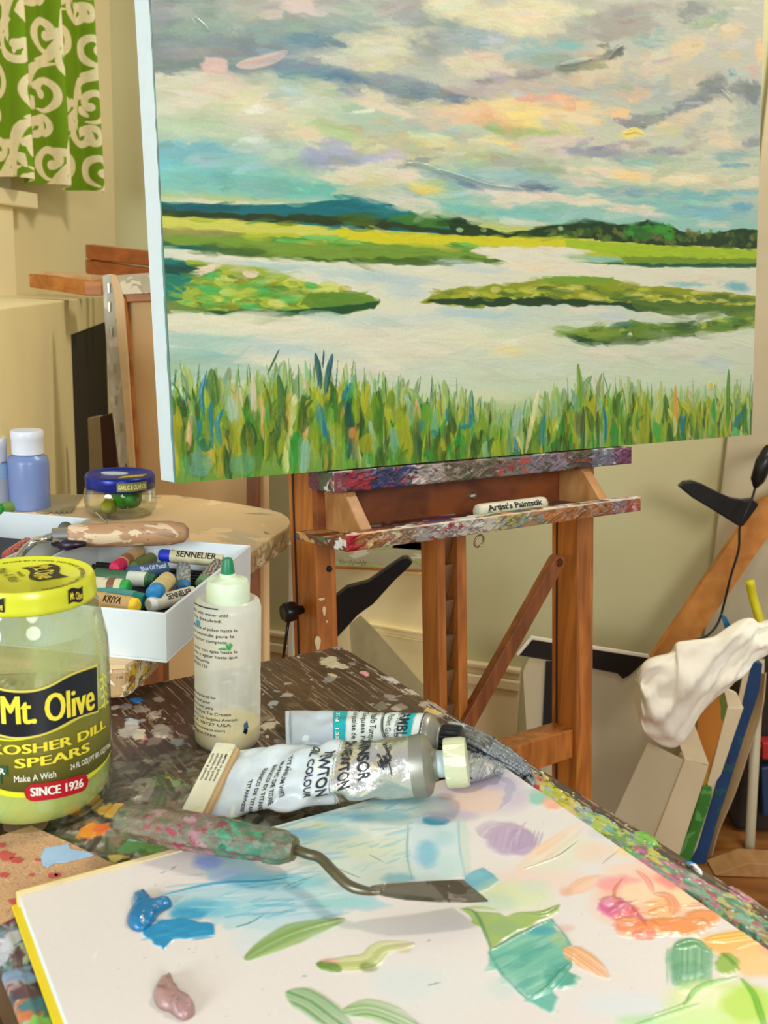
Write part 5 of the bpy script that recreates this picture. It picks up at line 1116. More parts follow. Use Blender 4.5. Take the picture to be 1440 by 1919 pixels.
# big blue smear to the lower left
ppoly([(366, 1606), (410, 1598), (450, 1608), (520, 1630), (600, 1650), (700, 1680), (740, 1700), (700, 1706), (640, 1700), (600, 1730), (520, 1740), (470, 1736), (430, 1740), (400, 1730), (330, 1700), (305, 1672), (380, 1660), (398, 1652)], (176, 208, 216), .9, 8, 6)
for (x, y, rx, ry_, c, a) in [(388, 1614, 26, 14, (150, 168, 226), .9), (430, 1640, 30, 14, (176, 186, 230), .7), (470, 1650, 50, 14, (120, 190, 212), .7), (560, 1650, 60, 12, (130, 200, 206), .7), (640, 1690, 60, 10, (150, 210, 204), .7), (380, 1700, 60, 16, (70, 166, 196), .75), (440, 1700, 40, 16, (150, 206, 216), .7), (620, 1670, 50, 10, (190, 220, 216), .7)]: pblob(x, y, rx, ry_, c, a)
for i in range(60):
    x, y = r3.uniform(305, 600), r3.uniform(1640, 1725); pstr([(x, y), (x + r3.uniform(30, 90), y - r3.uniform(0, 22))], r3.uniform(2, 5), r3.choice([(56, 156, 190), (110, 190, 206), (190, 218, 220), (150, 206, 214), (214, 226, 222)]), .5, streak=.7, h=.2)
pstr([(306, 1676), (400, 1655), (500, 1650), (560, 1640)], 4, (60, 160, 196), .8, h=.4)
ppoly([(262, 1742), (300, 1726), (340, 1722), (400, 1732), (402, 1748), (370, 1756), (330, 1762), (306, 1778), (290, 1766)], (20, 138, 186), 1, 5, 2, .8)
pblob(350, 1712, 34, 12, (40, 146, 190), .8, .6)
for i in range(26): x, y = r3.uniform(280, 390), r3.uniform(1726, 1762); pstr([(x - 20, y), (x + 24, y - r3.uniform(0, 8))], r3.uniform(2, 4), r3.choice([(14, 124, 174), (50, 156, 200), (24, 140, 190), (80, 170, 206)]), .5, h=.4, streak=.6)
pblob(520, 1740, 90, 26, (204, 220, 220), .6); pblob(640, 1735, 50, 14, (224, 224, 214), .6); pblob(480, 1770, 50, 20, (206, 220, 224), .5)
pstr([(438, 1738), (470, 1728), (497, 1712)], 1.6, (60, 120, 116), .9, h=.6); pstr([(530, 1662), (560, 1650), (590, 1640)], 1.2, (90, 120, 96), .7)
pstr([(458, 1799), (500, 1772), (560, 1745), (645, 1722)], 17, (142, 172, 84), .95, tap=(.5, .5), h=.7, col2=(110, 150, 76), var=14); pstr([(470, 1797), (540, 1770), (610, 1738)], 5, (160, 186, 104), .6, tap=(.4, .5), h=.3)
pstr([(594, 1806), (640, 1806), (690, 1800), (716, 1776), (776, 1768)], 12, (186, 200, 112), .95, tap=(.3, .4), h=.7, col2=(206, 204, 140)); pstr([(592, 1806), (620, 1812), (640, 1820)], 7, (100, 140, 50), .95, h=.8); pblob(618, 1800, 18, 6, (230, 176, 160), .8, .6); pblob(690, 1812, 18, 8, (120, 130, 60), .8, .5); pblob(755, 1776, 16, 8, (206, 190, 150), .8)
pstr([(536, 1858), (580, 1876), (620, 1905), (660, 1935)], 15, (116, 160, 104), .95, tap=(.2, .4), h=.7, col2=(150, 184, 130)); pstr([(640, 1896), (690, 1890), (740, 1906), (790, 1930)], 13, (126, 168, 100), .95, tap=(.3, .4), h=.7, col2=(160, 190, 130))
# mauve, peach and lilac patches
pblob(925, 1470, 60, 22, (196, 192, 206), .7); pblob(900, 1490, 90, 34, (204, 188, 204), .8, .5); pblob(895, 1498, 52, 24, (230, 200, 180), .9, .5); pblob(846, 1528, 50, 10, (190, 172, 190), .7); ppoly([(925, 1452), (955, 1458), (968, 1476), (955, 1500), (930, 1522), (948, 1490), (944, 1468)], (178, 172, 196), .8, 4, 3, .3)
pblob(870, 1440, 60, 16, (206, 196, 196), .6); pblob(930, 1436, 30, 12, (176, 184, 206), .7); pblob(835, 1492, 14, 6, (170, 150, 140), .6)
pstr([(905, 1570), (925, 1552), (955, 1546)], 18, (190, 166, 190), .7, streak=.4); pblob(952, 1572, 42, 30, (190, 166, 190), .95, .3, .25, .5); pblob(975, 1580, 30, 24, (180, 156, 184), .9, .3, .25, .4); pstr([(985, 1540), (960, 1575), (952, 1600)], 3, (206, 186, 206), .8, h=.8)
for i in range(14): x = 915 + i * 7; pstr([(x + 10, 1548 + abs(i - 6) * 1.5), (x, 1590)], 3, r3.choice([(176, 150, 180), (206, 184, 206), (190, 166, 190)]), .5, streak=.5, h=.3)
pblob(1010, 1494, 20, 15, (140, 200, 180), .9, .5, .4, .4); pblob(1036, 1504, 20, 14, (244, 174, 148), .9, .5, .4, .4); pblob(995, 1482, 16, 6, (190, 206, 190), .7)
pstr([(968, 1634), (1030, 1588), (1096, 1538)], 13, (240, 208, 180), .8, streak=.5); pstr([(1000, 1600), (1060, 1560)], 8, (244, 196, 150), .5); pblob(1080, 1590, 40, 22, (224, 226, 196), .7); pblob(1110, 1595, 34, 18, (240, 206, 184), .7); pblob(1130, 1560, 30, 10, (206, 200, 214), .5)
pstr([(978, 1628), (1040, 1606), (1084, 1574)], 1.3, (110, 96, 76), .9, h=.5); pstr([(1126, 1618), (1164, 1588)], 1.1, (150, 130, 100), .8)
pblob(1010, 1648, 80, 26, (238, 208, 190), .7); pblob(1030, 1620, 50, 14, (224, 222, 190), .6); pstr([(1066, 1674), (1100, 1652), (1136, 1640)], 12, (240, 192, 158), .9, tap=(.3, .5)); pblob(1060, 1670, 12, 8, (230, 170, 140), .7)
pblob(1200, 1594, 50, 12, (250, 214, 150), .85); pblob(1240, 1612, 50, 12, (246, 190, 160), .7); pblob(1190, 1630, 60, 14, (246, 206, 180), .7)
# coral flower mix
pblob(1230, 1690, 120, 55, (246, 190, 160), .9, .5); pblob(1160, 1656, 40, 16, (244, 160, 156), .9, .5); pblob(1290, 1646, 62, 22, (246, 142, 128), .9, .5, .4, .3); pblob(1320, 1672, 30, 22, (246, 150, 134), .9, .5); pblob(1200, 1672, 44, 22, (246, 214, 176), .95, .5); pblob(1280, 1684, 44, 20, (248, 216, 166), .95, .6); pblob(1240, 1700, 30, 20, (246, 190, 130), .9, .5)
pblob(1150, 1700, 28, 20, (212, 96, 146), .95, .35, .5, 1.2); pblob(1140, 1690, 14, 10, (230, 150, 170), .9, .4, .4, .8); pblob(1170, 1714, 26, 20, (226, 110, 120), .95, .4, .5, 1.2); pblob(1190, 1738, 40, 16, (240, 140, 100), .95, .4, .4, 1); pblob(1260, 1736, 70, 16, (242, 146, 76), .95, .35, .4, 1); pblob(1316, 1718, 30, 14, (244, 150, 84), .95, .4, .4, .8); pblob(1205, 1752, 26, 8, (240, 130, 110), .9, .4)
pstr([(1190, 1630), (1212, 1650), (1224, 1676)], 6, (246, 150, 140), .85, h=.6); pstr([(1224, 1676), (1250, 1680), (1262, 1700), (1258, 1716)], 7, (240, 150, 110), .85, h=.7); pstr([(1240, 1640), (1290, 1630), (1330, 1650), (1338, 1690)], 8, (246, 136, 124), .8, h=.5); pstr([(1152, 1700), (1150, 1670), (1166, 1646)], 3, (226, 140, 100), .9, h=.8); pstr([(1180, 1700), (1200, 1720), (1210, 1740)], 5, (206, 80, 110), .7, h=1); pstr([(1140, 1716), (1170, 1700), (1180, 1688)], 4, (226, 150, 190), .8, h=1)
for i in range(40):
    x, y = r3.uniform(1140, 1330), r3.uniform(1690, 1755); pstr([(x, y), (x + r3.uniform(10, 40), y - r3.uniform(-8, 10))], r3.uniform(2, 5), r3.choice([(244, 150, 80), (246, 170, 110), (240, 130, 110), (246, 190, 130)]), .6, h=.6, streak=.5)
# teal scrape, green mixes and the teal diamond
ppoly([(862, 1652), (884, 1634), (905, 1626), (925, 1640), (936, 1650), (915, 1668), (895, 1672), (875, 1668)], (104, 176, 196), .95, 4, 3, .4); pblob(890, 1640, 20, 8, (130, 190, 206), .8)
pblob(960, 1678, 70, 26, (216, 224, 176), .9); pblob(930, 1690, 40, 16, (196, 214, 190), .8); pblob(1000, 1660, 30, 14, (206, 216, 196), .6)
ppoly([(862, 1702), (900, 1706), (950, 1716), (1000, 1708), (1046, 1694), (1044, 1710), (1010, 1724), (960, 1752), (918, 1784), (908, 1750), (885, 1722)], (156, 182, 96), .95, 5, 3, .5); pstr([(1048, 1696), (1020, 1712), (980, 1712)], 5, (120, 150, 60), .8, h=.8); pstr([(862, 1702), (890, 1712), (912, 1760), (920, 1782)], 3, (90, 140, 90), .8, h=1); pblob(945, 1740, 30, 16, (146, 176, 110), .8, .5)
pstr([(870, 1660 + 40), (900, 1700), (930, 1704)], 5, (180, 196, 120), .8)
ppoly([(914, 1782), (1030, 1722), (1076, 1786), (1060, 1820), (1036, 1850), (1004, 1868), (990, 1872), (950, 1832), (918, 1810)], (110, 186, 160), .97, 4, 3, .7)
for i in range(70):
    x = r3.uniform(930, 1060); y = r3.uniform(1740, 1860); 
    if abs(x - 1000) * .55 + abs(y - 1796) > 62: continue
    pstr([(x - 24, y + 12), (x + 24, y - 12)], r3.uniform(3, 8), r3.choice([(90, 172, 150), (140, 200, 176), (120, 190, 160), (70, 160, 150), (150, 206, 180)]), .5, h=.4, streak=.7)
pblob(1015, 1745, 24, 9, (56, 156, 170), .8); pblob(1046, 1760, 16, 14, (196, 196, 130), .5)
pstr([(914, 1784), (970, 1752), (1030, 1722)], 3, (60, 140, 110), .9, h=1); pstr([(1030, 1722), (1056, 1752), (1078, 1790)], 2.5, (70, 150, 140), .9, h=1); pstr([(1074, 1800), (1030, 1850), (988, 1874)], 5, (50, 150, 124), .9, h=1); pstr([(988, 1874), (940, 1826), (914, 1784)], 3, (70, 156, 136), .9, h=.8)
pblob(1052, 1836, 30, 16, (60, 160, 136), .9, .5, .6, .6); ppoly([(986, 1872), (1030, 1852), (1048, 1868), (1034, 1898), (1010, 1890)], (90, 180, 160), .9, 5, 3, .4); pblob(940, 1850, 26, 20, (190, 216, 206), .5)
pstr([(1056, 1776), (1090, 1796), (1140, 1832)], 14, (242, 166, 110), .95, tap=(.2, .5), h=.8, col2=(246, 190, 140)); pblob(1060, 1738, 16, 7, (226, 190, 176), .8)
# right hand greens, oranges and the bright corner
pblob(1400, 1766, 90, 24, (250, 186, 96), .95, .5); pblob(1420, 1800, 60, 30, (250, 200, 130), .9, .5); pblob(1440, 1776, 20, 12, (246, 176, 150), .8); pstr([(1320, 1762), (1360, 1756), (1440, 1746)], 7, (246, 184, 60), .8, h=.5); pstr([(1380, 1776), (1420, 1764), (1460, 1780)], 4, (250, 214, 150), .8, h=.5)
pblob(1290, 1796, 42, 34, (120, 176, 132), .95, .4, .4, .6); pblob(1292, 1832, 34, 26, (104, 168, 130), .95, .4, .4, .6); pstr([(1262, 1776), (1300, 1766), (1328, 1784)], 7, (90, 160, 100), .9, h=.8)
for i in range(16): x = 1250 + i * 5.4; pstr([(x, 1775), (x + r3.uniform(-3, 3), 1848)], 2.5, r3.choice([(96, 160, 120), (150, 196, 150), (120, 180, 140)]), .6, h=.5, streak=.4)
pblob(1362, 1806, 22, 20, (146, 182, 70), .95, .4, .5, .7); pstr([(1350, 1786), (1366, 1800), (1384, 1820)], 4, (90, 140, 30), .8, h=.8)
pblob(1350, 1890, 110, 52, (214, 234, 140), .95, .5); pblob(1320, 1870, 50, 26, (236, 240, 196), .9, .6); pblob(1400, 1880, 50, 34, (190, 226, 90), .9, .5); pstr([(1386, 1832), (1410, 1862), (1424, 1900), (1436, 1940)], 5, (110, 190, 40), .9, h=.9); pstr([(1280, 1886), (1310, 1850), (1380, 1830)], 3.5, (130, 196, 90), .9, h=.8); pstr([(1180, 1925), (1260, 1896), (1310, 1880)], 4, (110, 200, 90), .8, h=.7)
pstr([(1212, 1905), (1280, 1880), (1290, 1862)], 1.4, (60, 120, 70), .8, h=.5); pblob(1215, 1910, 60, 12, (170, 226, 150), .7); pblob(1170, 1880, 90, 24, (214, 226, 232), .5); pblob(1300, 1910, 70, 24, (214, 240, 170), .8)
pblob(820, 1850, 120, 60, (222, 224, 220), .45); pblob(760, 1840, 60, 30, (206, 222, 220), .4)
for (L) in [[(675, 1645), (640, 1630), (620, 1620)], [(800, 1846), (830, 1838)], [(690, 1600), (720, 1616)], [(330, 1622), (318, 1630)], [(300, 1636), (312, 1632)], [(800, 1764), (806, 1760)], [(565, 1828), (575, 1828)]]: pstr(L, 1.2, (96, 96, 90), .8, h=.3)
for i in range(60):
    x, y = r3.uniform(200, 1300), r3.uniform(1500, 1915); gx, gy = pg(x, y); QP.blob(gx, gy, r3.uniform(1, 2), 1, r3.choice([(120, 120, 116), (150, 170, 150), (190, 160, 150)]), .5, 0, .4)
QP.C *= (.99 + .02 * noise2(ph, pw, 3, 66, 2))[..., None]
m = PW - 0.0
xs = np.linspace(0, PW, pw); ys = np.linspace(0, PL * .9, ph)
curl_ = np.zeros((ph, pw))
Pq = PF.O + xs[None, :, None] * PF.X + ys[:, None, None] * PF.Y + (QP.H * .0007 - .0004)[..., None] * PF.Z
gridobj('painted_top_sheet', Pq, vcmat('coated_palette_paper', .33, .5, coat=.12), pad, QP.lin(.84))
def dab(name, pts, hgt, m, seed, lab):
    """thick squeezed paint: domed over an outline"""
    P_ = np.array([onz(x, y, PZp) for x, y in pts]); c_ = P_.mean(0); P_ = np.array(catmull(list(P_) + [P_[0]], 4))[:-1]; q_ = np.random.default_rng(seed); ph_ = q_.random(4) * 6
    rings = [];
    for k, (s_, z_) in enumerate([(1.0, -.0004), (.97, .35), (.86, .68), (.68, .90), (.42, 1.0), (.15, 1.03)]):
        rr_ = []
        for i, p in enumerate(P_):
            w_ = 1 + (.22 * math.sin(5 * i / len(P_) * 6.28 + ph_[0] + k) + .12 * math.sin(9 * i / len(P_) * 6.28 + ph_[1])) * (1 < k < 4)
            v_ = c_ + (p - c_) * s_; v_[2] = PZp + max(z_, -.0004 / hgt * 0) * hgt * w_ if z_ > 0 else PZp - .0004; rr_.append(v_)
        rings.append(rr_)
    o = MB().loft(rings).build(name, m, pad, smooth=True); o['label'] = lab
dab('paint_dab', [(250, 1678), (262, 1672), (276, 1680), (290, 1690), (318, 1690), (322, 1698), (300, 1712), (288, 1728), (270, 1744), (250, 1742), (238, 1728), (244, 1708), (254, 1694)], .0042, mat('cerulean_oil', (14, 106, 152), .18, var=.12, scale=120, bump=.4, coat=.3), 2, 'thick glossy cerulean blue dab')
dab('paint_dab', [(302, 1834), (314, 1832), (324, 1840), (330, 1856), (342, 1872), (358, 1878), (366, 1890), (362, 1904), (344, 1912), (328, 1904), (318, 1896), (300, 1890), (290, 1876), (290, 1856)], .0048, mat('mauve_oil', (152, 118, 112), .2, var=.1, scale=120, bump=.4, coat=.3), 6, 'thick glossy mauve brown dab')

# ================================================================== pickle jar
JC = onz(69, 1500, TZ); JC[2] = TZ; rJ = rad(JC, 139)
jt = thing('pickle_jar', 'large glass pickle jar with yellow lid holding cloudy green white liquid', 'jar', JC)
zl_b = zat(JC, 75, 1118)[2] - TZ; 
def zf(px, py):  # height on the near side of the jar
    n = nrm(V(C0[0] - JC[0], C0[1] - JC[1], 0)); return onpl(px, py, JC + n * rJ * .97, n)[2] - TZ
z_sh = zat(JC, 205, 1200)[2] - TZ
lid_top = zat(JC, 75, 1073)[2] - TZ; lid_bot = lid_top - .0132; rl = rad(JC, 119)
print('jar r', rJ, 'lid', lid_top, rl, 'shoulder', z_sh)
gp_ = [(.001, .004), (rJ * .7, .003), (rJ * .88, .0005), (rJ * .97, .006), (rJ, .016), (rJ, z_sh - .004), (rJ * .985, z_sh + .006), (rJ * .93, z_sh + .016), (rJ * .885, lid_bot - .004), (rl * .96, lid_bot - .001), (rl * .95, lid_top - .004)]
MB().lathe(JC, gp_, 96, cap=False).build('glass_body', glass('jar_glass', (236, 242, 226)), jt, smooth=True)
zi = zf(100, 1492)
ri = rJ * .965
lq = MB(); lq.lathe(JC, [(.001, .006), (ri * .86, .006), (ri * .97, .012), (ri, .02), (ri, zi + .012), (ri * .96, zi + .0125), (.001, zi + .0125)], 80); lq.build('cloudy_liquid', mat('pale_green_paint_water', (206, 214, 132), .3, var=.03, scale=12, bump=.03), jt, smooth=True, autosm=50)
MB().lathe(JC, [(ri, zi + .0127), (ri, z_sh - .004), (ri * .975, z_sh + .006), (ri * .92, z_sh + .014)], 80, cap=False).build('residue_film', milky('cloudy_residue', (222, 224, 170), .58, .4, .12), jt, smooth=True)
# lid: rolled rim, lugs, printed top
nl = 6
prof = [(rl * .985, lid_bot), (rl * 1.012, lid_bot + .001), (rl * 1.012, lid_bot + .003), (rl, lid_bot + .0045), (rl, lid_top - .005), (rl * .985, lid_top - .0015), (rl * .96, lid_top), (rl * .925, lid_top - .0002), (rl * .905, lid_top - .0014), (.001, lid_top - .0014)]
lid = MB().lathe(JC, prof, 144, rf=lambda q_, z: 1 + (.008 * max(0, math.cos(nl * 2 * q_)) if z < lid_top - .006 else 0)).build('lid', mat('yellow_lid_enamel', (198, 200, 34), .3, .0, .03, spec=.6, coat=.3), jt, smooth=True, autosm=60)
fl = curved(JC, rl)
m_lblk = mat('label_black', (24, 22, 20), .4)
def flag(fn, x0, x1, z0, z1, amp, lift, n=20, tilt=0):
    P_ = np.array([[fn(x, z + amp * math.sin((x - x0) / (x1 - x0) * 2 * math.pi) + tilt * (x - x0), lift) for x in np.linspace(x0, x1, n)] for z in (z0, (z0 + z1) / 2, z1)]); return P_
# two small flags on the rim
vdir = nrm(V(C0[0] - JC[0], C0[1] - JC[1], 0)); rdir = V(-vdir[1], vdir[0], 0); rdir = rdir if rdir[0] > 0 else -rdir
def arc_at(px, py, r):
    """arc position on a cylinder of radius r where a photo point falls"""
    d = ray(px, py); o = C0 - JC; A_q = d[0] ** 2 + d[1] ** 2; B_q = 2 * (o[0] * d[0] + o[1] * d[1]); Cq = o[0] ** 2 + o[1] ** 2 - r * r
    t = (-B_q - math.sqrt(max(B_q * B_q - 4 * A_q * Cq, 0))) / (2 * A_q); P_ = C0 + d * t; v_ = P_ - JC
    return math.atan2(v_ @ rdir, v_ @ vdir) * r, P_[2]
for (xa, xb, ym) in ((127, 154, 1120), (-24, 9, 1137)):
    a0_, z0_ = arc_at(xa, ym, rl); a1_, z1_ = arc_at(xb, ym, rl); zz_ = lid_bot + TZ + .0075
    b = MB(); b.grid(flag(fl, a0_, a1_, zz_ - .0040, zz_ + .0040, .0008, .0006)); b.build('rim_flag', m_lblk, lid, recalc=False)
    b = MB(); fit_text(b, 'Mt. Olive', (a0_ + a1_) / 2, zz_, (a1_ - a0_) * .82, .0042, lambda x, y: fl(x, y + .0008 * math.sin((x - a0_) / (a1_ - a0_) * 6.28), .0010), .02); b.build('rim_lettering', mat('label_yellow', (226, 206, 70), .45), lid)
ltz = TZ + lid_top - .0014
# printed top: flag, name, script, ring of small words; the print is turned on the lid
th0 = R_(-52)
def ltop(x, y, lift=.0003):
    c_, s_ = math.cos(th0), math.sin(th0); return V(JC[0] + x * c_ - y * s_, JC[1] + x * s_ + y * c_, ltz + lift)
cxf = JC[:2]
Pc_ = onz(84, 1073, ltz); off = V((Pc_[0] - JC[0]), (Pc_[1] - JC[1]), 0); c_, s_ = math.cos(-th0), math.sin(-th0); fx, fy = off[0] * c_ - off[1] * s_, off[0] * s_ + off[1] * c_
P_ = np.array([[ltop(fx + x, fy + y + .0022 * math.sin((x + .015) / .030 * 6.28), .0003) for x in np.linspace(-.015, .015, 24)] for y in (-.0085, 0, .0085)])
b = MB(); b.grid(P_); b.build('printed_flag', mat('label_black', (24, 22, 20), .4), lid, recalc=False)
b = MB(); fit_text(b, 'Mt. Olive', fx, fy, .0255, .0115, lambda x, y: ltop(x, y + .0022 * math.sin((x - fx + .015) / .030 * 6.28), .0006), .01); b.build('printed_name', mat('label_yellow', (226, 206, 70), .45), lid)
b = MB(); fit_text(b, 'PICKLES', fx - .003, fy - .0125, .010, .0022, lambda x, y: ltop(x, y, .0004), .02)
ring_txt = 'STORE IN A COOL DRY PLACE  REFRIGERATE AFTER OPENING'
vs, fs = glyphs(ring_txt, .0034, .02, seg=.3); L_ = vs[:, 0].max() - vs[:, 0].min(); R0 = rl * .78; sc_ = (math.pi * 1.05 * R0) / L_
Pv = []
for x, y in vs:
    an = R_(70) - (x * sc_) / R0; rr_ = R0 + y; Pv.append(V(JC[0] + rr_ * math.cos(an + R_(-30)), JC[1] + rr_ * math.sin(an + R_(-30)), ltz + .0003))
b.add(np.array(Pv), fs)
Ps_ = onz(14, 1078, ltz); off = V((Ps_[0] - JC[0]), (Ps_[1] - JC[1]), 0); sx_, sy_ = off[0] * c_ - off[1] * s_, off[0] * s_ + off[1] * c_
vs, fs = glyphs('Make A Wish', 1, 0, seg=.25, shear=.4); w0 = vs[:, 0].max() - vs[:, 0].min()
b.add(np.array([ltop(sx_ + x * .030 / w0, sy_ + (y - .3) * .0085, .0003) for x, y in vs]), fs)
b.build('printed_words', mat('lid_print', (60, 56, 16), .5), lid)
# ---- the wrap-round label
fj = curved(JC, rJ)
def AZ(px, py): a_, z_ = arc_at(px, py, rJ); return a_, z_
def strip(lower, upper, n=40, lift=.0004):
    """strip on the glass between two photo-traced edges"""
    lo_ = np.array([AZ(*p) for p in lower]); up_ = np.array([AZ(*p) for p in upper]); x0 = max(lo_[0, 0], up_[0, 0]); x1 = min(lo_[-1, 0], up_[-1, 0])
    xs_ = np.linspace(x0, x1, n); from_l = np.interp(xs_, lo_[:, 0], lo_[:, 1]); from_u = np.interp(xs_, up_[:, 0], up_[:, 1])
    ks = np.ones(5) / 5
    sm = lambda a_: np.convolve(np.pad(a_, 2, 'edge'), ks, 'valid')
    from_l, from_u = sm(from_l), sm(from_u)
    return np.array([[fj(x, l * (1 - t) + u * t, lift) for x, l, u in zip(xs_, from_l, from_u)] for t in (0, .25, .5, .75, 1)])
def cs(L, n=6): return [tuple(p) for p in catmull([V(*p) for p in L], n)]
xm = -62
lab_lo = cs([(xm, 1440), (0, 1478), (60, 1484), (110, 1476), (150, 1458), (180, 1440), (200, 1420), (206, 1404)]); 
lab_up = cs([(xm, 1262), (0, 1290), (60, 1292), (120, 1270), (160, 1252), (184, 1240), (200, 1310 + 10), (206, 1318)])
olive_up = cs([(xm, 1350), (0, 1384), (60, 1380), (110, 1364), (150, 1342), (185, 1326), (202, 1314), (206, 1312)])
b = MB(); b.grid(strip(cs([(xm, 1452), (0, 1489), (60, 1494), (110, 1486), (150, 1468), (180, 1448), (200, 1424), (206, 1410)]), olive_up, 50, .0003)); b.build('label_border', mat('label_bright_yellow', (206, 206, 40), .4), jt, recalc=False)
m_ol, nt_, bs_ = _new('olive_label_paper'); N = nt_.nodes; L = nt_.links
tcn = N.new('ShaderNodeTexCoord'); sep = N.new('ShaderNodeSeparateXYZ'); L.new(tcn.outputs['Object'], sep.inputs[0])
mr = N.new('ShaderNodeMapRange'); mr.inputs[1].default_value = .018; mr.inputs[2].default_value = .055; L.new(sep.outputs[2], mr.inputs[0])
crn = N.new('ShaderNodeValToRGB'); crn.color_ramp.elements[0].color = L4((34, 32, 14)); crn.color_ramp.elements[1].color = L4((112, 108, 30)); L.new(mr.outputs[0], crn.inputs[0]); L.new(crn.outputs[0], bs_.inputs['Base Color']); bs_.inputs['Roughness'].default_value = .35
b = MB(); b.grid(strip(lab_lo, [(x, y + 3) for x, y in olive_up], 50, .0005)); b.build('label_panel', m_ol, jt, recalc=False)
ban_lo = cs([(xm, 1350), (0, 1378), (40, 1384), (90, 1374), (140, 1348), (184, 1334)]); ban_up = cs([(xm, 1262), (0, 1288), (50, 1293), (90, 1284), (130, 1262), (180, 1244)])
b = MB(); b.grid(strip(ban_lo, ban_up, 50, .0008)); b.build('banner_border', mat('label_gold', (214, 200, 90), .4), jt, recalc=False)
b = MB(); b.grid(strip([(x, y - 4) for x, y in ban_lo[:-1]] + [(181, 1331)], [(x, y + 4) for x, y in ban_up[:-1]] + [(181, 1249)], 50, .0011)); b.build('banner', mat('banner_navy', (20, 24, 30), .35), jt, recalc=False)
def jar_text(body, pl_, pr_, hp, m, name, lift=.0014, bold=.02, curve=0, zc=None, fat=0):
    """words from photo point pl_ to pr_ (baseline centre heights), cap height hp in metres"""
    a0_, z0_ = AZ(*pl_); a1_, z1_ = AZ(*pr_); W_ = a1_ - a0_
    if zc is not None: z0_ = z1_ = AZ(97, zc)[1]
    bb = MB(); fit_text(bb, body, 0, 0, W_, hp, lambda x, y: fj((a0_ + a1_) / 2 + x, z0_ + (z1_ - z0_) * (x / W_ + .5) + y + curve * (1 - (2 * x / W_) ** 2), lift), bold, fat=fat)
    bb.build(name, m, jt)
m_ly = mat('label_letter_yellow', (232, 214, 60), .4); m_lw = mat('label_white', (236, 232, 214), .4)
pxm = 1 / FOC * .47
jar_text('Mt. Olive', (5, 1327), (172, 1301), .0165, m_ly, 'brand_lettering', bold=0, fat=.0005)
jar_text('KOSHER DILL', (-14, 1417), (193, 1366), .0056, m_ly, 'product_lettering', bold=0, zc=1394, fat=.0004)
jar_text('SPEARS', (30, 1437), (164, 1402), .0056, m_ly, 'product_lettering', bold=0, zc=1420, fat=.0004)
jar_text('24 FL OZ(1PT 8FL OZ)710mL', (130, 1441), (203, 1401), .0032, m_lw, 'volume_lettering', bold=.01, zc=1445)
jar_text('Make A Wish', (28, 1465), (104, 1452), .0040, m_lw, 'script_lettering', bold=0, zc=1449)
# red pill
c0_, c1_ = AZ(46, 1484), AZ(163, 1461)
hw = .0052; n_ = 40; ww = c1_[0] - c0_[0]; rows_ = []
for k in (-1, 0, 1):
    row = []
    for t in np.linspace(0, 1, n_):
        x = t * ww; e = min(x, ww - x); hh_ = hw * math.sqrt(max(0, 1 - ((hw - e) / hw) ** 2)) if e < hw else hw
        row.append(fj(c0_[0] + x, c0_[1] + (c1_[1] - c0_[1]) * t + k * hh_, .0014))
    rows_.append(row)
b = MB(); b.grid(np.array(rows_)); b.build('red_pill', mat('label_red', (170, 20, 34), .4), jt, recalc=False)
jar_text('SINCE 1926', (58, 1481), (152, 1464), .0052, m_lw, 'date_lettering', lift=.0018, bold=0, fat=.00025)
for (x0_, x1_, y_c, tx) in ((-14, 15, 1441, 'ER'), (-14, 4, 1457, '')):
    a0_, z0_ = AZ(x0_, y_c); a1_, z1_ = AZ(x1_, y_c)
    b = MB(); b.grid(np.array([[fj(x, z0_ + dz, .0012) for x in np.linspace(a0_, a1_, 8)] for dz in (-.0028, .0028)])); b.build('green_tag', mat('label_green', (40, 84, 56), .4), jt, recalc=False)
    if tx: 
        b = MB(); fit_text(b, tx, a1_ - .004, z0_, .006, .0034, lambda x, y: fj(x, y, .0016), .02); b.build('tag_lettering', m_lw, jt)
# dill sprig
b = MB()
for i in range(8):
    x, y = 190 + i * .6, 1262 + i * 8; p, q_ = AZ(x, y), AZ(x + 5 * (-1) ** i, y + 7); p2 = AZ(x + .6, y + 8)
    b.tube([fj(p[0], p[1], .0006), fj(p2[0], p2[1], .0006)], .0003, 5); b.tube([fj(p[0], p[1], .0006), fj(q_[0], q_[1], .0006)], [.0003, .0008], 5)
b.build('dill_sprig', mat('sprig_yellow', (206, 206, 90), .4), jt)

# ================================================================== squeeze bottle
QC = onz(427, 1387, TZ); QC[2] = TZ; rq = rad(QC, 60.5)
def zq(py): return zat(QC, 427, py)[2] - TZ
qt = thing('squeeze_bottle', 'clear plastic squeeze bottle with green tip and yellowish liquid on the work table', 'bottle', QC)
zs = zq(1122); zc0, zc1 = zq(1112), zq(1086); zn = zq(1072); zt0, zt1 = zq(1076), zq(1046)
pr = [(.001, .0005), (rq * .9, 0), (rq * .985, .003), (rq, .007), (rq, zs * .4), (rq * .985, zs * .48), (rq, zs * .56), (rq, zs - .006), (rq * .95, zs - .001), (rq * .80, zs + .001)]
MB().lathe(QC, pr, 64, cap=False).build('bottle_body', milky('frosted_plastic', (244, 247, 238), .46, .28, .04), qt, smooth=True)
zl = zq(1352)
MB().lathe(QC, [(.001, .002), (rq * .88, .002), (rq * .95, .007), (rq * .96, zl), (.001, zl)], 48).build('liquid', mat('amber_liquid', (200, 176, 70), .3, var=.04), qt, smooth=True, autosm=50)
m_cap = mat('milky_cap', (206, 220, 190), .38, var=.05, scale=60)
rcq = rq * .66
MB().lathe(QC, [(rcq * .98, zs - .001), (rcq, zs), (rcq, zc1 - .004), (rcq * .9, zc1), (rcq * .5, zc1 + .001), (.0055, zc1 + .002), (.0052, zt0 + .001)], 48).build('collar_cap', m_cap, qt, smooth=True, autosm=50)
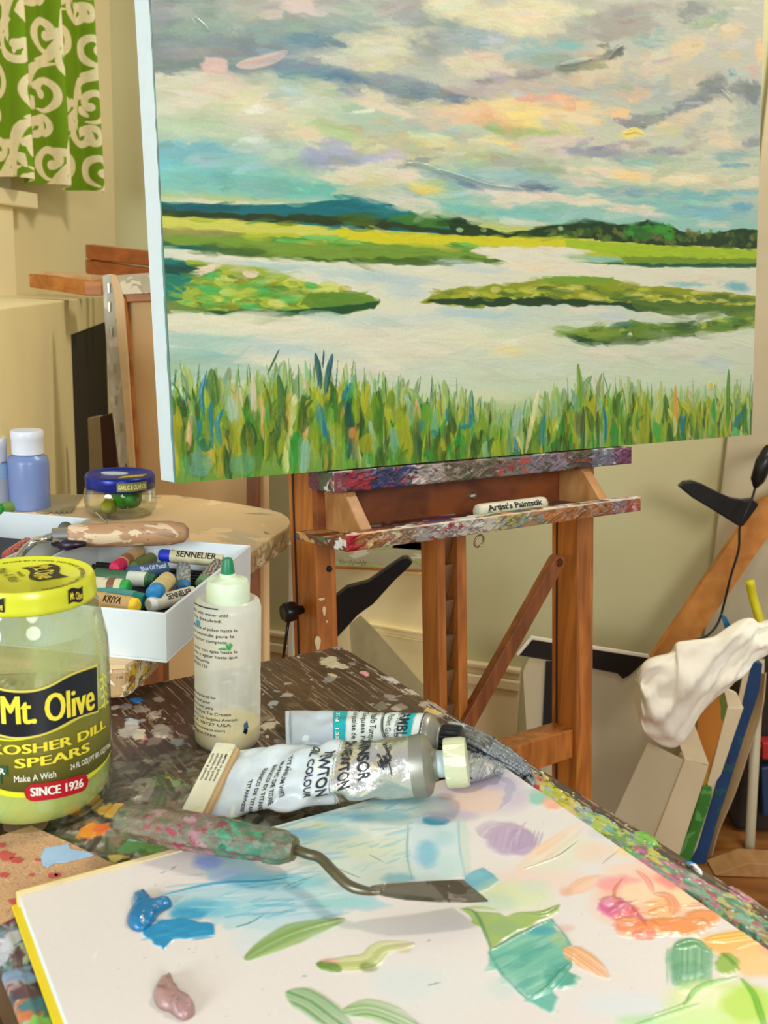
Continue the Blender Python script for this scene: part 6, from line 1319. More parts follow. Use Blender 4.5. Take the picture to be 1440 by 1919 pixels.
rt_ = rad(QC, 12.5)
MB().lathe(QC, [(rt_ * 1.05, zt0 - .0005), (rt_ * 1.05, zt0 + .001), (rt_ * .72, zt1 - .0012), (rt_ * .6, zt1), (.0005, zt1)], 32).build('nozzle_tip', mat('green_tip', (24, 120, 78), .35), qt, smooth=True, autosm=50)
vq = nrm(V(C0[0] - QC[0], C0[1] - QC[1], 0)); rqd = V(-vq[1], vq[0], 0); rqd = rqd if rqd[0] > 0 else -rqd
def fq(x, z, lift=.0004): a_ = x / rq; return V(QC[0], QC[1], z) + (vq * math.cos(a_) + rqd * math.sin(a_)) * (rq + lift)
b = MB()
lines = [(1150, 'Mix with water until', .8), (1161, 'fully dissolved.', .7), (1178, 'Mezcle el polvo hasta la', .95), (1189, 'su secunde para la', .9), (1200, 'solucion completa.', .8), (1218, 'Llenar con agua hasta la', .95), (1228, 'linea y agitar hasta que', .95), (1239, 'se disuelva.', .5), (1249, '587001123', .45),
         (1305, 'Manufactured for', .6), (1315, 'Fabrique pour', .5), (1325, 'Fabricado para', .55), (1335, 'Tie-Dye To Create', .85), (1345, '8575 Los Angeles Avenue', .95), (1355, 'CA 90727 USA', .85), (1365, 'colorcreate.com', .75), (1375, 'Made in China', .6)]
for y_c, tx, wf in lines:
    z_ = TZ + zat(QC + vq * rq * .8, 392, y_c)[2] - TZ
    fit_text(b, tx, -.031 + .021 * wf, z_, .036 * wf, .0021, lambda x, y: fq(x, y), .012)
b.grid(np.array([[fq(x, zat(QC + vq * rq * .8, 392, 1140)[2] + dz) for x in np.linspace(-.028, -.006, 12)] for dz in (0, .0009)]))
b.build('printed_text', mat('bottle_ink', (40, 40, 40), .6), qt, recalc=False)
def splot(fn, x, z, rx, rz, m, name, parent, seed):
    q_ = random.Random(seed); pts = [(x + rx * math.cos(t) * q_.uniform(.5, 1.2), z + rz * math.sin(t) * q_.uniform(.5, 1.2)) for t in np.linspace(0, 6.28, 14, endpoint=False)]
    mb = MB(); vs_ = [fn(x, z, .0008)] + [fn(a_, c_, .0004) for a_, c_ in pts]; mb.add(np.array(vs_), [(0, i + 1, (i + 1) % 14 + 1) for i in range(14)]); return mb.build(name, m, parent, recalc=False)
m_gd = mat('green_drip', (60, 150, 70), .4)
splot(fq, .001, zat(QC + vq * rq, 427, 1212)[2], .0025, .003, m_gd, 'paint_drip', qt, 1); splot(fq, -.003, zat(QC + vq * rq, 427, 1216)[2], .003, .0012, m_gd, 'paint_drip', qt, 2)
splot(fq, .0125, zat(QC + vq * rq, 427, 1366)[2], .002, .004, mat('dark_blue_drip', (60, 90, 110), .4), 'paint_drip', qt, 3); splot(fq, .012, zat(QC + vq * rq, 427, 1373)[2], .0022, .003, m_black, 'paint_drip', qt, 4); splot(fq, -.0225, zat(QC + vq * rq, 427, 1178)[2], .003, .003, mat('cyan_drip', (60, 150, 190), .4), 'paint_drip', qt, 5)

# ================================================================== paint tubes
def tube_thing(name, label, cat, P0, P1, c0, c1, r, cols, crump=.0012, seed=1, n=56, m=40, pinch=None):
    """soft tube: flat crimp c0-c1 at P0 swelling to a round shoulder of radius r at P1; returns surface function"""
    ax = P1 - P0; d = nrm(ax); side = nrm(np.cross(d, V(0, 0, 1))); up = np.cross(side, d)       # side points to the camera's right-hand/near side
    if side @ (C0 - P1) < 0: side = -side
    cu_ = (c1 - c0) / 2; cu_ = cu_ if cu_ @ side < 0 else -cu_          # crimp half-vector, away from the camera
    tn = nrm(np.cross(d, cu_)); tn = tn if tn[2] > 0 else -tn
    q_ = np.random.default_rng(seed); ph_ = q_.random(24) * 6.28; fr_ = q_.uniform(1, 7, 24)
    def surf(t, a, lift=0.0):
        s_ = t ** .62 if t > 0 else 0; s2 = t * t * (3 - 2 * t)
        A_v = cu_ * (1 - s2) + (-side * r) * s2; B_v = tn * (.0022 + (r - .0022) * min(1, s_ * 1.05)) * (1 - s2) + up * (.0022 + (r - .0022) * min(1, s_)) * s2
        rad_ = A_v * math.cos(a) + B_v * math.sin(a)
        k = 0
        for i in range(0, 24, 2): k += math.sin(fr_[i] * t * 5 + ph_[i]) * math.sin(int(fr_[i + 1]) * a + ph_[i + 1]) / (1 + .25 * i)
        env = math.sin(math.pi * min(1, t * 1.02 + .02)) ** .5 if t < .98 else 0
        kk = abs(k) ** .8 * (1 if k > 0 else -1)
        L0 = np.linalg.norm(rad_)
        return P0 + ax * t + rad_ * (1 + crump * kk * env / max(L0, 1e-4)) + nrm(rad_) * lift
    return surf, d, side, up
m_silver = mat('crinkled_foil', (226, 224, 216), .26, .9, .08, 60, bump=.5, bscale=240)
m_tw = splat('white_tube_enamel', (216, 226, 228), [((190, 200, 196), .60), ((214, 222, 190), .64), ((110, 140, 110), .74)], .62, 130, .28, bump=.2)
def loftsurf(surf, t0, t1, nt_=40, na=56, lift=0):
    return [[surf(t, a, lift) for a in np.linspace(0, 2 * math.pi, na, endpoint=False)] for t in np.linspace(t0, t1, nt_)]
# big white tube
P0 = onz(412, 1468, TZ + .010); P1 = onz(786, 1435, PZp + .0203)
c0 = onz(372, 1532, TZ + .003); c1 = onz(436, 1402, TZ + .024)
print('tube len', np.linalg.norm(P1 - P0), 'crimp', np.linalg.norm(c1 - c0), 'r', rad(P1, 58))
rT = rad(P1, 57)
wtb = thing('paint_tube', 'large crumpled white paint tube with pale green cap lying across the pad edge', 'paint tube', P0)
S1, d1, sd1, up1 = tube_thing('', '', '', P0, P1, c0, c1, rT, None, .0020, 4)
MB().loft(loftsurf(S1, 0, .62, 50)).build('tube_body', m_tw, wtb, smooth=True)
MB().loft(loftsurf(S1, .60, 1.0, 36)).build('bare_foil', m_silver, wtb, smooth=True)['label'] = 'creased bare silver foil where the print has worn off'
rs = rT
MB().lathe(P1, [(rs * 1.0, -.004), (rs * 1.03, 0), (rs * 1.03, .004), (rs * .9, .0065), (.009, .009), (.009, .0105)], 48, d1).build('shoulder', mat('dull_shoulder_metal', (150, 148, 134), .4, .7, .1, 60), wtb, smooth=True, autosm=40)
MB().lathe(P1 + d1 * .0095, [(.0078, 0), (.0078, .007)], 32, d1).build('neck', mat('milky_neck', (190, 206, 206), .4, var=.15, scale=80), wtb, smooth=True)
rc2 = rad(P1, 46)
MB().lathe(P1 + d1 * .0155, [(rc2 * .97, 0), (rc2, .001), (rc2, .010), (rc2 * .95, .0125), (.001, .0128)], 64, d1, rf=lambda q_, z: 1 + .006 * math.cos(40 * q_)).build('cap', splat('pale_green_cap', (212, 216, 174), [((176, 204, 164), .55), ((224, 222, 186), .56), ((120, 150, 120), .72)], .6, 90, .45, stretch=(.5, .5, 2)), wtb, smooth=True, autosm=40)
cd = nrm(c1 - c0); cn = nrm(np.cross(cd, d1)); cn = cn if cn[2] > 0 else -cn
cf = Fr(c0 - d1 * .008 - cd * .001, cd, nrm(d1 - cd * (d1 @ cd)), cn); Lc = np.linalg.norm(c1 - c0)
MB().fbox(cf, (0, -.003, -.0018), (Lc + .004, .0105, .0036)).build('crimp_fold', splat('cream_crimp', (226, 220, 186), [((206, 200, 160), .6), ((150, 150, 110), .72)], .62, 60, .4), wtb, bevel=.0012)
MB().fbox(cf, (-.0006, -.002, -.0010), (.001, .0095, .0028)).build('crimp_end', m_silver, wtb, bevel=.0003)
MB().fbox(cf, (0, .0105, -.0018), (Lc + .002, .0135, .0022)).build('crimp_edge', mat('tan_crimp_edge', (170, 140, 96), .5), wtb, bevel=.0008)
b = MB()
for i, tx in enumerate(('Made in France', 'Fabrique en France', 'Fabricado en Francia', 'Winsor & Newton')):
    fit_text(b, tx, Lc * .70, .0082 - i * .0028, .020, .0017, lambda x, y: cf.p(x, y, .0039), .01, rot=math.pi)
b.build('crimp_text', m_ink, wtb)
LT = np.linalg.norm(P1 - P0)
def tube_text(S, LT_, body, t, a_c, length, hgt, m, parent, r, bold=.02, name='lettering', mb=None):
    """words that run down round the tube; letter tops towards the cap"""
    bb = MB() if mb is None else mb
    fit_text(bb, body, 0, 0, length, hgt, lambda x, y: S(min(.985, t + y / LT_), a_c - (-x) / r, .0006), bold)
    if mb is None: bb.build(name, m, parent)
# angle a: cos a>0 = far side, sin a>0 = top; near side = pi
m_tk = mat('tube_ink', (28, 34, 38), .5)
b = MB()
for t_, tx, L_, h_, ac in ((.20, 'TITANWEISS', .018, .0024, 2.35), (.245, 'BLANCO DE TITANIO', .028, .0024, 2.25), (.29, 'BIANCO DI TITANIO', .028, .0024, 2.2), (.33, 'BLANC DE TITANE', .026, .0024, 2.15), (.375, 'TITANIUM WHITE', .024, .0026, 2.1), (.495, 'OIL COLOUR', .034, .0042, 2.05), (.565, 'NEWTON', .032, .0066, 2.1), (.665, '& NEWTON', .036, .0062, 1.95), (.755, 'WINSOR', .032, .0068, 1.95)):
    tube_text(S1, LT, tx, t_, ac, L_, h_, m_tk, wtb, rT, .025, mb=b)
b.build('lettering', m_tk, wtb)
# printed crest scroll on the foil
b = MB(); q = random.Random(6)
for i in range(7):
    t_ = .85 + q.uniform(-.02, .035); a_ = q.uniform(1.3, 2.4); pts = []
    for k in range(14): pts.append(S1(min(.985, t_ + .012 * math.cos(k * .5 + i)), a_ + .02 * k * math.sin(k * .6 + i) + k * .03, .0008))
    b.tube(pts, .00035, 5)
b.build('printed_crest', m_tk, wtb)
# turquoise tube behind it
P0 = onz(556, 1374, TZ + .010); P1 = onz(800, 1384, TZ + .0175); dch = nrm(np.cross(P1 - P0, V(0, 0, 1)))
rT2 = rad(P1, 47)
c0 = onz(546, 1404, TZ + .004); c1 = onz(544, 1340, TZ + .008); dch = nrm(c1 - c0); P0 = (c0 + c1) / 2 + V(0, 0, .003)
ttb = thing('paint_tube', 'pale blue paint tube with turquoise bands and black cap behind the white tube', 'paint tube', P0)
S2, d2, sd2, up2 = tube_thing('', '', '', P0, P1, c0, c1, rT2, None, .0009, 12)
L2 = np.linalg.norm(P1 - P0)
m_pb = splat('pale_blue_enamel', (206, 218, 226), [((190, 204, 216), .58), ((214, 224, 226), .56)], .6, 30, .3, bump=.2)
m_tq = mat('turquoise_band', (24, 160, 166), .3, var=.05)
m_lg = mat('pale_grey_label', (206, 214, 206), .35, var=.03)
MB().loft(loftsurf(S2, 0, .33, 24)).build('tube_body', m_pb, ttb, smooth=True)
MB().loft(loftsurf(S2, .33, .43, 8)).build('colour_band', m_tq, ttb, smooth=True)
MB().loft(loftsurf(S2, .43, .87, 24)).build('label_wrap', m_lg, ttb, smooth=True)
MB().loft(loftsurf(S2, .87, .93, 6)).build('colour_band', m_tq, ttb, smooth=True)
MB().loft(loftsurf(S2, .93, 1.0, 6)).build('tube_end', m_lg, ttb, smooth=True)
MB().lathe(P1, [(rT2, -.001), (rT2 * 1.0, .002), (rT2 * .93, .004), (.009, .0085), (.0085, .011)], 40, d2).build('shoulder', mat('dull_shoulder_metal', (150, 148, 134), .4, .7, .1, 60), ttb, smooth=True, autosm=40)
rc3 = rad(P1, 29)
MB().lathe(P1 + d2 * .010, [(rc3 * .9, 0), (rc3, .001), (rc3 * .97, .0125), (rc3 * .8, .0135), (.001, .0136)], 96, d2, rf=lambda q_, z: 1 + .03 * math.cos(36 * q_)).build('cap', m_black, ttb, smooth=True, autosm=40)
tcr = Fr(P0 - d2 * .008, dch, d2, nrm(np.cross(dch, d2)) * (1 if np.cross(dch, d2)[2] > 0 else -1))
MB().fbox(tcr, (-np.linalg.norm(c1 - c0) / 2, .004, -.0045), (np.linalg.norm(c1 - c0) / 2, .016, .0005)).build('crimp_fold', m_pb, ttb, bevel=.001)
b = MB()
for t_, tx, L_, h_, ac in ((.50, 'Turquoise de Phtalo', .040, .0040, 2.3), (.57, 'Turquesa Ftalo', .034, .0036, 2.2), (.64, 'Phthalo Turquoise', .036, .0046, 2.2), (.82, "ARTIST'S OIL COLORS", .036, .0022, 2.1)):
    tube_text(S2, L2, tx, t_, ac, L_, h_, m_tk, ttb, rT2, .01, mb=b)
tube_text(S2, L2, 'GAMBLIN', .865, 2.15, .034, .0072, m_tk, ttb, rT2, .015, mb=b)
tube_text(S2, L2, 'Robert Gamblin', .76, 2.3, .026, .0040, m_tk, ttb, rT2, 0, mb=b)
for rr_ in (.036, .0385):
    b.tube([S2(min(.99, max(.5, .86 + .155 * math.cos(k) * rr_ / .036)), 1.75 + rr_ / rT2 * .62 * math.sin(k), .0006) for k in np.linspace(0, 2 * math.pi, 50)], .0003 if rr_ < .038 else .0002, 5, False)
b.build('lettering', m_tk, ttb)
b = MB(); tube_text(S2, L2, '37 ml  1.25 oz', .365, 2.1, .034, .0024, m_lw, ttb, rT2, .02, mb=b); b.build('band_lettering', m_lw, ttb)
# crushed empty tube and torn foil flap at the far side of the pad
def crushed(name, label, rows, m, ridges, amp, z0):
    nA, nB = 60, 26; P_ = np.zeros((nB, nA, 3))
    top_, bot_ = [catmull([V(*p) for p in r_], 8) for r_ in rows]
    for i in range(nA):
        u = i / (nA - 1); a_ = np.array(top_[int(u * (len(top_) - 1))]); c_ = np.array(bot_[int(u * (len(bot_) - 1))])
        for j in range(nB):
            v = j / (nB - 1); px, py = a_ * (1 - v) + c_ * v
            z = z0 + .010 * math.sin(math.pi * v) * (math.sin(math.pi * min(1, u * 1.1)) ** .6 if u < .9 else .5) + amp * math.sin(v * ridges + 2 * u) + amp * .5 * math.sin(v * ridges * 2.3 + 9 * u)
            P_[j, i] = onz(px, py, z)
    o = gridobj(name, P_, m); s_ = o.modifiers.new('thick', 'SOLIDIFY'); s_.thickness = .0012; return o
o = crushed('crushed_paint_tube', '', [[(842, 1352), (880, 1362), (930, 1388), (985, 1428), (1004, 1466)], [(842, 1402), (868, 1408), (905, 1428), (955, 1448), (1000, 1476)]], splat('crushed_grey_foil', (150, 158, 164), [((110, 140, 176), .58), ((190, 196, 196), .57), ((40, 44, 50), .67), ((120, 120, 120), .6)], .6, 30, .38, .25, bump=.5), 34, .0008, TZ + .004)
tag(o, 'crushed flat grey blue paint tube with fine ridges behind the pad', 'paint tube')
o = crushed('torn_foil_flap', '', [[(846, 1404), (880, 1410), (920, 1424), (948, 1440)], [(846, 1470), (870, 1466), (900, 1460), (938, 1446)]], splat('torn_pale_foil', (186, 192, 194), [((150, 160, 170), .58), ((214, 206, 200), .56), ((90, 84, 84), .68)], .6, 40, .35, .1, bump=.4), 8, .0005, PZp + .0015)
tag(o, 'torn pale grey foil flap lying under the green tube cap', 'foil')

# ================================================================== palette knife
kt = thing('palette_knife', 'palette knife with paint caked wooden handle and trowel blade lying on the pad', 'palette knife', onz(390, 1570, TZ + .01))
A = onz(224, 1534, TZ + .020); B_ = onz(553, 1592, PZp + .013); ax = B_ - A
m_h = splat('caked_handle', (120, 110, 84), [((96, 140, 110), .54), ((150, 140, 110), .55), ((150, 44, 60), .58), ((70, 150, 110), .575), ((170, 130, 130), .60), ((110, 90, 60), .58), ((40, 150, 110), .62), ((196, 180, 150), .66), ((96, 110, 60), .6)], .57, 32, .5, bump=.9, stretch=(1, 1, 1))
rr_ = [(.0, .0060), (.02, .0078), (.10, .0085), (.35, .0094), (.6, .0092), (.80, .0082), (.84, .0078), (.86, .0084), (.93, .0080), (.985, .0062), (1.0, .0054)]
hp_ = MB(); rings = []; dirv = nrm(ax); s_ = nrm(np.cross(dirv, V(0, 0, 1))); u_ = np.cross(s_, dirv)
for t, r in rr_: rings.append([A + ax * t + (s_ * math.cos(q_) * 1.12 + u_ * math.sin(q_) * .92) * r * (1 + .05 * math.cos(8 * q_)) for q_ in np.linspace(0, 2 * math.pi, 32, endpoint=False)])
hd = hp_.loft(rings).build('handle', m_h, kt, smooth=True)
HPn = Paint(300, 520, (116, 108, 84)); q = random.Random(12)
hz = [(.18, [(120, 124, 90), (96, 110, 80), (140, 130, 104), (110, 96, 76)]), (.38, [(130, 110, 84), (150, 120, 110), (110, 100, 70), (150, 44, 56), (120, 130, 100)]), (.58, [(150, 36, 50), (170, 110, 120), (130, 110, 90), (110, 120, 90), (176, 140, 140)]), (.84, [(60, 150, 110), (90, 160, 124), (50, 130, 100), (130, 150, 120), (110, 110, 90), (140, 60, 70)]), (1.01, [(110, 136, 110), (84, 120, 96), (130, 140, 120), (100, 100, 76)])]
for i in range(900):
    x, y = q.uniform(0, 520), q.uniform(0, 300); u = min(1, max(0, x / 520 + q.gauss(0, .03)))
    c_ = np.clip(np.array(q.choice([z for z in hz if u <= z[0]][0][1])) + q.gauss(0, 10), 0, 255); r = q.uniform(3, 15)
    for yy_ in (y, y - 300, y + 300): HPn.blob(x, yy_, r * q.uniform(1.2, 2.4), r, c_, .85, q.uniform(-.5, .5), q.uniform(.3, .9), .7, q.uniform(.1, .8))
HPn.C[-1] = HPn.C[0]; HPn.H[-1] = HPn.H[0]; ts_ = [r[0] for r in rr_]; rs_ = [r[1] for r in rr_]; GG = np.zeros((300, 520, 3))
tt_ = np.linspace(0, 1, 520); an_ = np.linspace(0, 2 * math.pi, 300); RR = np.interp(tt_, ts_, rs_)
rad3 = (s_[None, None] * np.cos(an_)[:, None, None] * 1.12 + u_[None, None] * np.sin(an_)[:, None, None] * .92)
GG = A + ax * tt_[None, :, None] + rad3 * (RR[None, :] * (1 + .05 * np.cos(8 * an_))[:, None] + .00015 + np.clip(HPn.H, 0, 1.6) * .0004)[..., None]
gridobj('dried_paint', GG, vcmat('dried_paint_skin', .55, .4), kt, HPn.lin(.72))
MB().lathe(B_ - dirv * .004, [(.0056, 0), (.0056, .004), (.0044, .0046), (.0001, .0048)], 24, dirv).build('ferrule', mat('greenish_brass', (110, 104, 70), .45, .6, .2, 60), kt, smooth=True, autosm=40)
BZ = PZp + .013
sk = catmull([B_, onz(575, 1600, PZp + .014), onz(600, 1608, PZp + .0145), onz(628, 1636, PZp + .014), onz(656, 1660, BZ), onz(690, 1670, BZ), onz(716, 1671, BZ)], 5)
MB().tube(sk, [.0026] * (len(sk) - 10) + list(np.linspace(.0026, .0014, 10)), 12).build('shank', mat('tarnished_steel', (110, 104, 86), .35, .85, .2, 60), kt, smooth=True)
bp_ = [(686, 1668), (700, 1662), (722, 1658), (800, 1654), (868, 1651), (915, 1690), (880, 1692), (820, 1691), (760, 1687), (720, 1680), (696, 1673)]
BP = [onz(x, y, BZ - .004 * max(0, (x - 760) / 155)) for x, y in bp_]
MB().prism(BP, (0, 0, .0009)).build('blade', splat('steel_blade', (124, 118, 108), [((130, 124, 116), .58), ((84, 76, 66), .57), ((150, 140, 130), .68)], .6, 60, .32, .8, bump=.1), kt)

# ================================================================== things standing behind
def slab(name, pts, Y, thick, m, parent=None, k=0, mx=0, z0=0, bevel=.001, ext=None, **kw):
    P_ = [aty(x, y, Y, k, mx, z0) for x, y in pts]
    for p in P_: p[2] = max(p[2], .002)
    n = nrm(V(-mx, 1, -k)); return MB().prism(P_, n * thick if ext is None else ext).build(name, m, parent, bevel=bevel, **kw)
m_strw = wood('stretcher_pine', (150, 84, 24), (190, 118, 48), (8, 30, 30), .5)
# flat stretcher frame and stacked frames on the ledge
def frame_box(pf, Yl, Yr, side_pts, name, label, m, dep=.09):
    pass
sfm = thing('stretcher_frame', 'pale brown wooden stretcher frame lying flat on the ledge', 'frame', aty(105, 545, 1.75))
def barbox(p0, p1, hpx, Y0, Y1, dep, m, parent, nm):
    """bar whose near face runs from p0 to p1 (top edge, photo points) hpx tall, dep deep"""
    a_, c_ = aty(*p0, Y0), aty(*p1, Y1); lo = aty(p0[0], p0[1] + hpx, Y0); h_ = a_[2] - lo[2]; c_[2] = c_[2]
    d_ = nrm(c_ - a_); bk = nrm(V(-d_[1], d_[0], 0)); bk = bk if bk[1] > 0 else -bk
    return MB().prism([a_, c_, c_ - V(0, 0, h_), a_ - V(0, 0, h_)], bk * dep).build(nm, m, parent, bevel=.0015)
barbox((54, 513), (157, 527), 25, 1.78, 1.66, .03, m_strw, sfm, 'frame_bar'); barbox((157, 527), (200, 523), 26, 1.661, 1.80, .03, m_strw, sfm, 'frame_bar')
barbox((74, 508), (170, 515), 16, 1.95, 1.86, .03, wood('stretcher_pine_pale', (196, 150, 100), (216, 176, 130), (8, 30, 30), .6), sfm, 'frame_bar')
m_st2 = wood('stretcher_red', (140, 70, 20), (172, 92, 34), (8, 30, 30), .5)
for (y_, lab, gap) in ((487, 'reddish brown stretcher frame at the bottom of the ledge stack', 0), (459, 'reddish brown stretcher frame on top of the ledge stack', 1)):
    t_ = thing('stretcher_frame', lab, 'frame', aty(220, y_ + 26, 1.98))
    barbox((162, y_), (282, y_ + 16 - 4 * gap), 26, 2.0, 1.90, .028, m_st2, t_, 'frame_bar')
    barbox((160, y_ - 1), (163, y_), 25, 2.10, 2.0, .02, m_st2, t_, 'frame_bar')
    barbox((170, y_ - 2), (290, y_ + 10), 3, 2.09, 1.99, .03, wood('stretcher_pine_pale', (196, 150, 100), (216, 176, 130), (8, 30, 30), .6), t_, 'canvas_edge')
# stretched canvas leaning with its back to the room
kk = .13
lc = thing('leaning_canvas', 'stretched canvas leaning with its stapled back and wooden bars facing out', 'canvas', aty(330, 1200, 1.45))
def LP(x, y, off=0): p = aty(x, y, 1.50, kk, .0, .9); return p + V(0, 1, -kk) * off
m_back = mat('raw_canvas_back', (216, 178, 124), .85, var=.05, scale=12, bump=.2, bscale=900)
m_fold = splat('folded_canvas_edge', (206, 190, 156), [((220, 206, 176), .56), ((150, 130, 100), .68), ((110, 60, 60), .74)], .6, 50, .8)
nv = nrm(V(0, 1, -kk))
def lslab(nm, pts, near, thick, m, bevel=.0008, lab=None):
    P_ = [aty(x, y, 1.50 + near, kk, 0, .9) for x, y in pts]
    P_ = [p - V(0, kk, 1) * (p[2] - .004) if y > 1250 else p for p, (x, y) in zip(P_, pts)]; o = MB().prism(P_, nv * thick).build(nm, m, lc, bevel=bevel)
    if lab: o['label'] = lab
    return o
lslab('canvas_back', [(216, 520), (502, 500), (520, 1320), (300, 1330)], .012, .003, m_back)
lslab('top_bar', [(216, 516), (500, 494), (502, 540), (222, 552)], -.004, .016, m_fold)
lslab('stretcher_bar', [(222, 552), (502, 541), (503, 556), (226, 566)], .001, .011, m_strw)
lslab('stretcher_bar', [(228, 556), (236, 556), (266, 950), (296, 1328), (286, 1328), (257, 950)], -.001, .012, m_strw)
lslab('stretcher_bar', [(462, 540), (486, 540), (498, 1320), (474, 1320)], -.002, .014, m_ez2)
lslab('folded_edge', [(207, 513), (219, 516), (232, 560), (258, 950), (286, 1328), (274, 1328), (243, 900), (214, 560)], -.006, .018, mat('canvas_edge_peach', (214, 180, 134), .8, var=.06, scale=40))
# stapled side edge with dark spots
sde = [(192, 516), (208, 513), (219, 600), (232, 740), (246, 900), (276, 1328), (262, 1328), (226, 900), (206, 740), (196, 600)]
lslab('stapled_edge', sde, -.002, .02, splat('grubby_white_edge', (214, 208, 188), [((214, 206, 186), .56), ((120, 100, 80), .66), ((96, 50, 50), .72)], .6, 60, .8, stretch=(2, 1, .6)), lab='grubby white canvas edge with staples')
b = MB()
for (x, y) in ((204, 540), (205, 575), (209, 622), (214, 690), (217, 560 + 190), (226, 800)): 
    p = aty(x, y, 1.495, kk, 0, .9); b.box(p, (.0012, 0, 0), (0, .0012, 0), (0, 0, .007))
b.build('staples', m_steel, lc)
# small dark canvas in the opening under the ledge
sm_ = thing('small_canvas', 'small dark canvas with pale edge standing in the ledge opening', 'canvas', aty(190, 1000, 1.62))
slab('canvas_side', [(164, 784), (187, 780), (200, 1010), (172, 1010)], 1.62, .02, mat('pale_grey_side', (150, 130, 96), .7), sm_)
slab('canvas_face', [(187, 781), (214, 774), (226, 1010), (200, 1010)], 1.621, .02, mat('dark_maroon_face', (60, 26, 16), .6), sm_)
# cream carton with a moulding, small landscape lying on it
YB = 1.66
ct = thing('cream_carton', 'large cream storage panel standing behind the easel mast', 'panel', aty(670, 1300, YB))
m_cc = mat('cream_board', (238, 218, 160), .7, var=.03, scale=6)
slab('panel', [(541, 1060), (812, 1078), (812, 1700), (541, 1700)], YB, .03, m_cc, ct)
slab('moulding', [(690, 1168), (808, 1188), (808, 1193), (690, 1173)], YB - .008, .008, m_cc, ct); slab('moulding', [(700, 1184), (808, 1203), (808, 1206), (700, 1187)], YB - .006, .006, m_cc, ct)
ls = thing('small_landscape', 'small pale landscape painting with signature lying against the cream panel', 'painting', aty(670, 1070, YB))
slab('painted_face', [(551, 1020), (812, 1014), (812, 1068), (551, 1058)], YB - .0135, .012, splat('pale_landscape', (214, 206, 160), [((176, 190, 120), .56), ((226, 220, 190), .55), ((190, 170, 110), .62)], .6, 12, .5, stretch=(1, 1, 4)), ls)
slab('wood_edge', [(551, 1058), (812, 1068), (812, 1074), (551, 1063)], YB - .0145, .014, m_strw, ls)
slab('green_strip', [(735, 1012), (812, 1012), (812, 1034), (735, 1028)], YB - .0135, .002, mat('lime_paint', (170, 184, 90), .5), ls)
b = MB(); Fq = Fr(aty(632, 1052, YB - .0125), nrm(aty(700, 1056, YB - .0125) - aty(632, 1052, YB - .0125)), V(0, 0, 1), V(0, -1, 0))
b.tube([Fq.p(.003 + .0011 * i, .004 * math.sin(i * 1.3) * (1 + .6 * math.sin(i * .37)), .0008) for i in range(46)], .0005, 5); b.build('signature', mat('sig_ink', (90, 80, 50), .6), ls)
slab('box_edge', [(541, 1020), (548, 1020), (548, 1700), (536, 1700)], YB - .03, .03, mat('white_card_edge', (206, 200, 180), .7), ct)
bt = slab('black_tapered_arm', [(624, 1122), (649, 1102), (690, 1091), (740, 1056), (756, 1046), (766, 1046), (774, 1054), (768, 1062), (740, 1088), (700, 1132), (672, 1152), (624, 1204), (618, 1700), (598, 1700), (600, 1150)], 1.45, .018, m_black, k=0)
tag(bt, 'black tapered arm reaching up behind the easel post', 'stand arm')
ps_ = slab('plastic_sheet', [(655, 1170), (676, 1153), (700, 1176), (800, 1290), (860, 1700), (800, 1700), (700, 1300), (660, 1240)], 1.56, .002, milky('grey_plastic_film', (176, 168, 134), .45, .3, .02), k=0)
tag(ps_, 'translucent grey plastic sheet leaning against the cream panel', 'plastic sheet')
# right side: board with black tape edges
YP = 1.80
pn = thing('taped_panel', 'grey cream panel edged with black tape standing behind the easel leg', 'panel', aty(1080, 1500, YP))
m_gp2 = mat('grey_cream_card', (190, 176, 142), .75, var=.04, scale=5)
slab('board', [(1000, 1212), (1212, 1240), (1240, 1390), (1200, 1700), (985, 1700), (980, 1260)], YP, .006, m_gp2, pn)
slab('white_edge', [(968, 1226), (996, 1192), (1216, 1227), (1218, 1234), (998, 1199), (972, 1230)], YP - .004, .004, mat('white_paper_edge', (222, 214, 190), .7), pn)
slab('black_tape', [(971, 1228), (997, 1197), (1217, 1232), (1180, 1266), (1168, 1272), (1158, 1262), (1046, 1240)], YP - .003, .003, m_black, pn, bevel=0)
slab('black_tape', [(1024, 1240), (1042, 1240), (1040, 1400), (1022, 1430), (1014, 1430)], YP - .006, .004, m_black, pn, bevel=0)
slab('white_edge', [(1042, 1240), (1046, 1240), (1041, 1340), (1043, 1400), (1024, 1430), (1022, 1426), (1038, 1396)], YP - .008, .004, mat('white_paper_edge', (222, 214, 190), .7), pn, bevel=0)
# slanted orange board, black bracket and cable
ob = slab('orange_board', [(1423, 941), (1500, 900), (1470, 1010), (1440, 1006), (1311, 1193), (1270, 1250), (1205, 1255), (1225, 1227), (1389, 988)], 1.87, .018, wood('orange_plank', (186, 116, 44), (206, 140, 66), (30, 30, 30), .5), k=0)
tag(ob, 'slanted orange brown wooden plank leaning near the wall', 'plank')
bk_ = slab('black_bracket', [(1274, 913), (1284, 904), (1300, 902), (1318, 908), (1345, 922), (1372, 934), (1395, 938), (1412, 936), (1424, 946), (1404, 974), (1393, 988), (1383, 985), (1340, 958), (1300, 934)], 1.83, .02, m_black, bevel=.003)
tag(bk_, 'black swept bracket fixed on the upper end of the orange plank', 'bracket')
cl_ = thing('cable_grip', 'black cable with thick grip hanging over the black bracket', 'cable', aty(1385, 1000, 1.79))
MB().tube([aty(1416, 914, 1.79), aty(1420, 900, 1.79), aty(1432, 868, 1.79), aty(1444, 846, 1.79), aty(1460, 840, 1.9)], [.004, .013, .016, .014, .012], 12).build('grip', m_black, cl_, smooth=True)
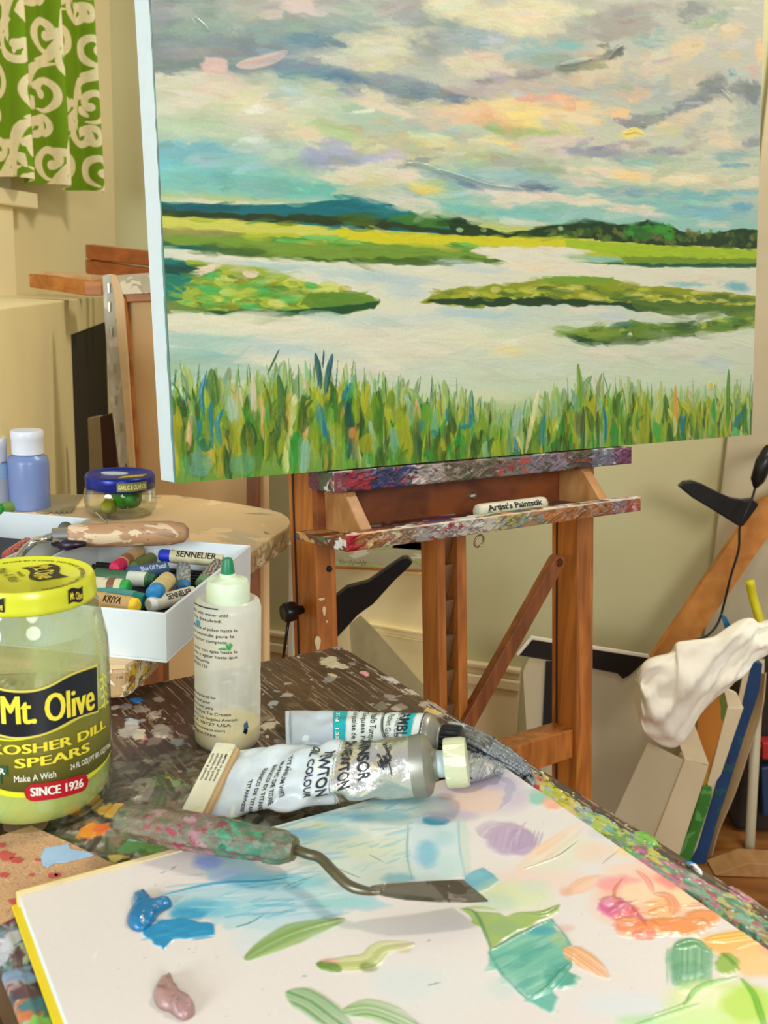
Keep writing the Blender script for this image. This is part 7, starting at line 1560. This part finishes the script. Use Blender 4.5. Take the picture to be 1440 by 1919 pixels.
MB().tube(catmull([aty(1416, 914, 1.79), aty(1410, 934, 1.79), aty(1398, 960, 1.78), aty(1387, 988, 1.78), aty(1385, 1030, 1.78), aty(1370, 1080, 1.78), aty(1358, 1130, 1.78), aty(1346, 1168, 1.78), aty(1325, 1192, 1.77), aty(1300, 1200, 1.77)], 4), .0024, 8).build('cable', m_black, cl_, smooth=True)
# leaning canvases, nearest last
m_wc = mat('white_canvas_side', (214, 198, 160), .75, var=.04, scale=12, bump=.15, bscale=900)
wc = thing('blank_canvas', 'thick blank cream canvas leaning at the front of the stack by the wall', 'canvas', aty(1250, 1590, 1.50))
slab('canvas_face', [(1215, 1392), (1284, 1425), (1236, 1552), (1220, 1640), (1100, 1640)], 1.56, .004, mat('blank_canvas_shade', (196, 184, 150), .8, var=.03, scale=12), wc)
slab('canvas_side', [(1284, 1424), (1329, 1436), (1262, 1640), (1200, 1640)], 1.555, .03, m_wc, wc)
slab('canvas_top', [(1272, 1390), (1300, 1352), (1330, 1434), (1284, 1424)], 1.558, .004, mat('folded_corner', (226, 210, 170), .7), wc)
gc = thing('painted_canvas', 'canvas with green and orange painted face and white edge leaning behind the blank one', 'canvas', aty(1340, 1600, 1.6))
slab('painted_face', [(1355, 1290), (1366, 1325), (1352, 1370), (1330, 1450), (1318, 1500), (1262, 1640), (1240, 1640), (1300, 1420), (1310, 1340)], 1.60, .004, splat('green_orange_paint', (206, 130, 40), [((60, 130, 50), .52), ((170, 170, 40), .56), ((214, 110, 40), .58), ((90, 110, 40), .6)], .56, 9, .45, stretch=(1, 1, .5)), gc)
slab('canvas_side', [(1364, 1326), (1394, 1328), (1352, 1452), (1332, 1480), (1326, 1470), (1340, 1420)], 1.598, .02, m_wc, gc)
slab('canvas_top', [(1356, 1288), (1382, 1300), (1395, 1328), (1365, 1326)], 1.599, .01, mat('folded_corner', (226, 210, 170), .7), gc)
slab('green_edge', [(1318, 1474), (1334, 1474), (1336, 1486), (1330, 1510), (1300, 1600), (1286, 1640), (1258, 1640), (1290, 1560)], 1.595, .02, splat('green_edge_paint', (60, 140, 50), [((90, 160, 80), .56), ((120, 150, 60), .64), ((190, 196, 140), .72)], .6, 30, .4), gc)
bc = thing('blue_edged_canvas', 'canvas with deep blue painted edge leaning behind the green painted one', 'canvas', aty(1350, 1600, 1.66))
slab('canvas_face', [(1400, 1230), (1412, 1244), (1396, 1330), (1360, 1440), (1300, 1610), (1290, 1600), (1380, 1330)], 1.663, .003, m_wc, bc)
slab('painted_edge', [(1411, 1240), (1430, 1244), (1424, 1296), (1398, 1374), (1368, 1470), (1345, 1540), (1320, 1640), (1290, 1640), (1308, 1590), (1352, 1440), (1390, 1330)], 1.66, .02, splat('deep_blue_edge', (20, 70, 120), [((20, 50, 86), .54), ((60, 130, 170), .66), ((24, 80, 90), .6)], .6, 16, .4), bc)
# bowed cream board: curved sheet
t_l = catmull([V(1431, 1262), V(1424, 1330), V(1402, 1400), V(1372, 1490), V(1342, 1560), V(1326, 1620)], 6)
P_ = np.zeros((len(t_l), 2, 3)); 
for i, p in enumerate(t_l):
    P_[i, 0] = aty(p[0] - 26 * math.sin(math.pi * i / (len(t_l) - 1)) * .4 - 12, p[1], 1.72); P_[i, 1] = aty(p[0] + 4, p[1], 1.685)
rings = [[P_[i, 0], P_[i, 1], P_[i, 1] + V(.004, .004, 0), P_[i, 0] + V(.004, .004, 0)] for i in range(len(t_l))]
tag(MB().loft(rings).build('bowed_board', mat('bowed_cream_card', (200, 172, 130), .7, var=.05, scale=9)), 'bowed cream card sheet standing between the blue edged canvas and the pole', 'board')
# pale pole of the shelf rack and the clutter behind it
pt0, pt1 = aty(1424, 1236, 1.72), aty(1404, 1618, 1.72)
rk_ = thing('rack_pole', 'pale grey round pole of a low rack by the floor corner', 'pole', V(pt1[0], pt1[1], 0))
MB().tube([pt0, pt1, pt1 + (pt1 - pt0) * .1], .0095, 20).build('upright', mat('pale_grey_pole', (186, 174, 144), .45, var=.03), rk_, smooth=True)
MB().tube([aty(1420, 1398, 1.75), aty(1500, 1402, 1.75)], .003, 8).build('rail', m_steel, rk_, smooth=True); MB().tube([aty(1412, 1580, 1.75), aty(1500, 1584, 1.75)], .003, 8).build('rail', m_steel, rk_, smooth=True)
tag(slab('dark_bag', [(1340, 1440), (1390, 1290), (1440, 1230), (1520, 1230), (1520, 1600), (1440, 1590), (1380, 1560)], 1.78, .10, mat('dark_cloth_bag', (44, 34, 26), .8, var=.3, scale=10), bevel=.01), 'dark brown bag slumped behind the pale pole', 'bag')
tag(slab('red_tin', [(1430, 1392), (1480, 1392), (1480, 1424), (1430, 1424)], 1.74, .03, mat('red_tin_paint', (170, 40, 40), .5), bevel=.003), 'small red tin on the rack behind the pale pole', 'tin')
tag(slab('blue_folder', [(1428, 1440), (1500, 1430), (1500, 1530), (1432, 1530)], 1.74, .02, mat('navy_folder', (34, 54, 90), .5), bevel=.003), 'navy folder on the rack below the red tin', 'folder')
tag(slab('low_wooden_block', [(1340, 1640), (1400, 1618), (1480, 1622), (1480, 1660), (1350, 1668)], 1.62, .05, wood('pale_block2', (160, 116, 66), (184, 140, 90), (30, 10, 30), .5)), 'pale wooden board lying on the floor by the pole foot', 'board')
# yellow tube and blue scrap above the cloth
tag(MB().tube(catmull([aty(1406, 1088, 1.74), aty(1412, 1120, 1.74), aty(1424, 1160, 1.73), aty(1432, 1200, 1.72)], 4), .0085, 12).build('yellow_tube', mat('yellow_hose', (206, 196, 30), .4), smooth=True), 'bright yellow tube poking up behind the white cloth', 'tube')
tag(slab('blue_scrap', [(1352, 1150), (1362, 1156), (1372, 1176), (1380, 1260), (1366, 1260), (1360, 1180)], 1.56, .004, mat('blue_scrap_paint', (30, 96, 140), .5)), 'small blue painted scrap standing up behind the white cloth', 'scrap')
# the draped cloth: folded volume from paired outlines
tp_ = [(1196, 1275), (1203, 1250), (1222, 1234), (1262, 1222), (1270, 1206), (1300, 1198), (1338, 1192), (1368, 1174), (1396, 1160), (1412, 1160), (1424, 1168), (1445, 1164), (1470, 1160)]
bt_ = [(1197, 1290), (1198, 1340), (1206, 1370), (1226, 1388), (1250, 1400), (1272, 1394), (1300, 1350), (1324, 1320), (1352, 1296), (1380, 1268), (1408, 1240), (1442, 1222), (1475, 1212)]
tp_ = catmull([V(*p) for p in tp_], 7); bt_ = catmull([V(*p) for p in bt_], 7); rings = []; n_ = 44
for i, (t_, c_) in enumerate(zip(tp_, bt_)):
    u = i / (len(tp_) - 1); R__ = []
    Tp, Bp = aty(*t_, 1.52), aty(*c_, 1.52); md = (Tp + Bp) / 2; hv = (Tp - Bp) / 2
    for a_ in np.linspace(0, 2 * math.pi, n_, endpoint=False):
        fold_ = .22 * math.sin(3 * a_ + 9 * u + 1) + .22 * (1 - 2 * abs(math.sin(2.5 * a_ - 8 * u))) + .20 * (1 - 2 * abs(math.sin(4 * a_ + 14 * u + 2))) + .05 * math.sin(13 * a_ - 30 * u)
        s3 = abs(math.sin(a_)); dz = .032 * (1 + fold_) * (.35 + .65 * math.sin(math.pi * min(1, u * 1.6 + .12)) if u < .3 else 1)
        R__.append(md + hv * math.cos(a_) * (1 + .03 * fold_) + V(0, -1, .1) * math.sin(a_) * dz)
    rings.append(R__)
tag(MB().loft(rings).build('cloth_bag', mat('white_cotton_cloth', (238, 232, 214), .85, var=.02, scale=20, bump=.25, bscale=60), smooth=True), 'crumpled white cotton cloth draped over the leaning canvases', 'cloth')
MB()
bpy.context.view_layer.update()
